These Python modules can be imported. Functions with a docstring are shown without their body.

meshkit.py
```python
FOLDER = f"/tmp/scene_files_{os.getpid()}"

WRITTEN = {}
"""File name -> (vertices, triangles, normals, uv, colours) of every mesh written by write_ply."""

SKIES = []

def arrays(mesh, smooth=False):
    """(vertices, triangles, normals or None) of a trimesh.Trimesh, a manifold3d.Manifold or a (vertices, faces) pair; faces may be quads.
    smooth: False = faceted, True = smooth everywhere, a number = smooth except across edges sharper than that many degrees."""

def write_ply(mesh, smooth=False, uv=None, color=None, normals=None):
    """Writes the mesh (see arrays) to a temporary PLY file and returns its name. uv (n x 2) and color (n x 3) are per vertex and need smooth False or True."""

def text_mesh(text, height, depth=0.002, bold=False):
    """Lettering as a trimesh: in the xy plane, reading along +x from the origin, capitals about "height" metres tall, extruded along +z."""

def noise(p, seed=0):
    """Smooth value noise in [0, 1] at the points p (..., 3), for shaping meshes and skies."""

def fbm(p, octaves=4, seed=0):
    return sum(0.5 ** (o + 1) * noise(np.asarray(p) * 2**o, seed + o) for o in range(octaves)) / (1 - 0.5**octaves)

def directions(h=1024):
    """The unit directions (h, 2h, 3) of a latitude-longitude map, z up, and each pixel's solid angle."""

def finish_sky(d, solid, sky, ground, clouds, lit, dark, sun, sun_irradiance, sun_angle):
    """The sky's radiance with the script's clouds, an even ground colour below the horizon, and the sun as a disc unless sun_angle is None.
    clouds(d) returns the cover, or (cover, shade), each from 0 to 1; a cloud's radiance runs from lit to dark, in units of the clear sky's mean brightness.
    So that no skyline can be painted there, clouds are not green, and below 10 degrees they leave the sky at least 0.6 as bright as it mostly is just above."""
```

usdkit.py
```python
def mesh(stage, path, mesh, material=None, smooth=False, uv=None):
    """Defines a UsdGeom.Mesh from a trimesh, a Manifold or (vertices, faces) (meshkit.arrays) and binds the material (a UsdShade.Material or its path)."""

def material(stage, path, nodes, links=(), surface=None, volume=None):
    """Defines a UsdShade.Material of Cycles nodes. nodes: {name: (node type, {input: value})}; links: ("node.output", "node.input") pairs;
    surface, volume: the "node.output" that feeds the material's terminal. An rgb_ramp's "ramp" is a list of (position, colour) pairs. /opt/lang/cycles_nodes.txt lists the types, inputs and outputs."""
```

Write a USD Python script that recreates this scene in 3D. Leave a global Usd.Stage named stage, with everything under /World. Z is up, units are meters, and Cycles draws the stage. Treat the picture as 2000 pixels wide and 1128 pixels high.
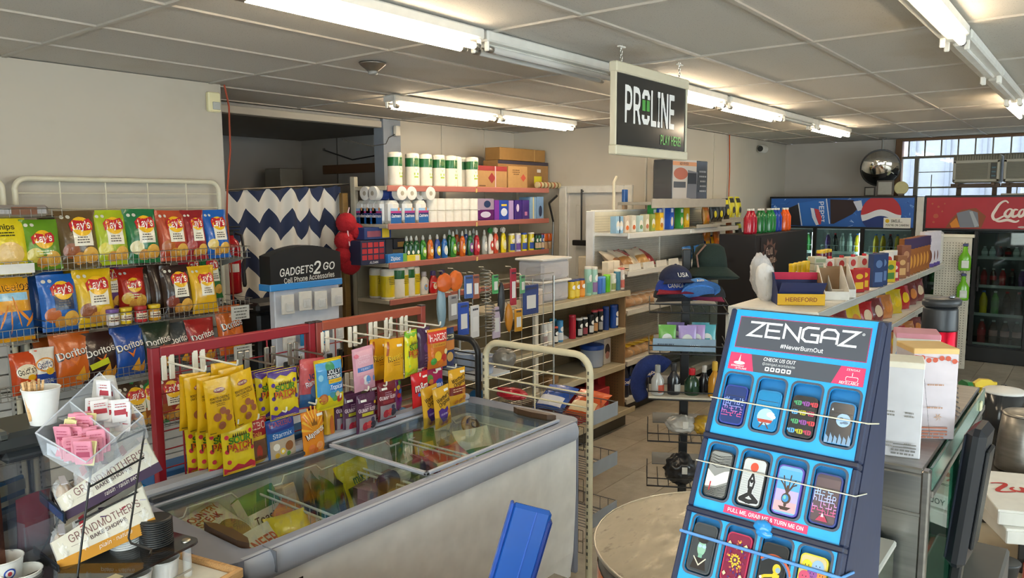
import math, random
import numpy as np, trimesh, usdkit
from meshkit import text_mesh, noise, fbm
from pxr import Usd, UsdGeom, UsdLux, UsdShade, Gf, Sdf, Vt
from shapely.geometry import Polygon, LineString, Point
from shapely import affinity, union_all

PI = math.pi
random.seed(7)
RNG = np.random.default_rng(7)
stage = Usd.Stage.CreateInMemory()
UsdGeom.SetStageUpAxis(stage, 'Z')
UsdGeom.SetStageMetersPerUnit(stage, 1.0)
UsdGeom.Xform.Define(stage, '/World')

# ---------------------------------------------------------------- camera, sky, exposure
EYE_Z = 1.94
FOCAL_PX, YAW, PITCH, ROLL = 1484.27, 0.66271, 0.114494, -0.005095
FWD = np.array([math.cos(YAW) * math.cos(PITCH), math.sin(YAW) * math.cos(PITCH), -math.sin(PITCH)])
_r = np.array([math.sin(YAW), -math.cos(YAW), 0.0]); _u = np.cross(_r, FWD)
RIGHT = _r * math.cos(ROLL) + _u * math.sin(ROLL)
UP = -_r * math.sin(ROLL) + _u * math.cos(ROLL)
cam = UsdGeom.Camera.Define(stage, '/World/camera')
cam.CreateHorizontalApertureAttr(36.0)
cam.CreateVerticalApertureAttr(36.0 * 1128 / 2000)
cam.CreateFocalLengthAttr(36.0 * FOCAL_PX / 2000)
cam.CreateClippingRangeAttr(Gf.Vec2f(0.05, 200))
cam.AddTransformOp().Set(Gf.Matrix4d(*RIGHT, 0, *UP, 0, *(-FWD), 0, 0, 0, EYE_Z, 1))
cam.CreateExposureAttr(1.95)
SKY, TUBE = 2.5, 8.6

def P(px, py, x=None, y=None, z=None):
    """The point where the sight line through a pixel of the photograph meets the real plane x=, y= or z=."""
    d = FWD * FOCAL_PX + RIGHT * (px - 1000) - UP * (py - 564)
    t = (z - EYE_Z) / d[2] if z is not None else x / d[0] if x is not None else y / d[1]
    return np.array([0, 0, EYE_Z]) + d * t

def at(px, py, depth):
    d = FWD * FOCAL_PX + RIGHT * (px - 1000) - UP * (py - 564)
    return np.array([0, 0, EYE_Z]) + d * (depth / FOCAL_PX)

# ---------------------------------------------------------------- materials
def lin(c):
    if isinstance(c, str):
        c = c.lstrip('#')
        c = [int(c[i:i + 2], 16) / 255 for i in (0, 2, 4)]
        return tuple(x / 12.92 if x <= 0.04045 else ((x + 0.055) / 1.055) ** 2.4 for x in c)
    return tuple(c)

UsdGeom.Scope.Define(stage, '/World/Looks')
_mats = {}
#        rough, metal, coat, bump scale, bump strength, colour variation
KIND = dict(film=(0.28, 0, 0.3, 38, 0.6, 0.06), paper=(0.65, 0, 0, 60, 0.04, 0.05), plastic=(0.38, 0, 0, 30, 0.02, 0.03),
            gloss=(0.16, 0, 0.3, 20, 0.01, 0.02), metal=(0.32, 1, 0, 40, 0.05, 0.08), paint=(0.5, 0, 0, 30, 0.08, 0.06),
            fabric=(0.9, 0, 0, 160, 0.4, 0.12), wood=(0.5, 0, 0, 25, 0.1, 0.2), food=(0.6, 0, 0, 60, 0.6, 0.25), rubber=(0.8, 0, 0, 40, 0.05, 0.05),
            brushed=(0.36, 1, 0, 8, 0.05, 0.15))

def M(kind, color, **over):
    color = lin(color)
    key = (kind, tuple(round(x, 3) for x in color), tuple(sorted(over.items())))
    if key in _mats:
        return _mats[key]
    path = f'/World/Looks/{kind}_{len(_mats):03d}'
    ro, me, co, bs, bst, var = KIND[kind]
    ro = over.get('rough', ro)
    bst = over.get('bump', bst)
    n = {'tc': ('texture_coordinate', {}), 'n': ('noise_texture', {'scale': bs * (0.25 if kind == 'brushed' else 0.4), 'detail': 3.0}),
         'm': ('map_range', {'from_min': 0.3, 'from_max': 0.7, 'to_min': 1 - var, 'to_max': 1 + var}),
         'c': ('mix_color', {'blend_type': 'multiply', 'fac': 1.0, 'a': color}),
         'nb': ('noise_texture', {'scale': float(bs), 'detail': 2.0}), 'b': ('bump', {'strength': bst, 'distance': 0.004}),
         'p': ('principled_bsdf', {'roughness': ro, 'metallic': float(me), 'coat_weight': float(co), 'coat_roughness': 0.12})}
    L = [('tc.object', 'n.vector'), ('n.fac', 'm.value'), ('m.result', 'c.b'), ('c.result', 'p.base_color'), ('tc.object', 'nb.vector'), ('nb.fac', 'b.height'), ('b.normal', 'p.normal')]
    if kind in ('brushed', 'wood'):
        n['map'] = ('mapping', {'scale': (1.0, 30.0, 30.0) if kind == 'wood' else (30.0, 1.0, 30.0)})
        L = [x for x in L if x[1] not in ('n.vector', 'nb.vector')] + [('tc.object', 'map.vector'), ('map.vector', 'n.vector'), ('map.vector', 'nb.vector')]
    _mats[key] = usdkit.material(stage, path, n, L, surface='p.BSDF')
    return _mats[key]

def mPa(c, **o): return M('paper', c, **o)
def mPl(c, **o): return M('plastic', c, **o)
def mPt(c, **o): return M('paint', c, **o)
def mGl(c, **o): return M('gloss', c, **o)
def mFi(c, **o): return M('film', c, **o)
def mMe(c, **o): return M('metal', c, **o)
def mFa(c, **o): return M('fabric', c, **o)
def mWo(c, **o): return M('wood', c, **o)
def mFo(c, **o): return M('food', c, **o)
def mRu(c, **o): return M('rubber', c, **o)
def mBr(c, **o): return M('brushed', c, **o)

def vmat(name, rough, coat=0.0, bump=0.0, bs=45):
    """A material whose colour is the mesh's own printed colour (primvar ink)."""
    key = ('ink', name)
    if key not in _mats:
        n = {'a': ('attribute', {'attribute': 'ink'}), 'p': ('principled_bsdf', {'roughness': rough, 'coat_weight': coat, 'coat_roughness': 0.12})}
        L = [('a.color', 'p.base_color')]
        if bump:
            n.update(tc=('texture_coordinate', {}), nb=('noise_texture', {'scale': float(bs), 'detail': 2.0}), b=('bump', {'strength': bump, 'distance': 0.004}))
            L += [('tc.object', 'nb.vector'), ('nb.fac', 'b.height'), ('b.normal', 'p.normal')]
        _mats[key] = usdkit.material(stage, f'/World/Looks/ink_{name}', n, L, surface='p.BSDF')
    return _mats[key]

INK_FILM = lambda: vmat('film', 0.28, 0.3, 0.6, 38)
INK_PAPER = lambda: vmat('paper', 0.6)
INK_GLOSS = lambda: vmat('gloss', 0.2, 0.2)

def glass(color='#e8f2ee', name='clear', rough=0.02, ior=0.6):
    key = ('glass', name)
    if key not in _mats:
        _mats[key] = usdkit.material(stage, f'/World/Looks/glass_{name}', {
            'f': ('layer_weight', {'blend': 0.5}), 'pw': ('math', {'math_type': 'power', 'value2': 4.0}), 'r': ('map_range', {'to_min': 0.03, 'to_max': ior}),
            't': ('transparent_bsdf', {'color': lin(color)}), 'g': ('glossy_bsdf', {'color': (1.0, 1.0, 1.0), 'roughness': float(rough)}), 'x': ('mix_closure', {})},
            [('f.facing', 'pw.value1'), ('pw.value', 'r.value'), ('r.result', 'x.fac'), ('t.BSDF', 'x.closure1'), ('g.BSDF', 'x.closure2')], surface='x.closure')
    return _mats[key]

def wrap(name='wrap', opacity=0.25, color='#ffffff', bump=0.5, rough=0.15):
    """Clear plastic film: mostly see-through, crinkled, glossy."""
    key = ('wrap', name)
    if key not in _mats:
        _mats[key] = usdkit.material(stage, f'/World/Looks/film_{name}', {
            'tc': ('texture_coordinate', {}), 'nb': ('noise_texture', {'scale': 38.0, 'detail': 3.0}), 'b': ('bump', {'strength': bump, 'distance': 0.01}),
            't': ('transparent_bsdf', {'color': (1.0, 1.0, 1.0)}), 'p': ('principled_bsdf', {'base_color': lin(color), 'roughness': rough, 'coat_weight': 0.5}),
            'x': ('mix_closure', {'fac': opacity})},
            [('tc.object', 'nb.vector'), ('nb.fac', 'b.height'), ('b.normal', 'p.normal'), ('t.BSDF', 'x.closure1'), ('p.BSDF', 'x.closure2')], surface='x.closure')
    return _mats[key]

def glow(name, color, strength):
    key = ('glow', name)
    if key not in _mats:
        _mats[key] = usdkit.material(stage, f'/World/Looks/glow_{name}', {'e': ('emission', {'color': lin(color), 'strength': float(strength)})}, [], surface='e.emission')
    return _mats[key]

# ---------------------------------------------------------------- meshes: (vertices, triangles)
def cat(ms):
    vs, fs, n = [], [], 0
    for v, f in ms:
        vs.append(v); fs.append(f + n); n += len(v)
    return np.vstack(vs), np.vstack(fs)

def mv(m, x=0, y=0, z=0):
    return m[0] + [x, y, z], m[1]

def rot(m, deg, axis='z', at=(0, 0, 0)):
    a = math.radians(deg); c, s = math.cos(a), math.sin(a)
    R = {'z': [[c, -s, 0], [s, c, 0], [0, 0, 1]], 'x': [[1, 0, 0], [0, c, -s], [0, s, c]], 'y': [[c, 0, s], [0, 1, 0], [-s, 0, c]]}[axis]
    return (m[0] - at) @ np.array(R).T + at, m[1]

def scl(m, sx, sy, sz):
    return m[0] * [sx, sy, sz], m[1]

def _boxtopo():
    v = []
    for sx in (-1, 1):
        for sy in (-1, 1):
            for sz in (-1, 1):
                for k in range(3):
                    p = np.array([sx, sy, sz], float) * 0.8
                    p[k] = (sx, sy, sz)[k]
                    v.append(p)
    v = np.array(v)
    h = trimesh.convex.convex_hull(v)
    from scipy.spatial import cKDTree
    idx = cKDTree(v).query(h.vertices)[1]
    return v, idx[h.faces]

_BV, _BF = _boxtopo()

def box(w, d, h, x=0, y=0, z=0, b=0.004):
    """A box with chamfered edges, standing on z, centred on x and y."""
    if b <= 0:
        V = np.array([[sx * w / 2, sy * d / 2, (sz + 1) * h / 2] for sx in (-1, 1) for sy in (-1, 1) for sz in (-1, 1)]) + [x, y, z]
        return V, np.array([[0, 1, 3], [0, 3, 2], [4, 6, 7], [4, 7, 5], [0, 4, 5], [0, 5, 1], [2, 3, 7], [2, 7, 6], [0, 2, 6], [0, 6, 4], [1, 5, 7], [1, 7, 3]])
    b = min(b, w * 0.4, d * 0.4, h * 0.4)
    half = np.array([w, d, h]) / 2
    full = np.abs(_BV) > 0.9
    V = np.sign(_BV) * np.where(full, half, half - b)
    return V + [x, y, z + h / 2], _BF.copy()

def bx(x0, y0, z0, x1, y1, z1, b=0.003):
    x0, x1 = sorted((x0, x1)); y0, y1 = sorted((y0, y1)); z0, z1 = sorted((z0, z1))
    return box(x1 - x0, y1 - y0, z1 - z0, (x0 + x1) / 2, (y0 + y1) / 2, z0, b)

def lathe(prof, n=16):
    """prof: (radius, z) from bottom to top; closed at the ends."""
    prof = np.asarray(prof, float)
    a = np.arange(n) / n * 2 * PI
    V = np.stack([np.outer(prof[:, 0], np.cos(a)), np.outer(prof[:, 0], np.sin(a)), np.repeat(prof[:, 1:2], n, 1)], -1).reshape(-1, 3)
    F, k = [], np.arange(n); k1 = (k + 1) % n
    for i in range(len(prof) - 1):
        a0, b0 = i * n, (i + 1) * n
        F.append(np.stack([a0 + k, a0 + k1, b0 + k1], 1)); F.append(np.stack([a0 + k, b0 + k1, b0 + k], 1))
    V = np.vstack([V, [[0, 0, prof[0, 1]], [0, 0, prof[-1, 1]]]])
    F.append(np.stack([k1, k, np.full(n, len(V) - 2)], 1))
    t = (len(prof) - 1) * n
    F.append(np.stack([t + k, t + k1, np.full(n, len(V) - 1)], 1))
    return V, np.vstack(F)

def tube(pts, r, n=6, closed=False):
    pts = np.asarray(pts, float)
    if closed:
        pts = np.vstack([pts, pts[:1]])
    rr = np.broadcast_to(np.asarray(r, float), (len(pts),))
    t = np.gradient(pts, axis=0); t /= np.maximum(np.linalg.norm(t, axis=1, keepdims=True), 1e-9)
    ref = np.array([0, 0, 1.0]) if abs(t[0][2]) < 0.9 else np.array([1.0, 0, 0])
    V, a = [], np.arange(n) / n * 2 * PI
    nrm = np.cross(t[0], ref); nrm /= np.linalg.norm(nrm)
    for i in range(len(pts)):
        nrm = nrm - t[i] * (nrm @ t[i]); nrm /= max(np.linalg.norm(nrm), 1e-9)
        bn = np.cross(t[i], nrm)
        V.append(pts[i] + rr[i] * (np.outer(np.cos(a), nrm) + np.outer(np.sin(a), bn)))
    V = np.vstack(V); F, k = [], np.arange(n); k1 = (k + 1) % n
    for i in range(len(pts) - 1):
        F.append(np.stack([i * n + k, i * n + k1, (i + 1) * n + k1], 1)); F.append(np.stack([i * n + k, (i + 1) * n + k1, (i + 1) * n + k], 1))
    e = (len(pts) - 1) * n
    for j in range(1, n - 1):
        F.append(np.array([[0, j + 1, j], [e, e + j, e + j + 1]]))
    return V, np.vstack(F)

def bar(a, b, r=0.003, n=6):
    return tube([a, b], r, n)

def arc(cx, cy, r, a0, a1, n=8):
    a = np.radians(np.linspace(a0, a1, n))
    return [(cx + r * math.cos(x), cy + r * math.sin(x)) for x in a]

def prism(poly, h, plane='xy', at=0.0):
    """Extrudes a 2-D outline (points or shapely). plane xy: up z; xz: along y from at; yz: along x."""
    g = poly if hasattr(poly, 'exterior') else Polygon(poly)
    ms = []
    for q in getattr(g, 'geoms', [g]):
        m = trimesh.creation.extrude_polygon(q.buffer(0), h, engine='earcut')
        ms.append((np.array(m.vertices), np.array(m.faces)))
    V, F = cat(ms)
    if plane == 'xz':
        V = np.stack([V[:, 0], at + h - V[:, 2], V[:, 1]], 1)
    elif plane == 'yz':
        V = np.stack([at + V[:, 2], V[:, 0], V[:, 1]], 1)
    else:
        V = V + [0, 0, at]
    return V, F

def grid(fn, nu, nv):
    """A sheet of quads: fn(u, v) with u, v in 0..1 -> (n, 3)."""
    u, v = np.meshgrid(np.linspace(0, 1, nu + 1), np.linspace(0, 1, nv + 1), indexing='ij')
    V = fn(u.ravel(), v.ravel())
    i = np.arange(nu)[:, None] * (nv + 1) + np.arange(nv)[None]
    a, b, c, d = i.ravel(), (i + nv + 1).ravel(), (i + nv + 2).ravel(), (i + 1).ravel()
    return V, np.vstack([np.stack([a, b, c], 1), np.stack([a, c, d], 1)])

def blob(rx, ry, rz, x=0, y=0, z=0, amp=0.0, fr=3.0, sub=2, seed=0):
    s = trimesh.creation.icosphere(subdivisions=sub)
    V = np.array(s.vertices)
    if amp:
        V = V * (1 + amp * (fbm(V * fr + 50, 3, seed)[:, None] - 0.5) * 2)
    return V * [rx, ry, rz] + [x, y, z], np.array(s.faces)

# ---------------------------------------------------------------- prims
_names = {}

def numbered(parent, name):
    k = _names.get((parent, name), -1) + 1
    _names[(parent, name)] = k
    return f'{parent}/{name}' + (f'_{k:03d}' if k else '')

_said = []

def thing(name, label, category, loc=(0, 0, 0), rotz=0, tilt=0, group=None, roll=0):
    x = UsdGeom.Xform.Define(stage, numbered('/World', name))
    x.AddTranslateOp().Set(Gf.Vec3d(*map(float, loc)))
    if rotz: x.AddRotateZOp().Set(float(rotz))
    if tilt: x.AddRotateXOp().Set(float(tilt))
    if roll: x.AddRotateYOp().Set(float(roll))
    return say(x.GetPrim(), label, category, group)

def thing_at(name, label, category, O, X, up=(0, 0, 1), group=None):
    """A thing whose base corner frame is given: origin O, local x towards X, z as near to up as that allows."""
    x = np.asarray(X, float); x = x / np.linalg.norm(x)
    z = np.asarray(up, float) - x * (np.asarray(up, float) @ x); z /= np.linalg.norm(z)
    y = np.cross(z, x)
    g = UsdGeom.Xform.Define(stage, numbered('/World', name))
    g.AddTransformOp().Set(Gf.Matrix4d(*x, 0, *y, 0, *z, 0, *map(float, O), 1))
    return say(g.GetPrim(), label, category, group)

def say(o, label=None, category=None, group=None, kind=None):
    for k, v in (('label', label), ('category', category), ('group', group), ('kind', kind)):
        if v: o.SetCustomDataByKey(k, v)
    if label and category:
        _said.append((label, group, str(o.GetPath())))
    return o

def part(parent, name, m, mat, smooth=False, label=None, ink=None, kind=None):
    path = str(parent.GetPath()) if parent is not None else '/World'
    g = usdkit.mesh(stage, numbered(path, name), m, mat, smooth)
    if ink is not None:
        UsdGeom.PrimvarsAPI(g).CreatePrimvar('ink', Sdf.ValueTypeNames.Color3fArray, 'vertex').Set(Vt.Vec3fArray.FromNumpy(np.asarray(ink, np.float32)))
    return say(g.GetPrim(), label, None, None, kind)

def solo(name, label, category, m, mat, smooth=False, group=None, kind=None, ink=None):
    o = part(None, name, m, mat, smooth, ink=ink)
    return say(o, label, category, group, kind)

def struct(name, m, mat, smooth=False, parent=None, label=None):
    o = part(parent, name, m, mat, smooth, label=label)
    return say(o, kind='structure') if parent is None else o

def frame(name, label=None):
    o = UsdGeom.Xform.Define(stage, numbered('/World', name)).GetPrim()
    return say(o, label, kind='structure')

def copy(src, label, loc, rotz=0, tilt=0, group=None, category=None, roll=0):
    cd = src.GetCustomData()
    base = src.GetName().rsplit('_', 1)[0] if src.GetName()[-3:].isdigit() else src.GetName()
    r = thing(base, label, category or cd['category'], loc, rotz, tilt, group or cd.get('group'), roll)
    r.GetReferences().AddInternalReference(src.GetPath())
    r.SetInstanceable(True)
    return r

# ---------------------------------------------------------------- flat print: coloured patches and lettering laid on a surface
_txt = {}

def lettering(s, bold=False):
    if (s, bold) not in _txt:
        m = text_mesh(s, 1.0, 0.1, bold)
        keep = m.face_normals[:, 2] > 0.9
        f = np.array(m.faces)[keep]
        idx, inv = np.unique(f, return_inverse=True)
        _txt[(s, bold)] = (np.array(m.vertices)[idx][:, :2], inv.reshape(-1, 3))
    return _txt[(s, bold)]

class Print:
    def __init__(self):
        self.items = []

    def add(self, v, f, c):
        used, f = np.unique(np.asarray(f), return_inverse=True)
        self.items.append((np.asarray(v, float)[used], f.reshape(-1, 3), lin(c)))
        return self

    def rect(self, u0, v0, u1, v1, c, nu=1, nv=1):
        V, F = grid(lambda a, b: np.stack([u0 + (u1 - u0) * a, v0 + (v1 - v0) * b], 1), nu, nv)
        return self.add(V, F, c)

    def ell(self, cu, cv, ru, rv, c, n=20, ang=0):
        a = np.arange(n) / n * 2 * PI
        V = [[0, 0]]; F = []
        for k in (0.5, 1.0):
            V += [[ru * k * math.cos(x), rv * k * math.sin(x)] for x in a]
        for i in range(n):
            j = (i + 1) % n
            F += [[0, 1 + i, 1 + j], [1 + i, 1 + n + i, 1 + n + j], [1 + i, 1 + n + j, 1 + j]]
        V = np.array(V)
        if ang:
            ca, sa = math.cos(math.radians(ang)), math.sin(math.radians(ang))
            V = V @ np.array([[ca, sa], [-sa, ca]])
        return self.add(V + [cu, cv], F, c)

    def poly(self, pts, c):
        g = pts if hasattr(pts, 'geom_type') else Polygon(pts)
        for q in getattr(g, 'geoms', [g]):
            if q.area < 1e-10: continue
            v, f = trimesh.creation.triangulate_polygon(q, engine='earcut')
            self.add(v, f, c)
        return self

    def line(self, pts, w, c):
        return self.poly(LineString(pts).buffer(w / 2, quad_segs=4), c)

    def text(self, s, cu, cv, h, c, maxw=None, shear=0.0, ang=0.0, bold=False, stretch=1.0, width=None, left=False):
        v, f = lettering(s, bold)
        v = v * h
        w0 = v[:, 0].max() - v[:, 0].min()
        k = stretch if width is None else width / w0
        if maxw and w0 * k > maxw: k = maxw / w0
        v = v * [k, 1.0]
        v = v - [v[:, 0].min() if left else (v[:, 0].min() + v[:, 0].max()) / 2, h / 2]
        v = v + np.stack([v[:, 1] * shear, v[:, 1] * 0], 1)
        if ang:
            a = math.radians(ang)
            v = v @ np.array([[math.cos(a), math.sin(a)], [-math.sin(a), math.cos(a)]])
        return self.add(v + [cu, cv], f, c)

    def lines(self, cu, cv, w, n, pitch, c, th=None, seed=0):
        """Rows of words too small to read in the photograph."""
        r = np.random.default_rng(seed)
        th = th or pitch * 0.45
        for i in range(n):
            ww = w * (0.7 + 0.3 * r.random()); x = cu - ww / 2
            while x < cu + ww / 2 - w * 0.05:
                l = w * (0.08 + 0.14 * r.random())
                self.rect(x, cv - i * pitch, min(x + l, cu + ww / 2), cv - i * pitch + th, c)
                x += l + w * 0.03
        return self

    def mesh(self, fn, base=0.0006, step=0.00025):
        """fn(u, v) -> (points, normals)."""
        Vs, Fs, Cs, n = [], [], [], 0
        for k, (v, f, c) in enumerate(self.items):
            p, nr = fn(v[:, 0], v[:, 1])
            Vs.append(p + nr * (base + step * k)); Fs.append(f + n); n += len(v)
            Cs.append(np.tile(c, (len(v), 1)))
        return (np.vstack(Vs), np.vstack(Fs)), np.vstack(Cs)

    def on(self, parent, fn, mat=None, name='printed_front', base=0.0006, step=0.00025):
        if self.items:
            m, ink = self.mesh(fn, base, step)
            return part(parent, name, m, mat or INK_PAPER(), ink=ink)

def plane_fn(o=(0, 0, 0), eu=(1, 0, 0), ev=(0, 0, 1)):
    o, eu, ev = (np.array(x, float) for x in (o, eu, ev))
    nr = np.cross(eu, ev)
    return lambda u, v: (o + np.outer(u, eu) + np.outer(v, ev), np.tile(nr, (len(u), 1)))

def face_fn(d):
    """Front face (towards -y) of a thing whose depth is d: u along x, v up."""
    return plane_fn((0, -d / 2, 0))

def round_fn(prof, sx=1.0, sy=1.0):
    prof = np.asarray(prof, float)
    z, r = prof[:, 1], prof[:, 0]

    def fn(u, v):
        R = np.interp(v, z, r); a = u / np.maximum(R.max() if len(R) else 1, 1e-6)
        nr = np.stack([np.sin(a), -np.cos(a), 0 * a], 1)
        p = nr * R[:, None] * [sx, sy, 1]
        p[:, 2] = v
        return p, nr
    return fn

# ---------------------------------------------------------------- a filled bag, front towards -y, standing on z=0
class Bag:
    def __init__(self, w, h, t, seed=0, wrinkle=1.0, seal=0.05, nu=18, nv=22, waist=0.06, flat=False):
        self.w, self.h, self.t, self.seed, self.wr, self.seal, self.waist, self.flat = w, h, t, seed, wrinkle, seal, waist, flat
        self.nu, self.nv = nu, nv

    def half(self, u, v):
        """Half thickness at u in -1..1, v in 0..1."""
        e = np.clip((v - self.seal) / (1 - 2 * self.seal), 0, 1)
        prof = np.sin(PI * e) ** 0.55 if not self.flat else np.clip(np.minimum(e, 1 - e) * 6, 0, 1) ** 0.6
        prof = prof * (0.82 + 0.36 * (1 - e)) / 1.05
        side = np.clip(1 - np.abs(u) ** 3.2, 0, 1) ** 0.6
        T = self.t / 2 * prof * side
        d = np.minimum(e, 1 - e)
        crease = np.cos(u * 19 + self.seed * 1.7 + 3 * np.sin(v * 5 + self.seed)) * np.exp(-d * 9) * np.clip(d * 14, 0, 1)
        nz = noise(np.stack([u * 2.3 + self.seed * 7.1, v * 3.4, 0 * u + self.seed], -1), 3) - 0.5
        nz2 = noise(np.stack([u * 5.5 + self.seed * 3.1, v * 8, 0 * u + 2.5 + self.seed], -1), 5) - 0.5
        return T + self.wr * self.t * side * (0.028 * crease + (0.10 * nz + 0.05 * nz2) * np.clip(d * 6, 0, 1)) + 0.0012

    def pos(self, u, v, s=-1):
        ww = self.w / 2 * (1 - self.waist * np.sin(PI * np.clip(v, 0, 1)))
        y = s * self.half(u, v)
        y = y + 0.008 * self.wr * np.sin(u * 2.2 + self.seed) * (np.exp(-(1 - v) * 9) + np.exp(-v * 12)) * self.t / 0.08
        return np.stack([u * ww, y, v * self.h], 1)

    def mesh(self):
        a = grid(lambda u, v: self.pos(u * 2 - 1, v, -1), self.nu, self.nv)
        b = grid(lambda u, v: self.pos(1 - u * 2, v, 1), self.nu // 2, self.nv // 2)
        return cat([a, b])

    def fn(self, u, v):
        """Print surface: u, v in -1..1 and 0..1."""
        e = 1e-3
        p = self.pos(u, v)
        du = self.pos(u + e, v) - p; dv = self.pos(u, v + e) - p
        nr = np.cross(du, dv); nr /= np.maximum(np.linalg.norm(nr, axis=1, keepdims=True), 1e-12)
        return p, nr

class BagPrint(Print):
    """Print given in u -1..1, v 0..1; lettering keeps its proportions through the bag's aspect."""
    def __init__(self, bag):
        super().__init__(); self.k = bag.h / (bag.w / 2); self.bag = bag

    def text(self, s, cu, cv, h, c, **kw):
        n = len(self.items)
        for key in ('maxw', 'width'):
            if kw.get(key): kw[key] = kw[key] / self.k
        super().text(s, 0, 0, h, c, **kw)
        v, f, cc = self.items[n]
        self.items[n] = (v * [self.k, 1] + [cu, cv], f, cc)
        return self

    def add(self, v, f, c):
        super().add(v, f, c)
        v, f, cc = self.items[-1]
        if len(f) < 400:
            v, f = trimesh.remesh.subdivide_to_size(np.c_[v, 0 * v[:, 0]], f, 0.16, max_iter=8)
            self.items[-1] = (v[:, :2], f, cc)
        return self

    def disc(self, cu, cv, r, c, k=1.0):
        """A round patch; r as a share of the half width."""
        return self.ell(cu, cv, r * k, r / self.k, c)
# ---------------------------------------------------------------- light: an overcast sky through the shop's windows
dome = UsdLux.DomeLight.Define(stage, '/World/sky')
dome.CreateIntensityAttr(1.0)
sky = usdkit.material(stage, '/World/Looks/sky', {
    'tc': ('texture_coordinate', {}), 'n': ('noise_texture', {'scale': 2.2, 'detail': 4.0}),
    'r': ('rgb_ramp', {'ramp': [(0.35, (0.72, 0.82, 1.0)), (0.65, (1.0, 0.97, 0.93))]}), 'b': ('background_shader', {'strength': SKY})},
    [('tc.generated', 'n.vector'), ('n.fac', 'r.fac'), ('r.color', 'b.color')], surface='b.background')
UsdShade.MaterialBindingAPI.Apply(dome.GetPrim()).Bind(sky)

# ---------------------------------------------------------------- the room
ZC = 2.74
YA, XA = 4.82, 2.96            # wall with the crisps, its end
YB, XC, YD, XE = 5.58, 7.2, 3.75, 11.3
X0, Y0 = -2.6, -5.0

def wall_mat(name, color, stain='#9a8f7a', rough=0.6, amount=0.35):
    return usdkit.material(stage, f'/World/Looks/{name}', {
        'g': ('geometry', {}), 'n': ('noise_texture', {'scale': 1.3, 'detail': 5.0, 'roughness': 0.65}),
        'r': ('map_range', {'from_min': 0.55, 'from_max': 0.8, 'to_min': 0.0, 'to_max': amount, 'clamp': True}),
        'm': ('mix_color', {'a': lin(color), 'b': lin(stain)}), 'nb': ('noise_texture', {'scale': 60.0}), 'b': ('bump', {'strength': 0.08, 'distance': 0.004}),
        'p': ('principled_bsdf', {'roughness': rough})},
        [('g.position', 'n.vector'), ('n.fac', 'r.value'), ('r.result', 'm.fac'), ('m.result', 'p.base_color'), ('g.position', 'nb.vector'), ('nb.fac', 'b.height'), ('b.normal', 'p.normal')], surface='p.BSDF')

WALL = wall_mat('wall_paint', '#bab2a3', '#a3967e')
WALL2 = wall_mat('wall_paint_far', '#c3bcae', '#a9a08e')
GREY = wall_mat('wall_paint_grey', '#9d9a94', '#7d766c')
struct('wall_left', bx(X0, YA, 0, XA, YB + 0.02, ZC, 0), WALL)
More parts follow.
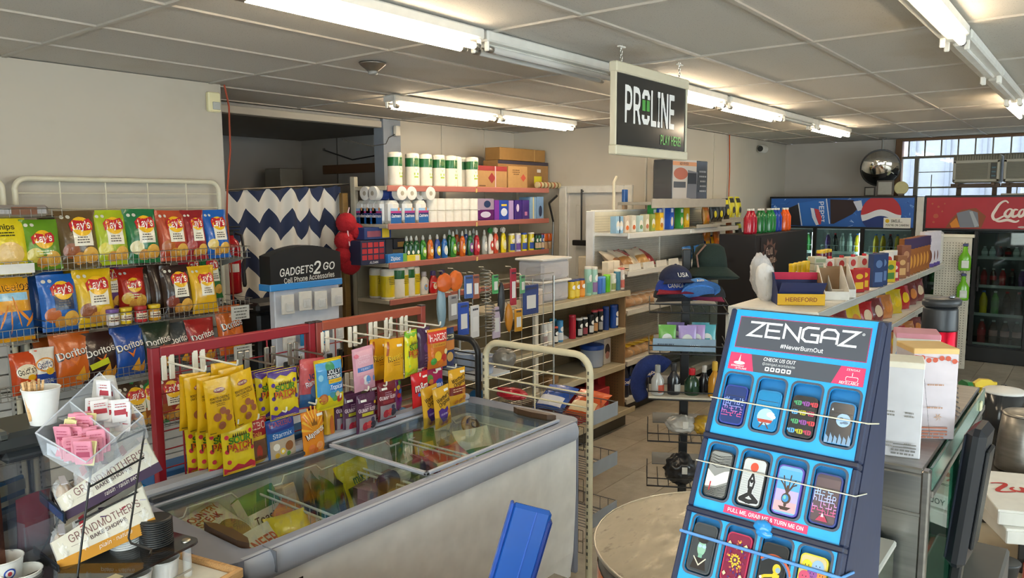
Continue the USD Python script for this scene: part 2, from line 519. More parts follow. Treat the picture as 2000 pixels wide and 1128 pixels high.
# header above the opening to the back room
struct('trim_header', bx(XA, YB, 2.655, 5.12, YB + 0.1, 2.715, 0.004), WALL)
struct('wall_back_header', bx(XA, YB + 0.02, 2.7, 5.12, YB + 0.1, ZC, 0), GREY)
col = frame('wall_column')
struct('post', bx(5.12, YB - 0.02, 0, 5.35, YB + 0.12, ZC, 0.004), mPt('#8b929b'), parent=col)
struct('wall_back', bx(5.351, YB, 0, XC + 0.12, YB + 0.12, ZC, 0), WALL2)
for k, px in enumerate((865, 948)):
    x = P(px, 262, y=YB)[0]
    struct('trim_batten', bx(x - 0.03, YB - 0.012, 0, x + 0.03, YB, ZC, 0.003), WALL2)
struct('wall_door_side', cat([bx(XC, 4.84, 0, XC + 0.1, YB - 0.001, ZC, 0), bx(XC, YD + 0.1, 0, XC + 0.1, 4.06, ZC, 0), bx(XC, 4.06, 2.03, XC + 0.1, 4.84, ZC, 0)]), WALL2)
struct('wall_corner', bx(XC, YD, 0, XE + 0.1, YD + 0.1, ZC, 0), WALL2)
for px in (1395, 1262):
    x = P(px, 300, y=YD)[0]
    struct('trim_seam', bx(x - 0.02, YD - 0.008, 0, x + 0.02, YD, ZC, 0.002), WALL2)
# door, closed, in its white frame
d1 = frame('door_1')
DY0, DY1, DZ = 4.08, 4.82, 2.03
struct('door_leaf', bx(XC + 0.03, DY0, 0, XC + 0.07, DY1, DZ, 0.003), wall_mat('door_paint', '#d2d0ca'), parent=d1)
struct('door_panel', bx(XC + 0.022, DY0 + 0.1, 0.2, XC + 0.032, DY1 - 0.1, 0.95, 0.008), wall_mat('door_paint_b', '#cfcdc6'), parent=d1)
struct('door_panel', bx(XC + 0.022, DY0 + 0.1, 1.1, XC + 0.032, DY1 - 0.1, 1.9, 0.008), wall_mat('door_paint_c', '#cfcdc6'), parent=d1)
for a, b, c, d in ((DY0 - 0.1, 0, DY0, DZ + 0.08), (DY1, 0, DY1 + 0.1, DZ + 0.08), (DY0, DZ, DY1, DZ + 0.08)):
    struct('door_frame', bx(XC - 0.025, a, b, XC + 0.01, c, d, 0.006), mPt('#dcdad2'), parent=d1)
# back room beyond the opening
BX, BY, BZ = 5.8, 7.75, 2.68
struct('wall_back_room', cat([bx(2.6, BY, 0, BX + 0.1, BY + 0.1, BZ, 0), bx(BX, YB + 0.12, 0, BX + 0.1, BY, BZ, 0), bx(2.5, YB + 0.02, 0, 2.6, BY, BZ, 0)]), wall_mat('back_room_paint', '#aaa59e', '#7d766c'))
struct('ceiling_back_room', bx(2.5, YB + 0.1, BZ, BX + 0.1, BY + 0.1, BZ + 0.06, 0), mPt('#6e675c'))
for x in (3.7, 4.6):
    struct('trim_joint', bx(BX - 0.006, YB + 0.6 + (x - 3.7) * 1.0, 0, BX, YB + 0.612 + (x - 3.7) * 1.0, BZ, 0), mPt('#6e6a64'))
solo('wooden_rail', 'brown wooden rail fixed across the grey back room wall', 'rail', bx(BX - 0.05, 5.75, 2.27, BX - 0.005, 7.3, 2.37, 0.004), mWo('#6b4a30'))
solo('duct_box', 'pale grey boxed pipe standing in the back room corner behind the chevron curtain', 'duct', bx(5.1, 7.2, 0, 5.4, 7.5, 2.32, 0.01), mPt('#8f8b80'))
# far wall with its band of windows, walls behind the camera with the shop windows
struct('wall_far', cat([bx(XE, 2.28, 0, XE + 0.12, YD + 0.1, ZC, 0), bx(XE, Y0, 0, XE + 0.12, 2.28, 1.2, 0), bx(XE, Y0, 1.2, XE + 0.12, -1.6, ZC, 0)]), wall_mat('far_paint', '#b3aca3', '#8f867a'))
struct('wall_right', cat([bx(X0, Y0 - 0.12, 0, XE + 0.12, Y0, 0.7, 0), bx(X0, Y0 - 0.12, 2.5, XE + 0.12, Y0, ZC, 0), bx(X0, Y0 - 0.12, 0.7, -0.5, Y0, 2.5, 0), bx(5.5, Y0 - 0.12, 0.7, XE + 0.12, Y0, 2.5, 0)]), WALL)
struct('wall_behind', cat([bx(X0 - 0.12, Y0, 0, X0, YA + 0.12, 0.75, 0), bx(X0 - 0.12, Y0, 2.5, X0, YA + 0.12, ZC, 0), bx(X0 - 0.12, 1.966, 0.75, X0, YA + 0.12, 2.5, 0), bx(X0 - 0.12, Y0, 0.75, X0, -4.2, 2.5, 0)]), WALL)
GL = glass('#f4faf8', 'window')
w2 = frame('window_2', 'shop front window behind the counter')
struct('pane', bx(X0 - 0.07, -4.2, 0.75, X0 - 0.06, 1.966, 2.5, 0), GL, parent=w2)
for y in np.arange(-4.2, 2.0, 1.233):
    struct('mullion', bx(X0 - 0.1, y - 0.03, 0.75, X0 - 0.01, y + 0.03, 2.5, 0.004), mPt('#5a5148'), parent=w2)
struct('mullion', bx(X0 - 0.1, -4.2, 1.9, X0 - 0.01, 1.966, 1.95, 0.004), mPt('#5a5148'), parent=w2)

w3 = frame('window_3', 'shop front window on the right side')
struct('pane', bx(-0.5, Y0 - 0.07, 0.7, 5.5, Y0 - 0.06, 2.5, 0), GL, parent=w3)
for x in np.arange(-0.5, 5.6, 1.5): struct('mullion', bx(x - 0.03, Y0 - 0.1, 0.7, x + 0.03, Y0 - 0.01, 2.5, 0.004), mPt('#5a5148'), parent=w3)

# ceiling: lay-in panels on a T-bar grid
GX = np.arange(1.665 - 1.2192 * 4, XE + 1.3, 1.2192)
GY = np.arange(1.25 - 0.6096 * 11, YB + 0.7, 0.6096)
TILE = [usdkit.material(stage, f'/World/Looks/ceiling_tile_{k}', {
    'g': ('geometry', {}), 'v': ('noise_texture', {'scale': 130.0, 'detail': 2.0, 'roughness': 0.7}),
    'r': ('map_range', {'from_min': 0.62, 'from_max': 0.7, 'to_min': 0.0, 'to_max': 0.75, 'clamp': True}),
    'n': ('noise_texture', {'scale': 0.9, 'detail': 5.0}), 'rs': ('map_range', {'from_min': 0.58, 'from_max': 0.72, 'to_min': 0.0, 'to_max': 0.55, 'clamp': True}),
    's': ('mix_color', {'a': lin(('#bfb8ad', '#b9b3a8', '#bcb6ac')[k]), 'b': lin('#a8977a')}), 'm': ('mix_color', {'b': lin('#6e675c')}),
    'b': ('bump', {'strength': 0.3, 'distance': 0.002}), 'p': ('principled_bsdf', {'roughness': 0.85})},
    [('g.position', 'v.vector'), ('v.fac', 'r.value'), ('g.position', 'n.vector'), ('n.fac', 'rs.value'), ('rs.result', 's.fac'), ('s.result', 'm.a'), ('r.result', 'm.fac'), ('m.result', 'p.base_color'),
     ('v.fac', 'b.height'), ('b.normal', 'p.normal')], surface='p.BSDF') for k in range(3)]
ceil = frame('ceiling')
struct('deck', bx(X0 - 0.1, Y0 - 0.1, ZC + 0.03, XE + 0.1, BY, ZC + 0.1, 0), mPt('#8a857d'), parent=ceil)
rc = random.Random(3)
bars = []
for i in range(len(GX) - 1):
    for j in range(len(GY) - 1):
        x0, x1, y0, y1 = GX[i] + 0.012, GX[i + 1] - 0.012, GY[j] + 0.012, GY[j + 1] - 0.012
        if y0 > YB or x0 > XE or (y1 > YA + 0.2 and x1 < XA - 0.3): continue
        t = 0.012
        sag = rc.choice((0, 0, 0, 0, 0.006, 0.01))

        def pan(u, v):
            return np.stack([x0 + (x1 - x0) * u, y1 + (y0 - y1) * v, ZC + 0.006 - sag * np.sin(PI * u) * np.sin(PI * v)], 1)
        ms = grid(pan, 4, 3) if sag else grid(pan, 1, 1)
        struct('ceiling_panel', cat([ms, bx(x0, y0, ZC + 0.012, x1, y1, ZC + 0.024, 0)]), TILE[rc.randrange(3)], smooth=bool(sag), parent=ceil)
for x in GX:
    if x < XE: bars.append(bx(x - 0.012, Y0, ZC - 0.004, x + 0.012, YB, ZC + 0.01, 0))
for y in GY:
    if y < YB: bars.append(bx(X0, y - 0.012, ZC - 0.003, XE, y + 0.012, ZC + 0.011, 0))
struct('ceiling_grid', cat(bars), mPt('#aea69a'), parent=ceil)

# floor: long vinyl tiles with dark joints
FL = [usdkit.material(stage, f'/World/Looks/floor_tile_{k}', {
    'g': ('geometry', {}), 'n': ('noise_texture', {'scale': 9.0, 'detail': 6.0, 'roughness': 0.7}), 'n2': ('noise_texture', {'scale': 1.2, 'detail': 4.0}),
    'r': ('map_range', {'from_min': 0.35, 'from_max': 0.7, 'to_min': 0.0, 'to_max': 0.5}), 'm': ('mix_color', {'a': lin(('#b3aa9b', '#aba292', '#b8af9f')[k]), 'b': lin('#8f8473')}),
    'r2': ('map_range', {'from_min': 0.3, 'from_max': 0.7, 'to_min': 0.2, 'to_max': 0.42}), 'p': ('principled_bsdf', {})},
    [('g.position', 'n.vector'), ('g.position', 'n2.vector'), ('n.fac', 'r.value'), ('r.result', 'm.fac'), ('m.result', 'p.base_color'), ('n2.fac', 'r2.value'), ('r2.result', 'p.roughness')], surface='p.BSDF') for k in range(3)]
floor = frame('floor')
struct('slab', bx(X0 - 0.1, Y0 - 0.1, -0.08, XE + 0.1, BY + 0.1, -0.004, 0), mPt('#70675b'), parent=floor)
rest = []
for i in range(-8, 19):
    for j in range(-26, 14):
        x0, y0 = 4.76 + (i - 8) * 0.61, 2.57 + (j - 8) * 0.305
        x1, y1 = x0 + 0.607, y0 + 0.302
        if x0 > XE or y0 > YB or x1 < X0 or y1 < Y0: continue
        m = bx(x0, y0, -0.006, x1, y1, 0.0, 0.001)
        seen = (1.8 < x0 < 10.6 and 0.2 < y0 < 3.2 and not (x0 < 3.2 and y0 < 1.2)) and not (6 < x0 and 1.3 < y0)
        if seen: struct('floor_tile', m, FL[rc.randrange(3)], parent=floor)
        else: rest.append(m)
o = struct('floor_tiles', cat(rest), FL[0], parent=floor); say(o, kind='stuff')
# ---------------------------------------------------------------- fluorescent strip lights (the room's lamps)
TUBE_ON = glow('tube', '#ffe8c6', TUBE)
TUBE_OFF = mGl('#c9c6c0')
CAPM = mMe('#b9b5ae')
HOUSE = mPt('#d8d5cc')

def strip_light(x0, x1, y, lit, label, slots=(1, 1)):
    """lit: for each of two tubes 'on', 'off' or None (no tube)."""
    t = thing('strip_light', label, 'strip light', ((x0 + x1) / 2, y, ZC))
    L = (x1 - x0) / 2
    part(t, 'housing', box(2 * L, 0.13, 0.05, 0, 0, -0.052, 0.008), HOUSE)
    part(t, 'reflector_rib', box(2 * L - 0.1, 0.045, 0.018, 0, 0, -0.068, 0.006), HOUSE)
    for s, l in ((-1, lit[0]), (1, lit[1])):
        for e in (-1, 1):
            part(t, 'lamp_holder', cat([box(0.014, 0.024, 0.045, e * (L - 0.018), s * 0.042, -0.095, 0.004)]), mPl('#ece8de'))
        if l:
            r = 0.0165
            part(t, 'tube', mv(rot(lathe([(r * 0.8, -L + 0.05), (r, -L + 0.055), (r, L - 0.055), (r * 0.8, L - 0.05)], 12), 90, 'y'), 0, s * 0.042, -0.084), TUBE_ON if l == 'on' else TUBE_OFF, True)
            for e in (-1, 1):
                part(t, 'end_cap', mv(rot(lathe([(r * 1.02, -0.018), (r * 1.02, 0.018)], 10), 90, 'y'), e * (L - 0.04), s * 0.042, -0.084), CAPM, True)
    return t

ON = ('on', 'on')
strip_light(1.55, 2.80, 2.40, ON, 'lit white strip light nearest the camera in the row left of the hanging sign')
strip_light(2.82, 4.04, 2.40, ('off', 'off'), 'unlit strip light in the gap just left of the hanging sign')
strip_light(4.45, 5.68, 2.40, ON, 'lit strip light seen just right of the hanging sign')
strip_light(5.74, 6.98, 2.40, ON, 'second lit strip light right of the hanging sign')
strip_light(7.0, 8.0, 2.40, (None, None), 'strip light without tubes near the far end of the row')
strip_light(8.04, 9.24, 2.40, ON, 'last lit strip light of the row towards the far corner')
strip_light(4.02, 5.28, 4.30, ON, 'lit strip light above the paper towels, left one of the pair')
strip_light(5.30, 6.50, 4.30, ON, 'lit strip light above the cardboard boxes, right one of the pair')
strip_light(2.85, 4.15, 0.62, ('on', None), 'strip light with one lit tube and an empty holder at the upper right')
strip_light(4.24, 5.6, 0.62, (None, None), 'tubeless strip light with two bare white end holders')
strip_light(5.62, 6.95, 0.62, (None, None), 'tubeless strip light between the bare end holders and the lit tubes at the right edge')
strip_light(7.0, 8.2, 0.62, ON, 'lit two-tube strip light at the right picture edge')
strip_light(-1.2, 0.05, 2.40, ON, 'lit strip light behind the viewer on the left row')
strip_light(-1.2, 0.05, 0.62, ON, 'lit strip light behind the viewer on the right row')

# ---------------------------------------------------------------- far window, outside, air conditioners, mirror
w1 = frame('window_1', 'band of small panes above the coolers')
WD = mWo('#6a4a2c'); STEEL = mPt('#6f6c60')
y0, y1 = -1.6, 2.28
struct('jamb', bx(XE - 0.06, 2.2, 1.2, XE + 0.06, 2.28, ZC, 0.004), WD, parent=w1)
struct('head_rail', bx(XE - 0.05, y0, 2.705, XE + 0.05, 2.2, ZC, 0.004), WD, parent=w1)
struct('transom', bx(XE - 0.03, y0, 2.475, XE + 0.03, 2.2, 2.505, 0.003), STEEL, parent=w1)
struct('transom', bx(XE - 0.02, y0, 2.085, XE + 0.02, 2.2, 2.105, 0.003), STEEL, parent=w1)
struct('sill', bx(XE - 0.06, y0, 1.2, XE + 0.06, 2.2, 1.24, 0.004), WD, parent=w1)
struct('mullion', bx(XE - 0.03, 2.0, 1.24, XE + 0.03, 2.05, 2.475, 0.003), STEEL, parent=w1)
k = 0
for y in np.arange(2.13, y0, -0.19):
    struct('muntin', bx(XE - 0.012, y - 0.008, 2.505, XE + 0.012, y + 0.008, 2.705, 0.002), STEEL, parent=w1)
    struct('pane', bx(XE - 0.003, y - 0.182, 2.505, XE + 0.003, y - 0.008, 2.705, 0), GL, parent=w1)
for a, b in ((2.2, 2.05), (2.0, 1.84), (1.84, 1.55), (1.55, 0.9), (0.9, 0.2), (0.2, -0.6), (-0.6, -1.6)):
    struct('pane', bx(XE - 0.003, b, 2.105, XE + 0.003, a, 2.475, 0), GL, parent=w1)
    struct('pane', bx(XE - 0.003, b, 1.24, XE + 0.003, a, 2.085, 0), GL, parent=w1)
    struct('muntin', bx(XE - 0.008, b - 0.005, 1.24, XE + 0.008, b + 0.005, 2.085, 0.002), STEEL, parent=w1)
struct('muntin', bx(XE - 0.008, 1.55, 2.29, XE + 0.008, 2.0, 2.3, 0.002), STEEL, parent=w1)
struct('muntin', bx(XE - 0.008, 1.84, 2.105, XE + 0.008, 1.85, 2.26, 0.002), STEEL, parent=w1)
nb = frame('neighbouring_building', 'pale siding of the building outside the far windows')
struct('siding', bx(15.5, -9, 0, 15.7, 7, 5.2, 0), mPt('#666a76'), parent=nb)
for k, y in enumerate(np.arange(-6, 6, 0.55)):
    struct('batten', bx(15.46, y, 0, 15.5, y + 0.07, 5.2, 0.004), mPt('#5a5f6e'), parent=nb)
struct('pavement', bx(11.5, -9, -0.1, 15.5, 7, -0.02, 0), mPt('#55585c'))

def air_con(y, label):
    t = thing('air_conditioner', label, 'air conditioner', (XE - 0.2, y, 2.14), -90)
    w, d, h = 0.5, 0.4, 0.34
    part(t, 'case', box(w, d, h, b=0.015), mPl('#8b8674'))
    part(t, 'front_frame', cat([box(w - 0.01, 0.02, 0.035, 0, -d / 2 - 0.005, 0.24), box(w - 0.01, 0.02, 0.03, 0, -d / 2 - 0.005, 0.012), box(0.03, 0.02, 0.26, -w / 2 + 0.02, -d / 2 - 0.005, 0.01), box(0.03, 0.02, 0.26, w / 2 - 0.02, -d / 2 - 0.005, 0.01)]), mPl('#b3ad9c'))
    part(t, 'intake_grille', cat([box(0.34, 0.008, 0.006, -0.05, -d / 2 - 0.004, 0.05 + 0.0095 * k, 0) for k in range(20)]), mPl('#6e6956'), kind='stuff')
    part(t, 'outlet_grille', cat([box(0.008, 0.012, 0.06, -0.22 + 0.0275 * k, -d / 2 - 0.006, 0.275, 0.001) for k in range(17)]), mPl('#55523f'), kind='stuff')
    part(t, 'control_panel', box(0.065, 0.014, 0.19, 0.185, -d / 2 - 0.006, 0.045), mPl('#33342f'))
    for k in range(3): part(t, 'control_button', box(0.045, 0.008, 0.02, 0.185, -d / 2 - 0.014, 0.07 + 0.05 * k), mPl('#4a6770'))
    for e in (-0.19, 0.19):
        part(t, 'support_bracket', box(0.04, 0.5, 0.04, e, -0.02, -0.04), mWo('#54402e'))
        part(t, 'support_post', box(0.05, 0.05, 0.12, e, -0.05, -0.155), mWo('#54402e'))
    part(t, 'support_rail', box(0.52, 0.06, 0.05, 0, -0.2, -0.06), mWo('#54402e'))
    return t

air_con(1.30, 'beige window air conditioner above the red cooler header, nearer the mirror')
air_con(0.77, 'beige window air conditioner cut by the right picture edge')

t = thing('convex_mirror', 'round convex security mirror hanging from the ceiling above the blue cooler header', 'mirror', (10.85, 2.37, 2.35))
md = np.array([0, 0, EYE_Z]) - [10.85, 2.37, 2.35]; maz = math.degrees(math.atan2(md[1], md[0])); mel = 14
R0 = 0.235
cap = [(R0 * math.sin(a) / math.sin(1.0), 0.32 * 0.62 * (math.cos(a) - math.cos(1.0))) for a in np.linspace(1.0, 0.001, 14)]
cm = rot(rot(lathe(cap, 40), 90 + mel, 'y'), maz, 'z')
part(t, 'mirror_dome', cm, mMe('#e4e4e2', rough=0.03, bump=0.0), True)
part(t, 'rim', rot(rot(lathe([(R0 - 0.01, -0.02), (R0 + 0.008, -0.015), (R0 + 0.008, 0.008), (R0 - 0.004, 0.01)], 40), 90 + mel, 'y'), maz, 'z'), mPl('#2b2a28'))
part(t, 'hanger', cat([bar((0.05, 0, 0.0), (0.05, 0, 0.39), 0.011), box(0.08, 0.08, 0.02, 0.05, 0, 0.37)]), mMe('#8a8780'))

# ---------------------------------------------------------------- small fixtures on walls and ceiling
t = thing('smoke_detector', 'small round metal heat detector on the ceiling between the light rows', 'smoke detector', (3.06, 3.40, ZC))
part(t, 'base', lathe([(0.03, -0.05), (0.035, -0.045), (0.075, -0.012), (0.08, -0.002)], 24), mMe('#a9a6a0'), True)
part(t, 'sensor', lathe([(0.012, -0.068), (0.026, -0.066), (0.028, -0.048)], 16), mGl('#8a8883'), True)
t = thing('motion_sensor', 'yellowed motion sensor at the top corner of the left wall', 'sensor', (2.89, YA - 0.02, 2.55))
part(t, 'case', box(0.09, 0.04, 0.13, 0, 0, 0, 0.008), mPl('#e6dcae'))
part(t, 'lens', box(0.055, 0.01, 0.05, 0.01, -0.022, 0.015, 0.003), mPl('#a9aaa4'))
cord = [(XA + 0.02, YA - 0.015, ZC), (XA + 0.045, YA - 0.02, 2.6), (XA + 0.04, YA - 0.02, 2.3), (XA + 0.005, YA - 0.02, 2.05), (XA - 0.01, YA - 0.02, 1.85), (XA + 0.01, YA - 0.02, 1.4), (XA + 0.01, YA - 0.02, 0.6)]
solo('red_cable', 'thin red cord running down the end of the left wall beside the curtain', 'cord', tube(cord, 0.006), mRu('#a5472c'))
q = P(1425, 262, y=YD - 0.02)
solo('orange_cable', 'thin orange cord hanging down the far wall above the snack rack', 'cord', tube([(q[0], YD - 0.02, ZC), (q[0] + 0.01, YD - 0.03, 2.3), (q[0], YD - 0.03, 1.95)], 0.007), mRu('#b5562f'))
t = thing('security_camera', 'small white camera on the wall in the far corner', 'security camera', (10.2, YD - 0.06, 2.62))
part(t, 'mount', box(0.1, 0.05, 0.1, 0.02, 0.03, -0.05, 0.01), mPl('#d6d4cc'))
part(t, 'body', rot(lathe([(0.02, -0.1), (0.05, -0.095), (0.055, 0.05), (0.03, 0.06)], 16), 90, 'y'), mPl('#dddbd4'), True)
part(t, 'lens', rot(lathe([(0.038, -0.104), (0.038, -0.099)], 14), 90, 'y'), mGl('#1a1a1a'))
t = thing('junction_box', 'small cream plastic box with wires on the bluish column', 'junction box', (5.27, YB - 0.05, 2.6))
part(t, 'case', box(0.06, 0.05, 0.1, 0, 0, -0.02, 0.008), mPl('#ded6c6'))
part(t, 'wire', tube([(-0.02, 0, 0.0), (-0.1, 0.01, -0.04), (-0.13, 0.02, -0.1), (-0.3, 0.03, -0.13), (-0.6, 0.1, -0.08)], 0.004), mRu('#3a3632'))

# ---------------------------------------------------------------- hanging sign
t = thing('hanging_sign', 'black betting sign in a cream frame hung on two chains from the ceiling', 'sign', (3.885, 2.04, 2.18))
W, Hs = 0.85, 0.472
CREAM = mPl('#cfc7ae')
part(t, 'top_rail', box(W, 0.05, 0.055, 0, 0, Hs - 0.055, 0.006), CREAM)
part(t, 'bottom_rail', box(W, 0.05, 0.05, 0, 0, 0, 0.006), CREAM)
for s in (-1, 1): part(t, 'side_rail', box(0.014, 0.035, Hs - 0.1, s * (W / 2 - 0.009), 0, 0.05, 0.003), CREAM)
part(t, 'panel', box(W - 0.03, 0.02, Hs - 0.1, 0, 0, 0.05, 0.0), mGl('#1d1d1c'))
pr = Print()
# letters: built narrow and tall
xs = -0.315; lw = 0.082; zb, hh = 0.175, 0.185
for ch, wd in (('P', 0.078), ('R', 0.082), ('O', 0.09), ('L', 0.066), ('I', 0.03), ('N', 0.088), ('E', 0.066)):
    if ch == 'O':
        cx, o = xs + wd / 2, 0.027
        ring = Polygon([(cx - wd / 2 + 0.02, zb), (cx + wd / 2 - 0.02, zb), (cx + wd / 2, zb + 0.03), (cx + wd / 2, zb + hh - 0.03), (cx + wd / 2 - 0.02, zb + hh), (cx - wd / 2 + 0.02, zb + hh), (cx - wd / 2, zb + hh - 0.03), (cx - wd / 2, zb + 0.03)])
        hole = Polygon([(cx - 0.017, zb + 0.03), (cx + 0.017, zb + 0.03), (cx + 0.017, zb + hh - 0.03), (cx - 0.017, zb + hh - 0.03)])
        pr.poly(ring.difference(hole).difference(Polygon([(cx - 0.1, zb + 0.05), (cx + 0.1, zb + 0.05), (cx + 0.1, zb + 0.135), (cx - 0.1, zb + 0.135)])), '#e8e8e6')
        for s in (-1, 1):
            pr.rect(cx + s * 0.024 - 0.018, zb + 0.072, cx + s * 0.024 + 0.018, zb + 0.13, '#4f9a4a')
    else:
        pr.text(ch, xs + wd / 2, zb + hh / 2, hh, '#e8e8e6', width=wd, bold=True)
    xs += wd + 0.012
pr.text('PLAY HERE!', 0.22, 0.105, 0.052, '#4fa04a', width=0.26, bold=True)
pr.on(t, face_fn(0.02), INK_GLOSS(), 'sign_lettering')
for s in (-1, 1):
    links = []
    for k in range(6):
        z = Hs + 0.008 + k * 0.0165
        ring = [(0.006 * math.cos(a) if k % 2 == 0 else 0, 0.006 * math.cos(a) if k % 2 else 0, z + 0.011 * math.sin(a)) for a in np.linspace(0, 2 * PI, 9)[:-1]]
        links.append(tube(np.array(ring) + [s * 0.34, 0, 0], 0.0022, 4, True))
    part(t, 'chain', cat(links), mMe('#b9b6ad'), kind='stuff')
    part(t, 'ceiling_clip', box(0.06, 0.02, 0.008, s * 0.34, 0, ZC - 2.18 - 0.012, 0.002), mPt('#d8d5cc'))
# ---------------------------------------------------------------- shelving
def pw(t, name, m, mat, *a, **k):
    """A part given in world coordinates (for things that are not turned)."""
    l = t.GetAttribute('xformOp:translate').Get()
    return part(t, name, mv(m, -l[0], -l[1], -l[2]), mat, *a, **k)

BEIGE = mPt('#b9b09a'); IVORY = mPt('#d9d3c2'); REDRAIL = mPl('#a9665b'); WHITE = mPt('#dddbd4'); BLACK = mPl('#1c1c1d')
WIRE = mMe('#a5a39c'); BLACKWIRE = mPl('#19191a')

def pegboard(t, w, h, o, eu, ev, mat, pitch=0.0254, name='peg_holes', rmin=0.0035):
    """Rows of dark holes printed over a board: drilled dots, one part."""
    pr = Print()
    nu, nv = int(w / pitch), int(h / pitch)
    a = np.arange(6) / 6 * 2 * PI
    U, V = np.meshgrid((np.arange(nu) + 0.5) * pitch, (np.arange(nv) + 0.5) * pitch)
    c = np.stack([U.ravel(), V.ravel()], 1)
    v = (c[:, None, :] + rmin * np.stack([np.cos(a), np.sin(a)], 1)[None]).reshape(-1, 2)
    f = (np.arange(len(c))[:, None, None] * 6 + np.array([[0, 1, 2], [0, 2, 3], [0, 3, 4], [0, 4, 5]])[None]).reshape(-1, 3)
    pr.add(v, f, '#4b463e')
    m, ink = pr.mesh(plane_fn(o, eu, ev), 0.001)
    return part(t, name, m, INK_PAPER(), ink=ink, kind='stuff')

# red-edged rack of paper goods and cleaners
RX0, RX1, RYF, RYB = 4.40, 6.74, 4.75, 5.16
rack = thing('cleaning_goods_rack', 'tall beige shelving rack with dusty red price rails along its shelves', 'shelving', ((RX0 + RX1) / 2, (RYF + RYB) / 2, 0))
RZ = (2.075, 1.755, 1.425, 1.11, 0.78, 0.46, 0.16)
mid = P(930, 365, y=RYF)[0]
for z in RZ:
    sh = pw(rack, 'shelf', bx(RX0, RYF + 0.012, z - 0.035, RX1, RYB, z, 0.004), BEIGE)
    for a, b in ((RX0 + 0.005, mid - 0.006), (mid + 0.006, RX1)):
        pw(sh.GetParent(), 'price_rail', bx(a, RYF - 0.004, z - 0.045, b, RYF + 0.012, z + 0.005, 0.004), REDRAIL)
    pw(rack, 'shelf_clip', bx(mid - 0.012, RYF - 0.006, z - 0.05, mid + 0.012, RYF + 0.01, z - 0.01, 0.003), mPl('#c9b06a'))
for x in (RX0 + 0.02, mid, RX1 - 0.02):
    pw(rack, 'upright', bx(x - 0.02, RYB, 0, x + 0.02, RYB + 0.06, 2.16, 0.004), BEIGE)
pw(rack, 'back_panel', bx(RX0, RYB - 0.006, 0.1, RX1, RYB + 0.004, 1.72, 0), mPt('#8d8572'))
pw(rack, 'base', bx(RX0, RYF + 0.06, 0, RX1, RYB, 0.12, 0.004), mPt('#5c564a'))

# brown gondola of toiletries
GX0, GX1, GYF, GYB = 4.0, 5.70, 3.20, 3.62
gon = thing('toiletries_gondola', 'tan shelving unit with a brown pegboard end, holding toiletries', 'shelving', ((GX0 + GX1) / 2, (GYF + GYB) / 2, 0))
TAN = mPt('#a59a80'); BROWNB = mPt('#8a6d4c')
GZ = (1.175, 0.86, 0.545, 0.165)
for k, z in enumerate(GZ):
    yf = GYF - (0.06 if k == 3 else 0)
    pw(gon, 'shelf', bx(GX0, yf + 0.012, z - 0.03, GX1 - 0.015, GYB - 0.01, z, 0.004), TAN)
    pw(gon, 'price_rail', bx(GX0, yf - 0.004, z - 0.045, GX1 + (0.06 if k in (0, 3) else -0.016), yf + 0.012, z + 0.002, 0.004), mPt('#b5aa8e'))
pw(gon, 'back_panel', bx(GX0, GYB - 0.012, 0.1, GX1, GYB, 1.17, 0), mPt('#7d6a4c'))
pw(gon, 'end_panel', bx(GX1 - 0.014, GYF + 0.01, 0.0, GX1 + 0.004, GYB, 1.15, 0.003), BROWNB)
for a, b in ((0.18, 0.51), (0.56, 0.82), (0.88, 1.14)):
    pegboard(gon, 0.36, b - a, np.array([GX1 - 0.0145, GYB - 0.02, a]) - [(GX0 + GX1) / 2, (GYF + GYB) / 2, 0], (0, -1, 0), (0, 0, 1), None, 0.026)
    pegboard(gon, 1.1, b - a, np.array([GX1 - 1.12, GYB - 0.0125, a]) - [(GX0 + GX1) / 2, (GYF + GYB) / 2, 0], (1, 0, 0), (0, 0, 1), None, 0.026)
pw(gon, 'kick_plate', bx(GX0, GYF + 0.0, 0, GX1 + 0.004, GYB, 0.12, 0.004), mPt('#4d483e'))
for x in (4.42, ):
    pw(gon, 'upright', bx(x - 0.02, GYF + 0.02, 0, x + 0.02, GYF + 0.05, 1.17, 0.003), IVORY)

# white gondola with bread
BX0, BX1, BX2, BYF, BYB = 5.95, 7.22, 8.5, 3.33, 3.70
brd = thing('bread_gondola', 'white shelving unit of bread and snacks with a pegboard top strip', 'shelving', ((BX0 + BX2) / 2, (BYF + BYB) / 2, 0))
bo = np.array([(BX0 + BX2) / 2, (BYF + BYB) / 2, 0])
BZ4 = (1.655, 1.315, 0.965, 0.50, 0.15)
for a, b in ((BX0, BX1), (BX1 + 0.005, BX2)):
    for k, z in enumerate(BZ4):
        pw(brd, 'shelf', bx(a, BYF + 0.014, z - 0.03, b, BYB - 0.01, z, 0.004), WHITE)
        pw(brd, 'price_rail', bx(a + 0.0, BYF - 0.004, z - 0.05, b - 0.004, BYF + 0.014, z + 0.002, 0.005), mGl('#cfcdc6'))
    n = 26
    for z0, z1 in ((0.18, 0.46), (0.52, 0.93), (0.99, 1.28), (1.34, 1.62)):
        pw(brd, 'slat_panel', bx(a, BYB - 0.012, z0, b, BYB, z1, 0), mPt('#c4bfb4'))
        pw(brd, 'back_slat', cat([bx(a, BYB - 0.02, z, b, BYB - 0.012, z + 0.014, 0.002) for z in np.arange(z0, z1 - 0.01, 0.022)]), mPt('#bdb8ac'), kind='stuff')
    pw(brd, 'pegboard_strip', bx(a, BYB - 0.012, 1.66, b, BYB, 1.84, 0.002), mPt('#d8d2bd'))
    pegboard(brd, b - a - 0.02, 0.165, np.array([a + 0.01, BYB - 0.0125, 1.668]) - bo, (1, 0, 0), (0, 0, 1), None, 0.024)
pw(brd, 'top_cap', bx(BX0, BYB - 0.015, 1.84, BX2, BYB + 0.03, 1.858, 0.004), WHITE)
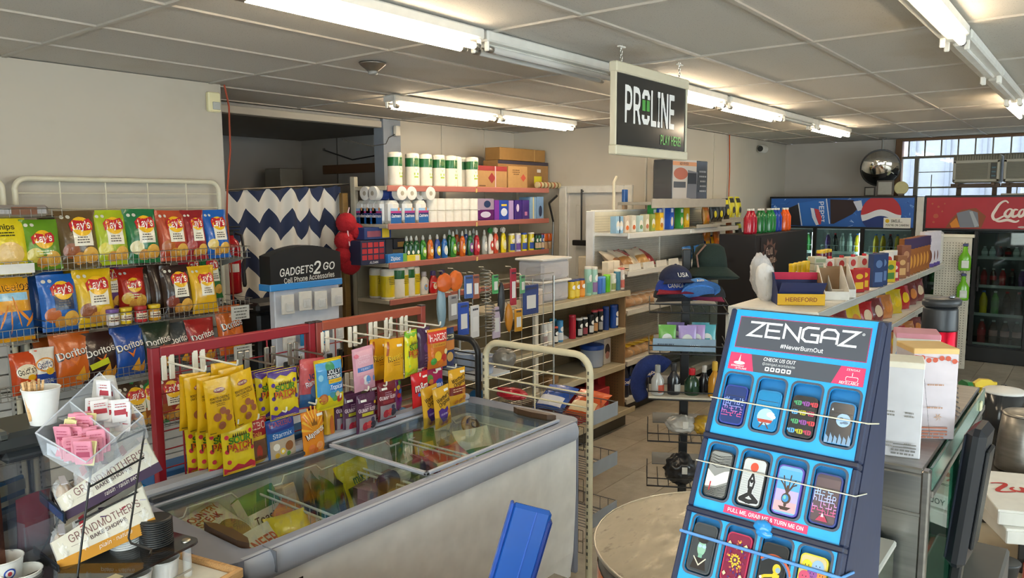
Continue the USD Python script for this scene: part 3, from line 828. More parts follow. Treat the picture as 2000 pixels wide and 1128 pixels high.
pw(brd, 'end_upright', bx(BX0 - 0.03, BYB - 0.02, 0, BX0, BYB + 0.06, 1.85, 0.004), mPt('#cfcfd0'))
pw(brd, 'upright', bx(BX1, BYB - 0.03, 0, BX1 + 0.014, BYB, 1.66, 0.003), WHITE)
pw(brd, 'base', bx(BX0, BYF + 0.05, 0, BX2, BYB, 0.1, 0.004), BLACK)
pw(brd, 'base_bracket', prism([(BYF + 0.01, 0.1), (BYF + 0.3, 0.1), (BYF + 0.3, 0.0), (BYF + 0.08, 0.0)], 0.006, 'yz', BX0 - 0.004), BLACK)

# right-hand gondola: long white shelves, seen from its end cap
HX0, HX1, HYF, HYB = 4.80, 9.40, 1.36, 1.93
hg = thing('grocery_gondola', 'long white double shelving gondola of boxed groceries running to the coolers', 'shelving', ((HX0 + HX1) / 2, 1.65, 0))
HZ = (1.25, 0.90, 0.52, 0.16)
ho = np.array([(HX0 + HX1) / 2, 1.65, 0])
xs = np.linspace(HX0, HX1, 4)
for a, b in zip(xs[:-1], xs[1:]):
    for k, z in enumerate(HZ):
        yf = HYF - (0.06 if k == 3 else 0.0)
        pw(hg, 'shelf', bx(a, yf + 0.014, z - 0.03, b - 0.004, HYB, z, 0.004), WHITE)
        pw(hg, 'price_rail', bx(a, yf - 0.004, z - 0.05, b - 0.006, yf + 0.014, z + 0.003, 0.005), mGl('#bdbbb4'))
pw(hg, 'end_rail', bx(HX0 - 0.02, HYF - 0.004, 1.18, HX0, HYB, 1.253, 0.005), mPt('#d6d4cc'))
for y in (HYF + 0.08, HYB - 0.12):
    pw(hg, 'screw', mv(rot(lathe([(0.006, 0), (0.006, 0.003)], 8), -90, 'y'), HX0 - 0.02, y, 1.225), mMe('#4d4a45'))
pw(hg, 'centre_panel', bx(HX0, HYB, 0.1, HX1, HYB + 0.02, 1.2, 0), mPt('#c9c5ba'))
pw(hg, 'base', bx(HX0, HYF + 0.06, 0, HX1, HYB, 0.12, 0.004), mPt('#6a675f'))
pw(hg, 'pegboard_end', bx(9.44, 1.12, 0.1, 9.46, 1.46, 1.53, 0.003), mPt('#c9c3b4'))
pw(hg, 'pegboard_cap', bx(9.425, 1.10, 1.53, 9.48, 1.48, 1.565, 0.004), mPt('#dcd6c4'))
pegboard(hg, 0.32, 1.36, np.array([9.4395, 1.45, 0.14]) - ho, (0, -1, 0), (0, 0, 1), None, 0.028, rmin=0.005)

# crisp rack on the left wall
def wire_basket(t, x0, x1, yf, yb, z, front=0.075, label=None):
    """One wire shelf: bottom wires, front grid and side ends; joined as it is far too fine to take apart."""
    ms = []
    for x in np.arange(x0, x1 + 0.001, 0.032):
        ms.append(bar((x, yf, z), (x, yf, z + front), 0.0016, 4))
    for x in np.arange(x0, x1 + 0.001, 0.064):
        ms.append(bar((x, yf, z), (x, yb, z + 0.01), 0.0016, 4))
    for dz in (0, front * 0.5, front):
        ms.append(bar((x0, yf, z + dz), (x1, yf, z + dz), 0.0022, 5))
        for x in (x0, x1):
            ms.append(bar((x, yf, z + dz), (x, yb, z + dz), 0.002, 5))
    for y in np.linspace(yf, yb, 4)[1:]:
        ms.append(bar((x0, y, z), (x1, y, z), 0.002, 4))
    return pw(t, 'wire_basket', cat(ms), WIRE, True, kind='stuff')

SLAT = mPt('#c3c2bd')
CZ = (1.585, 1.245, 0.93, 0.6)
for label, x0, x1, zs in (('wire basket crisp rack right of the rack joint, filled with crisp bags', 1.62, 2.88, CZ), ('wire basket snack rack cut off by the left picture edge', 0.36, 1.60, (1.57, 1.22, 0.93, 0.6))):
    t = thing('crisp_rack', label, 'rack', ((x0 + x1) / 2, 4.6, 0))
    z0, z1 = 1.55, 2.08
    fr = [(x0 + 0.02, 4.74, 0.0), (x0 + 0.02, 4.74, z1 - 0.06)] + [(x, 4.74, z) for x, z in arc(x0 + 0.08, z1 - 0.06, 0.06, 180, 90, 6)] + [(x, 4.74, z) for x, z in arc(x1 - 0.08, z1 - 0.06, 0.06, 90, 0, 6)] + [(x1 - 0.02, 4.74, 0.0)]
    pw(t, 'back_frame', tube(fr, 0.0155, 8), CREAM, True)
    ms = []
    for z in (2.0, 1.91): ms.append(bar((x0 + 0.02, 4.74, z), (x1 - 0.02, 4.74, z), 0.004))
    for x in np.linspace(x0 + 0.25, x1 - 0.25, 4): ms.append(bar((x, 4.74, 1.6), (x, 4.74, z1), 0.004))
    pw(t, 'back_wires', cat(ms), CREAM, kind='stuff')
    for k, z in enumerate(np.arange(0.1, 1.6, 0.1)):
        pw(t, 'wall_slat', bx(x0, 4.775, z, x1, 4.80, z + 0.092, 0.004), SLAT)
    for x in (x0 + 0.03, x1 - 0.03):
        s = pw(t, 'slotted_upright', bx(x - 0.02, 4.745, 0.05, x + 0.02, 4.775, 1.6, 0.003), mPt('#a9a8a2'))
        pw(t, 'upright_slots', cat([bx(x - 0.004 + d, 4.742, z, x + 0.004 + d, 4.7455, z + 0.014, 0) for z in np.arange(0.1, 1.58, 0.03) for d in (-0.009, 0.009)]), mPt('#3a3833'), kind='stuff')
    for z in zs:
        wire_basket(t, x0, x1 - 0.02, 4.40, 4.72, z)
    for z in zs:
        for x in (x0 + 0.012, x1 - 0.03):
            pw(t, 'shelf_bracket', prism([(4.44, z - 0.005), (4.74, z + 0.02), (4.74, z - 0.07)], 0.004, 'yz', x), mPt('#7d7c78'))
# ---------------------------------------------------------------- builders for goods
_protos = {}

def inst(key, build, name, label, category, loc, rotz=0, group=None, tilt=0, roll=0):
    """The first of a kind is built with its parts; every further one is a copy with its own label and place."""
    if key in _protos:
        return copy(_protos[key], label, loc, rotz, tilt, group, category, roll)
    t = thing(name, label, category, loc, rotz, tilt, group, roll)
    build(t)
    _protos[key] = t
    return t

LIQ = {}

def clear_plastic(color, op=0.55):
    return wrap('liq_' + color.strip('#') + str(op), op, color, 0.02, 0.08)

def soda(color, label, cap, h=0.24, r=0.033, text=None, tcol='#ffffff', n=14):
    """A soft-drink bottle: liquid-filled body, label sleeve, cap."""
    def build(t):
        prof = [(r * 0.75, 0), (r * 0.95, 0.008), (r, 0.03), (r * 0.94, h * 0.28), (r, h * 0.36), (r, h * 0.6), (r * 0.8, h * 0.76), (r * 0.42, h * 0.88), (r * 0.36, h * 0.93)]
        part(t, 'bottle', lathe(prof, n), mGl(color), True)
        part(t, 'cap', lathe([(r * 0.42, h * 0.925), (r * 0.44, h * 0.93), (r * 0.44, h * 0.995), (r * 0.38, h)], 10), mPl(cap))
        part(t, 'label_sleeve', lathe([(r * 1.015, h * 0.37), (r * 1.03, h * 0.375), (r * 1.03, h * 0.595), (r * 1.015, h * 0.6)], n), mFi(label), True)
        if text:
            Print().text(text, 0, h * 0.48, h * 0.1, tcol, bold=True, maxw=r * 2.2).on(t, round_fn([(r * 1.03, 0), (r * 1.03, h)]), name='label_print', base=0.001)
    return build

def can(color, top='#b8b8b8', h=0.12, r=0.033, band=None):
    def build(t):
        part(t, 'can', lathe([(r * 0.8, 0), (r, 0.008), (r, h - 0.012), (r * 0.85, h - 0.002)], 14), mGl(color), True)
        part(t, 'lid', lathe([(r * 0.86, h - 0.004), (r * 0.86, h), (r * 0.78, h - 0.002)], 14), mMe(top))
        if band: part(t, 'band', lathe([(r * 1.01, h * 0.3), (r * 1.02, h * 0.31), (r * 1.02, h * 0.69), (r * 1.01, h * 0.7)], 14), mGl(band), True)
    return build

def carton(w, d, h, color, design=None, side=None, mat='paper', top=None, b=0.003):
    """A printed carton, front towards -y; design(Print, w, h) draws the front."""
    def build(t):
        part(t, 'box', box(w, d, h, b=b), M(mat, color))
        if top: part(t, 'lid', box(w * 1.01, d * 1.01, 0.006, 0, 0, h - 0.004, 0.002), M(mat, top))
        if design:
            p = Print(); design(p, w, h); p.on(t, face_fn(d), INK_PAPER() if mat == 'paper' else INK_GLOSS())
        if side:
            p = Print(); side(p, d, h); p.on(t, plane_fn((-w / 2, 0, 0), (0, -1, 0), (0, 0, 1)), name='printed_side')
    return build

def bagged(w, h, th, color, design=None, seed=1, mat='film', wrinkle=1.0, flat=False, waist=0.06, nu=14, nv=16):
    """A sealed bag; design(BagPrint) draws the front in u -1..1, v 0..1."""
    def build(t):
        b = Bag(w, h, th, seed, wrinkle, nu=nu, nv=nv, waist=waist, flat=flat)
        part(t, 'bag', b.mesh(), mat if not isinstance(mat, str) else M(mat, color), True)
        if design:
            p = BagPrint(b); design(p); p.on(t, b.fn, INK_FILM(), base=0.0016, step=0.0002)
    return build

# ---------------------------------------------------------------- coolers along the far wall
CF = 10.5
DARK = mPl('#141416'); INNER = mPt('#b9bcbc')

def cooler(name, label, y1, y0, doors, lit, header, lamp_at=()):
    """An upright glass-door cooler facing -x from y1 (left as seen) to y0."""
    t = thing(name, label, 'cooler', (CF + 0.36, (y0 + y1) / 2, 0), -90)
    w = y1 - y0; F = -0.36
    part(t, 'cabinet', cat([box(w, 0.03, 1.98, 0, 0.345, 0), box(0.04, 0.68, 1.98, -w / 2 + 0.02, 0.0, 0), box(0.04, 0.68, 1.98, w / 2 - 0.02, 0, 0), box(w - 0.08, 0.66, 0.4, 0, 0, 1.58), box(w - 0.08, 0.66, 0.2, 0, 0, 0)]), DARK)
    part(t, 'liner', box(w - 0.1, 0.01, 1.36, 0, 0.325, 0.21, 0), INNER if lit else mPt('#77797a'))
    part(t, 'kick_grille', box(w - 0.02, 0.02, 0.17, 0, F + 0.01, 0.015), mPl('#101011'))
    part(t, 'header_frame', box(w, 0.03, 0.42, 0, F + 0.012, 1.567, 0.006), DARK)
    part(t, 'header_panel', box(w - 0.05, 0.012, 0.37, 0, F - 0.006, 1.592, 0.002), mPl(header, rough=0.45))
    for z in (0.2, 0.56, 0.9, 1.24):
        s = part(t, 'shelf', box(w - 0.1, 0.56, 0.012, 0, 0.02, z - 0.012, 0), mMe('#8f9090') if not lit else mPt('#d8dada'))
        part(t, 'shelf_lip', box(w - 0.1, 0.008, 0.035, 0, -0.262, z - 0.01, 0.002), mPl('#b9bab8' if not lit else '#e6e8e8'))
    for k in range(doors + 1):
        part(t, 'door_post', box(0.05, 0.04, 1.37, -w / 2 + 0.02 + (w - 0.04) * k / doors, F + 0.02, 0.2, 0.006), DARK)
    for k in range(doors):
        cx = -w / 2 + 0.02 + (w - 0.04) * (k + 0.5) / doors; dw = (w - 0.04) / doors - 0.055
        part(t, 'door_pane', box(dw, 0.006, 1.34, cx, F + 0.015, 0.21, 0), glass('#c9d4d2', 'cooler_door', ior=0.7))
        part(t, 'door_handle', box(0.022, 0.03, 0.3, cx - dw / 2 + 0.02, F - 0.018, 0.85, 0.006), DARK)
    for x in lamp_at:
        part(t, 'lamp', mv(lathe([(0.014, 0.25), (0.016, 0.26), (0.016, 1.5), (0.014, 1.51)], 8), x, F + 0.07, 0), glow('cooler_lamp', '#dffcf4', 5.0), True)
    return t, w, F

pc, w, F = cooler('drinks_cooler', 'long dark three-door drinks cooler with a blue splash cola header', 3.68, 1.86, 3, True, '#2760b0', (-0.33, 0.26, -0.82))
W = w - 0.05
pr = Print()
rs = random.Random(5)
ys = lambda v: 1.592 + 0.37 * v       # header height
xu = lambda u: -W / 2 + W * u
for k in range(46):    # splashes
    u, v = rs.random(), rs.random()
    pr.poly(LineString([(xu(u), ys(v)), (xu(u) + rs.uniform(-.04, .04), ys(v) + rs.uniform(-.03, .03)), (xu(u) + rs.uniform(-.06, .06), ys(v) + rs.uniform(-.03, .03))]).buffer(rs.uniform(.002, .006)).intersection(Polygon([(-W / 2, 1.595), (W / 2, 1.595), (W / 2, 1.96), (-W / 2, 1.96)])), rs.choice(['#a9c6ea', '#6f9fd8', '#3f7cc4', '#1d4a94']))
pr.poly([(xu(0.0), ys(0.05)), (xu(0.23), ys(0.02)), (xu(0.21), ys(0.8)), (xu(0.12), ys(0.62)), (xu(0.02), ys(0.3))], '#1c1a22')
pr.poly([(xu(0.44), ys(0.96)), (xu(0.60), ys(0.93)), (xu(0.645), ys(0.7)), (xu(0.60), ys(0.45)), (xu(0.47), ys(0.1)), (xu(0.45), ys(0.1))], '#2a1a1e')
pr.poly([(xu(0.60), ys(0.88)), (xu(0.655), ys(0.92)), (xu(0.67), ys(0.6)), (xu(0.635), ys(0.55))], '#c9cfe0')
pr.poly([(xu(0.21), ys(0.83)), (xu(0.415), ys(0.99)), (xu(0.445), ys(0.08)), (xu(0.24), ys(0.02))], '#2b6cc0')
pr.poly([(xu(0.205), ys(0.83)), (xu(0.213), ys(0.84)), (xu(0.245), ys(0.02)), (xu(0.237), ys(0.02))], '#cdd6e6')
pr.poly([(xu(0.408), ys(0.98)), (xu(0.416), ys(0.99)), (xu(0.446), ys(0.1)), (xu(0.438), ys(0.1))], '#cdd6e6')
pr.text('PEPSI', xu(0.382), ys(0.52), 0.06, '#d7def0', ang=-86, bold=True, width=0.27)
pr.poly([(xu(0.30), ys(0.66)), (xu(0.325), ys(0.64)), (xu(0.34), ys(0.35)), (xu(0.365), ys(0.06)), (xu(0.345), ys(0.04)), (xu(0.315), ys(0.32))], '#d7def0')
pr.poly([(xu(0.328), ys(0.64)), (xu(0.36), ys(0.6)), (xu(0.385), ys(0.3)), (xu(0.38), ys(0.08)), (xu(0.366), ys(0.06)), (xu(0.343), ys(0.35))], '#c23a44')
gc, gr = (xu(0.79), ys(0.46)), 0.235
disc = Point(gc).buffer(gr, quad_segs=24).intersection(Polygon([(-W / 2, 1.595), (W / 2, 1.595), (W / 2, 1.96), (-W / 2, 1.96)]))
wave = lambda o: [(gc[0] - gr + 2 * gr * s, gc[1] + o + 0.035 * math.sin((s - 0.25) * 2 * PI) * 1.0) for s in np.linspace(0, 1, 24)]
up_ = Polygon(wave(0.02) + [(gc[0] + gr, gc[1] + 1), (gc[0] - gr, gc[1] + 1)]); dn = Polygon(wave(-0.06) + [(gc[0] + gr, gc[1] - 1), (gc[0] - gr, gc[1] - 1)])
pr.poly(disc, '#dcdfe4').poly(disc.intersection(up_), '#b5323a').poly(disc.intersection(dn), '#1c3474')
pr.rect(xu(0.81), ys(-0.02), xu(0.985), ys(0.33), '#e6e4dc')
pr.ell(xu(0.835), ys(0.22), 0.024, 0.024, '#e3b917').text('SMILE...', xu(0.895), ys(0.22), 0.034, '#3a3a36', width=0.13, bold=True).text("YOU'RE ON CAMERA!", xu(0.9), ys(0.08), 0.024, '#3a3a36', width=0.27, bold=True)
pr.on(pc, plane_fn((0, F - 0.012, 0)), INK_PAPER(), 'header_print', base=0.0015, step=0.0002)

cc, w2_, F2 = cooler('drinks_cooler', 'dark glass-door drinks cooler with a red soft drink header', 1.775, -0.45, 4, False, '#b01c2c')
W = w2_ - 0.05
xu = lambda u: -W / 2 + W * u
pr = Print()
def wob(x, y, r, n=14): return [(x + r * (1 + .25 * rs.random()) * math.cos(a), y + r * (1 + .25 * rs.random()) * math.sin(a)) for a in np.linspace(0, 2 * PI, n)[:-1]]
for u, v, r in ((0.03, 0.8, .01), (0.05, 0.4, .025), (0.06, 0.7, .012), (0.04, .2, .012), (0.08, 0.55, .01), (0.09, 0.8, .008)): pr.poly(wob(xu(u), ys(v), r), '#b5533a')
pr.poly(Polygon([(xu(0.10), ys(0.02)), (xu(0.125), ys(0.3)), (xu(0.17), ys(0.6)), (xu(0.24), ys(0.66)), (xu(0.29), ys(0.4)), (xu(0.27), ys(0.02))]), '#8c4a2c')
pr.poly([(xu(0.15), ys(0.5)), (xu(0.21), ys(0.6)), (xu(0.25), ys(0.52)), (xu(0.26), ys(0.05)), (xu(0.17), ys(0.03))], '#7b7f8a')
pr.poly([(xu(0.12), ys(0.15)), (xu(0.15), ys(0.35)), (xu(0.17), ys(0.05)), (xu(0.13), ys(0.02))], '#d8862a')
pr.poly([(xu(0.21), ys(0.55)), (xu(0.225), ys(0.56)), (xu(0.26), ys(0.1)), (xu(0.24), ys(0.05))], '#aab0b8')
# flowing white script on the right of the header: hand-drawn strokes
S = 0.36
def stroke(pts, w0, cl='#ecdcd2'):
    pts = np.array(pts, float)
    from scipy.interpolate import splprep, splev
    k = min(3, len(pts) - 1)
    tck, _ = splprep(pts.T, s=0, k=k); x, y = splev(np.linspace(0, 1, 28), tck)
    wd = w0 * (0.45 + 0.75 * np.sin(np.linspace(0.15, PI - 0.15, 28)))
    g = union_all([LineString([(x[i], y[i]), (x[i + 1], y[i + 1])]).buffer(wd[i] / 2, quad_segs=3) for i in range(27)])
    return g
def script(ox, oy, s, strokes, wd):
    return union_all([stroke([(ox + a * s, oy + b * s) for a, b in st], wd * s) for st in strokes])
CO = [[(0.75, 0.95), (0.62, 1.05), (0.42, 0.95), (0.15, 0.5), (0.05, 0.2), (0.15, 0.0), (0.4, 0.08), (0.6, 0.2)],
      [(0.15, 0.02), (0.4, -0.1), (0.8, -0.02), (1.15, -0.12), (1.3, -0.05)],
      [(0.85, 0.6), (0.68, 0.45), (0.66, 0.22), (0.78, 0.16), (0.92, 0.35), (0.95, 0.55), (0.85, 0.6)],
      [(1.22, 0.55), (1.08, 0.55), (0.99, 0.35), (1.02, 0.18), (1.15, 0.2), (1.25, 0.3)],
      [(1.55, 0.58), (1.4, 0.55), (1.3, 0.35), (1.33, 0.18), (1.45, 0.22), (1.58, 0.6), (1.55, 0.3), (1.62, 0.18), (1.75, 0.3)],
      [(1.7, 0.62), (1.95, 0.66)]]
C2 = [[(0.7, 0.85), (0.8, 1.0), (0.68, 1.08), (0.42, 0.95), (0.15, 0.5), (0.05, 0.2), (0.15, 0.0), (0.4, 0.08), (0.6, 0.2)],
      [(0.85, 0.6), (0.68, 0.45), (0.66, 0.22), (0.78, 0.16), (0.92, 0.35), (0.95, 0.55), (0.85, 0.6)],
      [(1.0, 0.25), (1.2, 0.6), (1.3, 0.95), (1.2, 1.0), (1.1, 0.5), (1.12, 0.2), (1.25, 0.25)],
      [(1.55, 0.58), (1.4, 0.55), (1.3, 0.35), (1.33, 0.18), (1.45, 0.22), (1.58, 0.6), (1.55, 0.3), (1.62, 0.18), (1.75, 0.3)]]
pr.poly(script(xu(0.315), ys(0.3), 0.205, CO, 0.13), '#ecdcd2').poly(script(xu(0.47), ys(0.3), 0.205, C2, 0.13), '#ecdcd2')
for u in (0.455, 0.52, 0.585): pr.ell(xu(u), ys(0.07), 0.042, 0.011, '#d8d2cc').text('open', xu(u), ys(0.07), 0.01, '#555555')
pr.on(cc, plane_fn((0, F2 - 0.012, 0)), INK_PAPER(), 'header_print', base=0.0015, step=0.0002)
solo('white_pillar', 'narrow white pillar between the blue and the red cooler', 'pillar', bx(CF - 0.02, 1.778, 0, CF + 0.3, 1.856, 1.97, 0.004), mPt('#cfccc4'))

# bottles in the coolers
KINDS = {'cola': ('#2a120d', '#b8232c', '#c8c8c8'), 'green': ('#3f8a3a', '#2e7d3c', '#e8e8e8'), 'orange': ('#e98a1c', '#e07818', '#e8e8e8'), 'lemon': ('#e9c21c', '#e3b81c', '#3563b0'), 'blue': ('#2e78b8', '#2a62a8', '#e8e8e8'),
         'grape': ('#5a2a78', '#6c3a90', '#dddddd'), 'clear': ('#b9c6c2', '#dfe6e4', '#e8e8e8'), 'dark': ('#1c1416', '#26262a', '#c02a30'), 'red': ('#a01c22', '#c8343a', '#dddddd'), 'pinklabel': ('#3a2420', '#d89a94', '#dddddd')}
WORD = dict(cola='red-labelled cola', green='green soda', orange='orange soda', lemon='yellow juice', blue='blue drink', grape='purple soda', clear='clear water', dark='dark red-capped soda', red='red soda', pinklabel='dark pink-labelled soda')

ORD = ['first', 'second', 'third', 'fourth', 'fifth', 'sixth', 'seventh', 'eighth', 'ninth', 'tenth', 'eleventh', 'twelfth']

def cooler_row(x, ya, yb, z, kinds, h, r, where):
    n = max(1, int((ya - yb) / (2 * r + 0.012)))
    for k in range(n):
        kd = kinds[k % len(kinds)]
        c = KINDS[kd]
        inst(('soda', kd, round(h, 2)), soda(c[0], c[1], c[2], h, r, n=12), 'drink_bottle', f'{WORD[kd]} bottle, {ORD[k]} from left, {where}', 'bottle', (x, ya - (k + 0.5) * (ya - yb) / n, z), -90, f'bottles, {where}')

cooler_row(CF + 0.16, 3.60, 3.15, 1.24, ['clear', 'clear', 'pinklabel', 'green', 'green'], 0.26, 0.034, 'top shelf, left door, blue header cooler')
cooler_row(CF + 0.16, 2.98, 2.52, 1.24, ['grape', 'dark', 'clear', 'clear', 'lemon'], 0.26, 0.034, 'top shelf, middle door, blue header cooler')
cooler_row(CF + 0.16, 2.38, 1.96, 1.24, ['lemon', 'lemon', 'dark', 'lemon', 'clear'], 0.26, 0.034, 'top shelf, right door, blue header cooler')
for ya, yb, dn in ((3.60, 3.15, 'left'), (2.98, 2.52, 'middle'), (2.38, 1.96, 'right')):
    cooler_row(CF + 0.16, ya, yb, 0.90, ['green', 'clear', 'blue', 'green'], 0.26, 0.034, f'second shelf, {dn} door, blue header cooler')
# white wire fences on the lit shelves
for ya, yb, dn in ((3.62, 3.12, 'left'), (3.0, 2.50, 'middle'), (2.40, 1.92, 'right')):
    ms = [bar((CF + 0.09, ya, 1.24 + dz), (CF + 0.09, yb, 1.24 + dz), 0.004) for dz in (0.02, 0.1)] + [bar((CF + 0.09, y, 1.24), (CF + 0.09, y, 1.345), 0.003) for y in np.linspace(ya, yb, 7)]
    solo('wire_fence', f'white wire guard before bottles, {dn} door, blue header cooler', 'wire guard', cat(ms), mPt('#dfe8e6'))
rows = [(1.24, 0.14, 0.033, ['clear', 'clear', 'dark', 'cola']), (0.90, 0.22, 0.034, ['red', 'cola', 'red', 'dark', 'grape', 'green']), (0.56, 0.29, 0.042, ['lemon', 'green', 'dark', 'dark', 'green', 'orange']), (0.20, 0.30, 0.045, ['red', 'pinklabel', 'pinklabel', 'pinklabel', 'green'])]
ord_ = ['top', 'second', 'third', 'bottom']
dy = (2.225 - 0.04) / 4
for d in range(3):
    ya = 1.755 - d * dy - 0.04; yb = ya - dy + 0.07
    for k, (z, h, r, kinds) in enumerate(rows):
        if d == 0 and k == 0:
            for j in range(8):
                inst(('can', 'tea'), can('#8c8a5a', band='#c4bd84'), 'drink_can', f'pale green tea can, {ORD[j]} from left, top shelf, first door, red header cooler', 'can', (CF + 0.15, ya - 0.02 - j * 0.055, 1.24), -90, 'tea cans behind the first door of the red header cooler')
            continue
        kk = kinds if d else [['clear', 'green'], ['green', 'clear'], ['green', 'clear'], ['green', 'dark']][k]
        cooler_row(CF + 0.16, ya, yb, z, kk, h, r, f"{ord_[k]} shelf, {['first', 'second', 'third'][d]} door, red header cooler")
# clutter on the cooler tops
t = thing('picture_frame', 'small dark square picture frame standing on the blue header cooler left of the clock', 'picture frame', (CF + 0.2, 2.45, 1.985), -90)
part(t, 'frame_border', box(0.13, 0.02, 0.12, 0, 0, 0), mWo('#2b2622')); part(t, 'picture', box(0.1, 0.006, 0.09, 0, -0.011, 0.015, 0), mPa('#8a877f'))
t = thing('certificate', 'framed certificate leaning on the wall above the blue header cooler', 'certificate', (CF + 0.2, 2.27, 1.985), -90)
part(t, 'frame_border', box(0.2, 0.02, 0.2, 0, 0, 0), mWo('#57504a')); part(t, 'sheet', box(0.16, 0.006, 0.16, 0, -0.011, 0.02, 0), mPa('#aaa79e'))
t = thing('rosette', 'round yellowed dial on a stand on the blue header cooler', 'clock', (CF + 0.2, 2.08, 1.985), -90)
part(t, 'dial', mv(rot(lathe([(0.07, 0), (0.085, 0.01), (0.08, 0.02)], 20), 90, 'x'), 0, 0, 0.1), mPa('#c9c08e')); part(t, 'stand', box(0.07, 0.05, 0.03, 0, 0, 0), mWo('#57504a'))
solo('planks', 'pale flat boards lying on top of the red header cooler', 'boards', bx(CF + 0.1, 0.3, 1.98, CF + 0.3, 1.0, 2.005), mPa('#b9b4a6'))
# ---------------------------------------------------------------- chest freezer with sliding glass lids
FX0, FX1, FY0, FY1, FZ = 1.14, 3.08, 1.985, 2.70, 0.885
t = fz = thing('chest_freezer', 'white chest freezer with grey rim and sliding glass lids', 'freezer', ((FX0 + FX1) / 2, (FY0 + FY1) / 2, 0))
FW = mPt('#f0efec', bump=0.0); FG = mPl('#858a9a'); FGL = mPl('#a9aebb')
# front skin bows forward and runs back at the right end
prof = []
for yz in [(FY0 + 0.03, 0.06), (FY0 + 0.012, 0.2), (FY0, 0.5), (FY0 + 0.0, 0.83)]: prof.append(yz)
skin = Polygon([(y, z) for y, z in prof] + [(FY0 + 0.08, 0.83), (FY0 + 0.08, 0.06)])
pw(t, 'front_panel', prism(skin, FX1 - FX0 - 0.06, 'yz', FX0 + 0.03), FW)
pw(t, 'left_wall', bx(FX0 + 0.03, FY0 + 0.08, 0.06, FX0 + 0.09, FY1 - 0.06, 0.83), FW)
pw(t, 'right_wall', bx(FX1 - 0.09, FY0 + 0.08, 0.06, FX1 - 0.03, FY1 - 0.06, 0.83), FW)
pw(t, 'back_wall', bx(FX0 + 0.03, FY1 - 0.06, 0.06, FX1 - 0.03, FY1 - 0.01, 0.83), FW)
pw(t, 'liner_floor', bx(FX0 + 0.09, FY0 + 0.08, 0.4, FX1 - 0.09, FY1 - 0.06, 0.42, 0), mPt('#dcded8'))
pw(t, 'end_trim', bx(FX1 - 0.032, FY0 - 0.004, 0.08, FX1 - 0.004, FY0 + 0.06, 0.84, 0.012), FG)
def rounded(x0, y0, x1, y1, r): return Polygon([(x0, y0), (x1, y0), (x1, y1), (x0, y1)]).buffer(-r).buffer(r, quad_segs=6)
outer = rounded(FX0, FY0 - 0.02, FX1, FY1 + 0.02, 0.07); inner = rounded(FX0 + 0.11, FY0 + 0.03, FX1 - 0.11, FY1 - 0.075, 0.04)
pw(t, 'rim', prism(outer.difference(inner), 0.055, 'xy', 0.825), FG)
bm_ = tube([(FX0 + 0.07, FY0 - 0.008, 0), (FX1 - 0.07, FY0 - 0.008, 0)], 0.034, 14)
pw(t, 'bumper', mv(scl(bm_, 1, 1, 1.45), 0, 0, .832), FGL, True)
for x0, x1, nm in ((FX0 + 0.07, FX0 + 0.075, 'l'), ):
    pw(t, 'bumper_joint', bx(FX0 + 0.16, FY0 - 0.05, 0.815, FX0 + 0.163, FY0 + 0.02, 0.882, 0), mPl('#6f737c'))
pw(t, 'back_ledge', bx(FX0 + 0.06, FY1 - 0.06, 0.88, FX1 - 0.06, FY1 + 0.015, 0.915, 0.012), FGL)
pw(t, 'back_track', bx(FX0 + 0.12, FY1 - 0.085, 0.875, FX1 - 0.12, FY1 - 0.06, 0.895, 0.004), mPl('#3f4147'))
LID = glass('#eef4f2', 'lid', ior=0.35)
xm = 2.07
for x0, x1, z, nm in ((FX0 + 0.12, xm + 0.03, 0.862, 'left'), (xm - 0.03, FX1 - 0.12, 0.885, 'right')):
    ld = pw(t, 'glass_lid', bx(x0 + 0.012, FY0 + 0.045, z, x1 - 0.012, FY1 - 0.085, z + 0.005, 0), LID)
    pw(t, 'lid_rail', bx(x0, FY0 + 0.034, z - 0.004, x1, FY0 + 0.05, z + 0.01, 0.003), FGL)
    pw(t, 'lid_rail', bx(x0, FY1 - 0.095, z - 0.004, x1, FY1 - 0.077, z + 0.01, 0.003), FGL)
    e = (x1 - 0.02, x1) if nm == 'left' else (x0, x0 + 0.02)
    pw(t, 'lid_end', bx(e[0], FY0 + 0.034, z - 0.004, e[1], FY1 - 0.077, z + 0.01, 0.003), FGL)
def crescent(x, s):
    pts = [(s * 0.0, -0.13), (s * 0.02, -0.09), (s * 0.028, 0), (s * 0.02, 0.09), (0, 0.13), (-s * 0.01, 0.08), (-s * 0.012, -0.08)]
    return mv(prism([(a, b) for a, b in pts], 0.03, 'xy', 0), x, 0, 0)
HB = mPl('#4a3527')
pw(t, 'lid_handle', mv(crescent(0, 1), FX0 + 0.125, 2.15, 0.868), HB)
pw(t, 'lid_handle', mv(crescent(0, -1), FX1 - 0.125, 2.17, 0.882), HB)
pw(t, 'vent_slot', bx(1.38, FY0 - 0.002, 0.70, 1.43, FY0 + 0.01, 0.735, 0), mPl('#1a1a1a'))
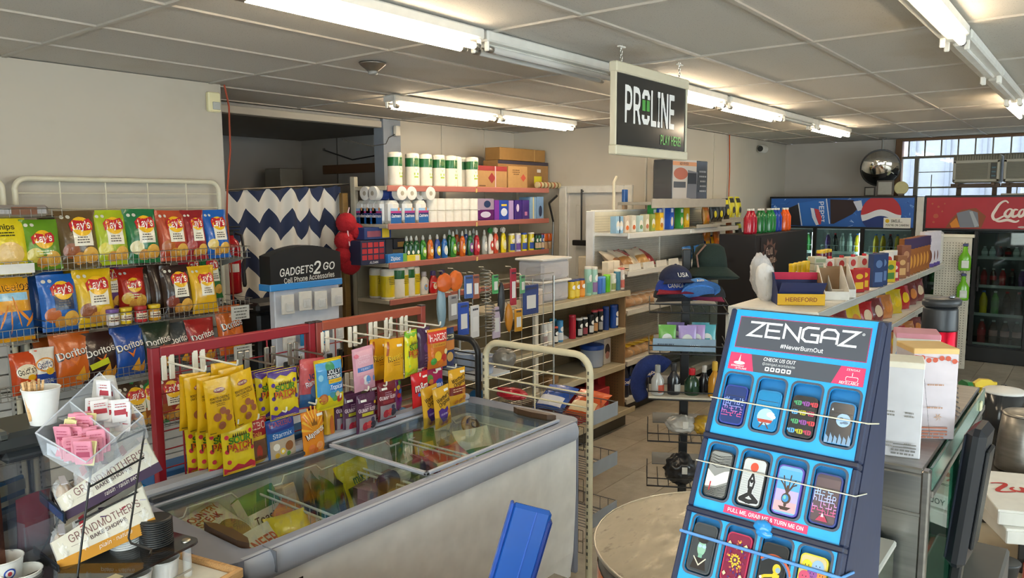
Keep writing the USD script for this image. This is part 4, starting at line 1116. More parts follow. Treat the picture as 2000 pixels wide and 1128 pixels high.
# hanging baskets with wire rims
WW = mPt('#d9d9d2')
for k, (x0, x1) in enumerate(((1.28, 1.66), (1.70, 2.06), (2.10, 2.46), (2.50, 2.92))):
    bsk = thing('freezer_basket', f"white wire basket hanging in the chest freezer, {['first', 'second', 'third', 'fourth'][k]} from the left", 'basket', ((x0 + x1) / 2, 2.35, 0.5))
    ms = []
    y0, y1 = FY0 + 0.09, FY1 - 0.11
    cx, cy = (x0 + x1) / 2, 2.35
    rim = [(x0, y0, 0.80), (x1, y0, 0.80), (x1, y1, 0.80), (x1 - 0.08, y1, 0.80), (x1 - 0.1, y1 + 0.01, 0.825), (x0 + 0.1, y1 + 0.01, 0.825), (x0 + 0.08, y1, 0.80), (x0, y1, 0.80)]
    pw(bsk, 'rim_wire', tube(rim, 0.005, 6, True), WW, True)
    for x in np.arange(x0, x1 + .001, 0.045):
        ms += [bar((x, y0, 0.8), (x, y0, 0.5), 0.0022, 4), bar((x, y1, 0.8), (x, y1, 0.5), 0.0022, 4), bar((x, y0, 0.5), (x, y1, 0.5), 0.0022, 4)]
    for y in np.arange(y0, y1, 0.045):
        ms += [bar((x0, y, 0.8), (x0, y, 0.5), 0.0022, 4), bar((x1, y, 0.8), (x1, y, 0.5), 0.0022, 4)]
    pw(bsk, 'side_wires', cat(ms), WW, kind='stuff')

# frozen goods
def fdesign(c2, txt=None, tc='#ffffff'):
    def d(p):
        p.rect(-0.8, 0.12, 0.8, 0.45, c2, 4, 4)
        if txt: p.text(txt, 0, 0.68, 0.16, tc, bold=True, maxw=1.5)
    return d
def fgood(px, py, z, h, rz, tl, name, label, bld):
    """A frozen item whose middle lies where the sight line meets height z, leaning by tl."""
    a, b = math.radians(tl), math.radians(rz)
    up = np.array([math.sin(a) * math.sin(b), -math.sin(a) * math.cos(b), math.cos(a)])
    t = thing(name, label, 'frozen food', P(px, py, z=z) - up * h / 2, rz, tl); bld(t); return t
FB = lambda w, h, c, d, sd, th=.05: bagged(w, h, th, c, d, sd)
fgood(441, 1040, .73, .3, 25, -62, 'dinner_bag', 'white bag with red lettering at the left end of the freezer', FB(.24, .3, '#cfc4b6', lambda p: (p.text('COUNTRY', -.05, .88, .1, '#9c2a26', bold=True, maxw=1.6), p.text('STEAK', -.1, .75, .1, '#9c2a26', bold=True, maxw=1.4), p.disc(.1, .42, .5, '#8a6238', 1.2), p.disc(-.3, .3, .25, '#d8c8a0')), 3))
fgood(509, 1072, .76, .16, 15, -55, 'paneer_bag', 'white bag with big red letters at the front of the freezer', FB(.22, .16, '#d8d0c6', lambda p: p.text('PANEER', 0, .55, .3, '#b8382c', bold=True, width=1.7), 4, .03))
fgood(517, 1008, .72, .21, 12, -38, 'pastry_box', 'green and white box of toaster pastries standing in the freezer', carton(.18, .05, .21, '#e3ddcc', lambda p, w, h: (p.rect(-w / 2, h * .62, w / 2, h, '#3f7f38'), p.text('Toaster', 0, h * .45, .03, '#2b2b2b', maxw=w * .9, shear=.2, bold=True), p.text('Strudel', 0, h * .26, .03, '#2b2b2b', maxw=w * .9, shear=.2, bold=True), p.ell(-w * .2, h * .1, .03, .014, '#c48a4a')), top='#3f7f38'))
fgood(560, 996, .70, .2, 12, -20, 'tan_box', 'tan carton beside the green pastry box in the freezer', carton(.07, .1, .2, '#c9a678', lambda p, w, h: p.rect(-w * .3, h * .2, w * .3, h * .8, '#d8bc92')))
fgood(584, 1016, .73, .2, 40, -50, 'dumpling_bag', 'orange bag in the first freezer basket', FB(.19, .2, '#c9782c', fdesign('#d8a04a'), 5))
fgood(572, 1040, .76, .18, -10, -58, 'dumpling_bag', 'yellow bag lying in front of the pastry box in the freezer', FB(.16, .18, '#e0c42c', fdesign('#caa21c'), 8))
for px, py, c, c2, w, rz in ((604, 980, '#4a3428', '#8a5a3a', 'brown', 62), (624, 976, '#2f7a3c', '#b07a4a', 'green', 70), (646, 985, '#6f8a2c', '#caa66a', 'olive green', 75), (668, 980, '#26301f', '#506a38', 'dark green', 66)):
    fgood(px, py, .70, .22, rz, -8, 'spring_roll_bag', f'{w} bag standing in the second freezer basket', FB(.15, .22, c, fdesign(c2), px, .04))
fgood(700, 955, .73, .26, 15, -20, 'vegetable_bag', 'yellow-topped see-through vegetable bag poking out of the second freezer basket', FB(.22, .26, '#d8c422', lambda p: (p.rect(-.75, .08, .75, .6, '#56663c', 4, 4), p.text('mix', 0, .68, .13, '#2f6a34', bold=True)), 17, .04))
for k, (px, py, c, w) in enumerate(((742, 965, '#6a4a42', 'brown'), (750, 948, '#7a6258', 'pale brown'))):
    fgood(px, py, .70 + .05 * k, .05, 10, 0, 'frozen_box', f'{w} flat frozen food box at the back of the second freezer basket', carton(.24, .14, .05, c, lambda p, w_, h: p.rect(-w_ * .3, h * .2, w_ * .3, h * .8, '#c9b9a4')))
def froll(t): part(t, 'roll', mv(rot(lathe([(.03, -.13), (.036, -.12), (.036, .12), (.03, .13)], 14), 90, 'y'), 0, 0, .036), mFi('#2e2b42'), True); part(t, 'band', mv(rot(lathe([(.0365, -.035), (.037, -.03), (.037, .03), (.0365, .035)], 14), 90, 'y'), -.02, 0, .036), mPa('#cfc8bc'))
fgood(785, 926, .81, .07, 8, 0, 'ice_cream_roll', 'dark purple roll pack with a pale band in the freezer', froll)
for px, py, c, c2, w, rz in ((792, 886, '#2f7a34', '#e6e2c8', 'green and white', 20), (822, 880, '#37803a', '#d9c84a', 'green and yellow', -10)):
    fgood(px, py, .72, .2, rz, -14, 'ice_cream_box', f'{w} ice cream carton in the third freezer basket', carton(.15, .07, .2, c, lambda p, w_, h: p.rect(-w_ * .38, h * .15, w_ * .38, h * .7, c2)))
for k, (px, py, c, w) in enumerate(((866, 904, '#b8483c', 'red'), (898, 896, '#c46a4c', 'salmon red'), (886, 884, '#4a3c30', 'dark brown'), (836, 908, '#7a4a6a', 'purple'))):
    fgood(px, py, .74, .17, 30 * k - 20, -52, 'ice_cream_bag', f'{w} bag among the ice creams in the third freezer basket', FB(.15, .17, c, fdesign('#d9b8a4'), 21 + k))
for k, (px, py, c, w) in enumerate(((862, 856, '#cfd3d6', 'silver white'), (884, 842, '#a9b8cc', 'pale blue'), (932, 874, '#d8d2bc', 'cream'), (912, 848, '#b9c0c4', 'pale grey'))):
    fgood(px, py, .73, .22, 10 - 15 * k, -45, 'ice_cream_bag', f'{w} bag in the fourth freezer basket', FB(.2, .22, c, fdesign('#8a97a8' if k < 2 else '#5c8a52'), 31 + k))
def cinn(t): part(t, 'roll', blob(.06, .025, .06, 0, 0, .06, .1), mFo('#b08a5a'), True); part(t, 'swirl', tube([(.042 * s_ * math.cos(9 * s_), -.026, .06 + .042 * s_ * math.sin(9 * s_)) for s_ in np.linspace(.1, 1, 26)], .005, 5), mFo('#5a3a22'), True)
fgood(920, 832, .79, .12, 0, -40, 'cinnamon_roll', 'wrapped cinnamon roll at the back of the fourth freezer basket', cinn)

# ---------------------------------------------------------------- red frames with candy pegs behind the freezer
def candy_frame(x0, x1, label, color, rail):
    t = thing('candy_rack', label, 'rack', ((x0 + x1) / 2, 2.865, 0))
    m, m2 = mPt(color, rough=0.4), mPt(rail, rough=0.4)
    for x in (x0 + 0.0175, x1 - 0.0175):
        pw(t, 'post', bx(x - 0.0175, 2.85, 0, x + 0.0175, 2.885, 1.39, 0.004), m)
        pw(t, 'post_cap', bx(x - 0.018, 2.849, 1.386, x + 0.018, 2.886, 1.394, 0.003), mPl('#3a3030'))
    pw(t, 'top_rail', bx(x0 + 0.035, 2.85, 1.345, x1 - 0.035, 2.885, 1.388, 0.004), m2)
    pw(t, 'bottom_rail', bx(x0 + 0.035, 2.85, 0.5, x1 - 0.035, 2.885, 0.535, 0.004), m)
    for z in np.arange(0.6, 1.34, 0.075): pw(t, 'grid_wire', bar((x0 + 0.03, 2.868, z), (x1 - 0.03, 2.868, z), 0.0028), m)
    for x in np.arange(x0 + 0.12, x1 - 0.03, 0.2): pw(t, 'grid_wire', bar((x, 2.866, 0.52), (x, 2.866, 1.36), 0.0035), m)
    return t
r1 = candy_frame(1.405, 2.175, 'dark red metal grid rack of hanging candy, left of the two behind the freezer', '#8c1524', '#8c1524')
r2 = candy_frame(2.18, 2.90, 'rust red metal grid rack of hanging candy, right of the two behind the freezer', '#8f3f35', '#9a4a34')
PEG = mPl('#e3dfd2')
def peg(x, z, y1, label, drop=0.0, metal=False):
    t = thing('peg_hook', label, 'hook', (x, 2.855, z), 0, 0, None)
    m = mMe('#a7a49c') if metal else PEG
    for s in (-0.016, 0.016): part(t, 'back_plate', box(0.022, 0.012, 0.1, s, 0, -0.07, 0.003), m)
    L = 2.855 - y1
    part(t, 'arm', tube([(0, -0.005, 0), (0, -L, drop), (0, -L - 0.006, drop + 0.006), (0, -L - 0.008, drop + 0.022)], 0.0042, 6), m, True)
    return t
TOP = [(2.227, 1.312), (2.396, 1.312), (2.528, 1.32), (2.631, 1.33), (2.739, 1.325)]
for k, (x, z) in enumerate(TOP): peg(x, z, 2.60, f"white peg hook in the top row of the rust red rack, {['first', 'second', 'third', 'fourth', 'fifth'][k]} from the left")
for k, x in enumerate((1.47, 1.60)): peg(x, 1.325, 2.585, f"white peg hook over the yellow chestnut bags, {['left', 'right'][k]} one")
for k, x in enumerate((1.80, 1.93, 2.05)): peg(x, 1.285, 2.64, f"metal peg hook in the upper row of the dark red rack, {['first', 'second', 'third'][k]} from the left", metal=True)
for k, x in enumerate((1.60, 1.69, 1.82, 1.97, 2.10)): peg(x, 1.09, 2.6, f"white peg hook in the lower row of the dark red rack, {['first', 'second', 'third', 'fourth', 'fifth'][k]} from the left")
for k, x in enumerate((2.26, 2.37, 2.59, 2.71, 2.85)): peg(x, 1.09, 2.6, f"white peg hook in the lower row of the rust red rack, {['first', 'second', 'third', 'fourth', 'fifth'][k]} from the left")

def hung(name, label, cat_, w, h, th, color, design, x, ztop, y, seed, rz=0, mat='film', group=None, key=None, roll=0, flat=True):
    bld = bagged(w, h, th, color, design, seed, mat, 0.6, flat, 0.03, 12, 14)
    q = (x, y, ztop - h)
    if key: return inst(key, bld, name, label, cat_, q, rz, group, 0, roll)
    t = thing(name, label, cat_, q, rz, 0, group, roll); bld(t); return t
tag_ = lambda p, u=0.25, v=0.9: p.rect(u, v - 0.035, u + 0.55, v + 0.02, '#e6e4de')
def chestnut(p):
    p.ell(0, 0.80, 0.42, 0.045, '#8c4a52').text('ROASTED', 0, 0.802, 0.035, '#f0e0c0', bold=True, maxw=0.7)
    p.text('ROASTED CHESTNUT', 0, 0.665, 0.04, '#4a3a14', bold=True, maxw=1.45).text('CHATAIGNE GRILLÉE', 0, 0.61, 0.04, '#4a3a14', bold=True, maxw=1.45)
    p.lines(0, 0.555, 0.8, 2, 0.03, '#7a6420', seed=2)
    for u, v, r in ((-0.35, 0.33, 0.3), (-0.05, 0.17, 0.28), (0.1, 0.43, 0.26), (0.5, 0.28, 0.24), (0.42, 0.38, 0.2)): p.disc(u, v, r, '#9a5a3c', 0.95)
    p.rect(-0.9, 0.04, -0.45, 0.07, '#8a7018')
CH = ('chestnut_bag', 'candy bag')
Y_ = '#e3b411'
for k, (x, z, y, rz, rl, lb) in enumerate(((1.475, 1.30, 2.70, 0, 3, 'yellow roasted chestnut bag at the back of the left peg'), (1.487, 1.297, 2.66, 0, -2, 'yellow roasted chestnut bag third from the front on the left peg'), (1.506, 1.292, 2.63, 0, 2, 'yellow roasted chestnut bag second on the left peg'), (1.529, 1.288, 2.59, -4, -3, 'yellow roasted chestnut bag at the front of the left peg'),
                                       (1.60, 1.318, 2.70, 0, 4, 'yellow roasted chestnut bag at the back of the right peg'), (1.625, 1.305, 2.65, 0, -3, 'yellow roasted chestnut bag second on the right peg'), (1.648, 1.298, 2.60, 4, -9, 'yellow roasted chestnut bag at the front of the right peg, tilted'))):
    hung('chestnut_bag', lb, 'snack bag', 0.108, 0.215, 0.022, Y_, chestnut, x, z, y, 3, rz, key='chestnut', group='roasted chestnut bags on the dark red rack', roll=rl)
def sour(acc, ac2, base='#e3c81c', word='KIDS'):
    def d(p):
        p.poly([(-1, 0.9), (-0.6, 0.84), (-0.2, 0.9), (0.2, 0.85), (0.6, 0.91), (0.97, 0.87), (0.97, 0.995), (-1, 0.995)], acc)
        p.poly([(-0.97, 0.02), (0.97, 0.02), (0.97, 0.12), (0.6, 0.2), (0.2, 0.13), (-0.2, 0.19), (-0.6, 0.1), (-0.97, 0.14)], ac2)
        for u, v in ((-0.75, 0.72), (0.72, 0.75), (-0.78, 0.45), (0.8, 0.42), (-0.7, 0.25)): p.disc(u, v, 0.13, ac2, 0.9)
        for k in range(7): p.poly([(-0.42 + 0.13 * k, 0.70), (-0.3 + 0.13 * k, 0.70), (-0.36 + 0.13 * k, 0.78)], '#2a2a1a')
        p.text('SOUR', 0, 0.645, 0.115, '#2f2f18', bold=True, maxw=1.4, width=1.35).text('SOUR', 0, 0.65, 0.105, '#4f9c2a', bold=True, width=1.25)
        p.text('PATCH', 0, 0.515, 0.125, '#2f2f18', bold=True, width=1.55).text('PATCH', 0, 0.52, 0.112, '#d8531c', bold=True, width=1.42)
        p.text(word, 0.05, 0.43, 0.05, '#c2304a', bold=True)
    return d
SPG = sour('#4a2c7c', '#5a3c98', word='GRAPE')
for k, (x, y, lb) in enumerate(((1.79, 2.70, 'third'), (1.805, 2.67, 'second'), (1.838, 2.63, 'front'))):
    hung('sour_candy_bag', f'purple and yellow sour candy bag on the dark red rack, {lb} of three', 'candy bag', 0.135, 0.205, 0.025, '#e3c81c', SPG, x, 1.262, y, 9, -3, key='sourgrape', group='purple and yellow sour candy bags', roll=-2)
SPH = sour('#c4203c', '#cf3048', word='HEARTS')
for k, (x, y, lb) in enumerate(((1.535, 2.74, 'fourth'), (1.555, 2.70, 'third'), (1.575, 2.66, 'second'), (1.608, 2.61, 'front'))):
    hung('sour_candy_bag', f'red and yellow sour candy bag in the lower row, {lb} of four', 'candy bag', 0.135, 0.21, 0.03, '#e6cc1e', SPH, x, 1.108, y, 10, -3, key='sourheart', group='red and yellow sour candy bags', roll=-2)
def cola(p):
    p.rect(-0.97, 0.62, 0.97, 0.98, '#9c1c22', 4, 3).text('HARIBO', 0.0, 0.83, 0.13, '#d8b0a0', bold=True, width=1.7).text('Cola', 0.2, 0.67, 0.085, '#e3c04a', shear=.2)
    p.rect(-0.85, 0.14, 0.85, 0.55, '#6a4630', 4, 3).ell(0.35, 0.3, 0.2, 0.14, '#a83c2c').ell(-0.3, 0.33, 0.3, 0.1, '#4a2c1c').rect(-0.97, 0.05, 0.97, 0.12, '#d8b030', 4, 1)
hung('gummy_bag', 'red and yellow cola gummy bag in the lower row beside the sour candies', 'candy bag', 0.14, 0.205, 0.03, '#d9b02c', cola, 1.69, 1.085, 2.65, 12)
def starmix(p):
    p.rect(-0.97, 0.72, 0.97, 0.98, '#2a3c8c', 4, 2).text('HARIBO', 0, 0.88, 0.1, '#8c3a5c', bold=True, width=1.6).rect(-0.97, 0.55, 0.97, 0.72, '#1f5fa8', 4, 2).text('Starmix', 0, 0.64, 0.1, '#e8eef4', maxw=1.4)
    p.rect(-0.9, 0.12, 0.9, 0.55, '#b8a894', 4, 3)
    for u, v, r, c in ((-0.5, 0.4, .22, '#e8e4dc'), (-.1, .28, .2, '#e3c04a'), (-0.1, .28, .1, '#f2ead8'), (0.4, 0.36, .3, '#8c5a34'), (-.5, .22, .16, '#caa02c'), (.3, .2, .14, '#5a8a3a')): p.disc(u, v, r, c)
    p.rect(-0.97, 0.03, 0.97, 0.11, '#2a62b0', 4, 1).rect(-0.93, 0.105, 0.93, 0.13, '#b8303a', 4, 1)
hung('gummy_bag', 'blue mixed gummy bag hanging in the lower row left of the orange slices', 'candy bag', 0.135, 0.195, 0.03, '#1f5fa8', starmix, 1.825, 1.062, 2.64, 13, roll=-3)
def maynards(p):
    for k in range(9):
        a = PI * (0.05 + 0.11 * k); p.poly([(0, 0.55), (1.1 * math.cos(a), 0.55 + .55 * math.sin(a)), (1.1 * math.cos(a + .12), 0.55 + .55 * math.sin(a + .12))], '#f0b83a')
    p.poly([(-.25, .68), (-.3, .8), (-.15, .74), (0, .84), (.15, .74), (.3, .8), (.25, .68)], '#8a5a1c')
    p.text('Maynards', 0, 0.52, 0.13, '#5a2a14', bold=True, width=1.72, ang=18).text('Maynards', 0.02, 0.525, 0.115, '#f4efe4', bold=True, width=1.62, ang=18)
    for u, v, r, c in ((-.4, .2, .3, '#e07a3a'), (.3, .22, .32, '#e8a05a'), (.3, .22, .18, '#e89058'), (-.05, .14, .22, '#d86a2a')): p.disc(u, v, r, c)
    tag_(p, .3, .88)
hung('gummy_bag', 'orange bag of fruit gummies hanging in the lower row', 'candy bag', 0.112, 0.2, 0.028, '#e58a1c', maynards, 1.972, 1.062, 2.62, 14, roll=-3)
def jelly(p):
    p.rect(-.97, .5, .97, .97, '#c4585c', 4, 4); p.text('Jolly', 0.1, .68, .12, '#2a3c6a', bold=True, maxw=1.5, ang=20).text('Rancher', 0.1, .55, .1, '#d8e0ea', bold=True, maxw=1.5, ang=20)
    p.rect(-.97, .03, .97, .3, '#2a5a8c', 4, 2); p.disc(.2, .35, .45, '#5a7ab0')
hung('hard_candy_bag', 'coral pink hard candy bag half hidden behind the tropical one', 'candy bag', 0.13, 0.215, 0.03, '#b84a50', jelly, 1.99, 1.275, 2.66, 15, roll=4)
def jolly(p):
    p.rect(-.95, .3, .95, .95, '#4a9ad0', 5, 5); p.rect(-0.97, 0.94, .97, .995, '#d8a81c', 4, 1)
    p.disc(.0, .84, .3, '#3f8a5c', 1.1).disc(-0.7, .66, .2, '#8ac4dc', .8)
    p.rect(-.28, .61, .78, .79, '#28303c', 2, 2).text('JOLLY', .25, .74, .085, '#f2f4f6', bold=True, maxw=.95).text('rancher', .25, .655, .075, '#f2f4f6', bold=True, maxw=1.0)
    p.rect(-.2, .52, .85, .6, '#e3b82a', 2, 1).text('FRUIT CHEWS', .33, .56, .032, '#7a5a14', maxw=.95)
    p.rect(-.1, .37, .95, .5, '#2a74c0', 2, 1).text('Tropical', .38, .44, .085, '#e8f0fa', maxw=1.0, shear=.25, bold=True)
    p.rect(-.97, .02, .97, .3, '#d8c41c', 5, 2)
    for u, v, r, c in ((-.6, .25, .3, '#a85a2c'), (-.6, .25, .2, '#c47a3a'), (.2, .25, .25, '#5a9a4a'), (.55, .2, .22, '#b83a30'), (.0, .3, .18, '#3f8aa0'), (.4, .3, .16, '#c8b890')): p.disc(u, v, r, c)
hung('hard_candy_bag', 'sky blue and yellow tropical hard candy bag on the dark red rack', 'candy bag', 0.145, 0.225, 0.035, '#d8c41c', jolly, 2.06, 1.27, 2.62, 16, roll=-1)
hung('gummy_worm_bag', 'narrow yellow bag hanging below the tropical candy', 'candy bag', 0.06, 0.16, 0.025, '#d8a81c', lambda p: p.ell(0.2, .5, .4, .3, '#c46a2c'), 2.10, 1.03, 2.68, 18)
def pink(p):
    p.rect(-.85, .38, .85, .93, '#dfa9b8', 3, 3).text('COTTON', -.1, .78, .07, '#e8c4d0', bold=True, maxw=1.2).text('CANDY', -.1, .68, .07, '#e8c4d0', bold=True, maxw=1.2).rect(-.75, .46, .75, .56, '#4a74b8', 2, 1).text('PIERROT', 0, .51, .05, '#dfe6f4', maxw=.9)
    p.disc(0, .25, .35, '#e8e0e4').disc(.15, .25, .3, '#5a8ac0', .7).disc(.7, .25, .2, '#5a7ab0', .6).disc(-.45, .25, .25, '#d08aa4', .8).disc(-.75, .83, .15, '#c8566a', 1.2)
hung('cotton_candy_bag', 'pale pink candy bag at the first top peg of the rust red rack', 'candy bag', 0.125, 0.2, 0.03, '#d69cae', pink, 2.262, 1.29, 2.62, 19, roll=-3)
def reese(p):
    p.poly([(-.9, .62), (-.75, .95), (-.55, .95), (-.7, .62)], '#a8501c').text("Reese's", 0, .56, .14, '#5a3414', bold=True, width=1.5, ang=8).text("Reese's", .02, .57, .125, '#efc93a', bold=True, width=1.42, ang=8); p.lines(.1, .42, .7, 2, .05, '#a8741c'); tag_(p, .1, .84)
for k, (x, y, lb) in enumerate(((2.405, 2.68, 'back'), (2.44, 2.62, 'front'))):
    hung('peanut_candy_bag', f'golden yellow chocolate candy bag on the second top peg, {lb} one', 'candy bag', 0.125, 0.2, 0.025, '#dfa31a', reese, x, 1.30, y, 20, key='reese', group='golden chocolate candy bags', roll=2)
hung('sour_candy_bag', 'lime green and yellow sour candy bag on the third top peg', 'candy bag', 0.105, 0.225, 0.04, '#d8cf1c', sour('#6fae2a', '#a8c42c'), 2.555, 1.325, 2.62, 21, 12)
hung('gummy_bag', 'dark purple candy bag on the fourth top peg', 'candy bag', 0.10, 0.2, 0.03, '#3f2440', lambda p: (p.disc(.1, .5, .5, '#5a3060'), p.disc(.3, .6, .25, '#8a4a28'), p.lines(.1, .3, .9, 4, .07, '#7a5a70'), tag_(p, .0, .9)), 2.655, 1.325, 2.63, 22, 8)
def harib(p):
    p.rect(-.97, .66, .97, .93, '#c4302a', 4, 2).text('HARIBO', 0, .79, .16, '#f0d8cc', bold=True, width=1.75).rect(-.7, .55, .7, .65, '#c88a2c', 2, 1).text('Goldbears', 0, .6, .06, '#6a3414', maxw=1.1)
    for u, v, r, c in ((-.2, .32, .35, '#d8b02c'), (.4, .25, .28, '#b8322a'), (-.6, .2, .25, '#3f8a3a'), (.1, .14, .24, '#d8721c'), (.65, .4, .2, '#e8d8a0')): p.disc(u, v, r, c)
    p.rect(-.97, .94, .97, .99, '#e3a02c', 4, 1)
hung('gummy_bag', 'orange and red gummy bear bag on the fifth top peg', 'candy bag', 0.14, 0.2, 0.035, '#c46a1c', harib, 2.735, 1.31, 2.615, 23)
hung('trail_mix_bag', 'dark blue and orange snack bag at the right end of the top row', 'candy bag', 0.10, 0.205, 0.03, '#24345c', lambda p: (p.rect(-.9, .45, .9, .7, '#c47a3a', 3, 2), p.rect(-.9, .72, .9, .86, '#3a3a30', 3, 1), p.text('NUTTER', 0, .79, .08, '#e3d8b0', bold=True, maxw=1.4), p.disc(0, .28, .5, '#c49a5a')), 2.86, 1.29, 2.66, 24)
def rush(c2, c3):
    def d(p):
        p.rect(-.97, .55, .97, .97, c2, 4, 3).text('GUMMY RUSH', 0, .6, .09, '#ead8e0', bold=True, width=1.75).rect(-.6, .45, .6, .53, c3, 2, 1).lines(0, .72, .8, 2, .05, '#b890a8')
        p.rect(-.85, .05, .85, .42, '#8a8088', 4, 3)
        for u, v, r, c in ((-.3, .2, .32, '#a8283a'), (.1, .22, .3, '#c44a4a'), (.5, .2, .3, '#2e2a3a'), (.45, .33, .2, '#3a3450')): p.disc(u, v, r, c)
        p.disc(.75, .75, .13, '#d8b02c'); tag_(p, -.7, .84)
    return d
for k, (x, y, lb) in enumerate(((2.20, 2.70, 'back'), (2.225, 2.67, 'middle'), (2.262, 2.62, 'front'))):
    hung('gummy_pouch', f'plum purple gummy pouch in the lower row of the rust red rack, {lb} of three', 'candy bag', 0.115, 0.185, 0.03, '#4e2444', rush('#4e2444', '#b8b02c'), x, 1.075, y, 25, key='rushp', group='plum purple gummy pouches')
for k, (x, y, lb) in enumerate(((2.365, 2.66, 'back'), (2.39, 2.62, 'front'))):
    hung('gummy_pouch', f'dark red gummy pouch in the lower row of the rust red rack, {lb} one', 'candy bag', 0.115, 0.185, 0.03, '#6c1a26', rush('#6c1a26', '#8a3038'), x, 1.105, y, 26, key='rushr', group='dark red gummy pouches')
for k, x in enumerate((2.47, 2.515)):
    hung('fruit_candy_bag', f"narrow rainbow fruit candy bag between the red pouches and the red candy bag, {['left', 'right'][k]} one", 'candy bag', 0.06, 0.17, 0.03, '#7a2a6c', lambda p: [p.disc(0.2 * (-1) ** j, .8 - .12 * j, .4, c) for j, c in enumerate(('#3f8a3a', '#d8b02c', '#2a62b0', '#c43a2a', '#6c2a8c'))], x, 1.10, 2.68, 27, 10)
def mms(p): p.text('m&m', 0, .58, .26, '#3a1c14', bold=True, width=1.6).text('m&m', 0, .59, .22, '#f4f0e8', bold=True, width=1.5); [p.disc(u, v, .16, c) for u, v, c in ((-.4, .38, '#3a6ab0'), (0, .34, '#e3a82c'), (.4, .4, '#3f8a3a'), (.1, .44, '#6a3a1c'))]; tag_(p, .2, .86)
hung('chocolate_bag', 'bright red chocolate candy bag in the lower row', 'candy bag', 0.115, 0.17, 0.03, '#c41c22', mms, 2.60, 1.115, 2.60, 28, roll=-4)
hung('fruit_chew_bag', 'raspberry pink chewy candy bag with a blue badge', 'candy bag', 0.145, 0.19, 0.035, '#a01c4c', lambda p: (p.disc(.45, .5, .42, '#1f4a9c', 1.1), p.text("Skittle's", .3, .5, .1, '#e8eef6', bold=True, maxw=1.1), p.disc(-.5, .7, .3, '#5a8a3a'), p.disc(-.4, .62, .2, '#c46a2c'), p.lines(.2, .25, 1.2, 4, .06, '#d08aa8'), tag_(p, .1, .9)), 2.715, 1.118, 2.63, 29)
def wert(c2):
    def d(p):
        p.text("Werther's", 0, .74, .105, '#3a3018', bold=True, width=1.6, ang=14).text('Original', .1, .62, .105, '#3a3018', bold=True, width=1.4, ang=14)
        if c2 == 'cello':
            p.poly([(-.7, .45), (-.35, .5), (0, .44), (.4, .5), (.5, .36), (.1, .16), (-.3, .14), (-.65, .3)], '#4a2c7c').text('caramel', -.1, .34, .06, '#d8ccec', maxw=.8)
        else: p.rect(-.97, .3, .97, .52, '#7c2a1c', 4, 2).lines(0, .44, 1.5, 2, .06, '#d8b89a')
        [p.disc(u, v, .2, '#b5702a') for u, v in ((.5, .36), (.2, .12), (.6, .18), (-.3, .1))]; tag_(p, .2, .9)
    return d
for k, (x, y, lb) in enumerate(((2.655, 2.58, 'back'), (2.685, 2.53, 'front'))):
    hung('caramel_bag', f'golden caramel candy bag with a purple patch hanging lowest over the freezer, {lb} one', 'candy bag', 0.115, 0.205, 0.03, '#d8a52c', wert('cello'), x, 1.04, y, 30, key='wertc', group='golden caramel bags with a purple patch', roll=-6)
hung('caramel_bag', 'golden caramel candy bag with a brown band at the right end of the lower row', 'candy bag', 0.13, 0.19, 0.03, '#dca52a', wert('brown'), 2.862, 1.085, 2.60, 31)
# ---------------------------------------------------------------- counters near the viewer
solo('counter', 'service counter under the lighter display', 'counter', cat([bx(0.5, 0.232, 0.0, 1.44, 1.0, 1.05, 0.006)]), mPt('#6b655c'))
solo('warmer_stand', 'dark stand under the stainless hot food case', 'stand', bx(1.46, 0.14, 0.0, 2.25, 0.40, 1.05, 0.006), mPt('#4d4a46'))
desk = solo('work_table', 'cream work table behind the hot food case with pizza boxes on it', 'table', cat([bx(2.27, -0.7, 0.82, 3.3, 0.30, 0.86, 0.006), bx(2.3, -0.66, 0.0, 3.25, 0.26, 0.825, 0.0)]), mPt('#c9bda6'))

t = thing('glass_case', 'small glass showcase with a grey top behind the lighter display', 'showcase', (1.335, 0.35, 1.05))
pw(t, 'top_panel', bx(1.235, 0.257, 1.325, 1.44, 0.46, 1.337, 0.003), mPt('#a5a49c'))
GREEN = glass('#a9cfc4', 'green_edge', ior=0.5)
for nm, a in (('side_pane', (1.24, 0.26, 1.06, 1.435, 0.263, 1.325)), ('side_pane', (1.24, 0.454, 1.06, 1.435, 0.457, 1.325)), ('front_pane', (1.238, 0.263, 1.06, 1.241, 0.454, 1.325))): pw(t, nm, bx(*a, 0), GREEN)
pw(t, 'base', bx(1.235, 0.257, 1.05, 1.44, 0.46, 1.06, 0.002), mPt('#8c8a84'))

SS = mBr('#b3b0aa', rough=0.28); SSD = mBr('#8e8a84', rough=0.3)
WZ = 1.468
t = thing('hot_food_case', 'stainless steel hot food case with green glass front and boxes on top', 'food warmer', (1.84, 0.31, 1.05))
pw(t, 'top_panel', bx(1.465, 0.225, WZ - 0.012, 2.21, 0.40, WZ, 0.003), mBr('#a09b94', rough=0.35))
pw(t, 'end_panel', bx(1.465, 0.225, 1.05, 1.48, 0.40, WZ - 0.012, 0.003), SS)
pw(t, 'end_fold', bx(1.462, 0.226, 1.38, 1.466, 0.40, 1.386, 0.001), SS)
pw(t, 'corner_post', bx(1.46, 0.214, 1.05, 1.484, 0.228, WZ - 0.002, 0.003), SSD)
pw(t, 'far_end_panel', bx(2.195, 0.225, 1.05, 2.21, 0.40, WZ - 0.012, 0.003), SSD)
pw(t, 'back_panel', bx(1.48, 0.39, 1.06, 2.195, 0.40, WZ - 0.012, 0), mPt('#8f8f88'))
pw(t, 'floor_panel', bx(1.48, 0.23, 1.05, 2.195, 0.39, 1.062, 0), mPt('#cfc9b8'))
pw(t, 'glass_rim', bx(1.484, 0.213, WZ - 0.042, 2.21, 0.219, WZ - 0.001, 0.001), mGl('#3f5c50'))
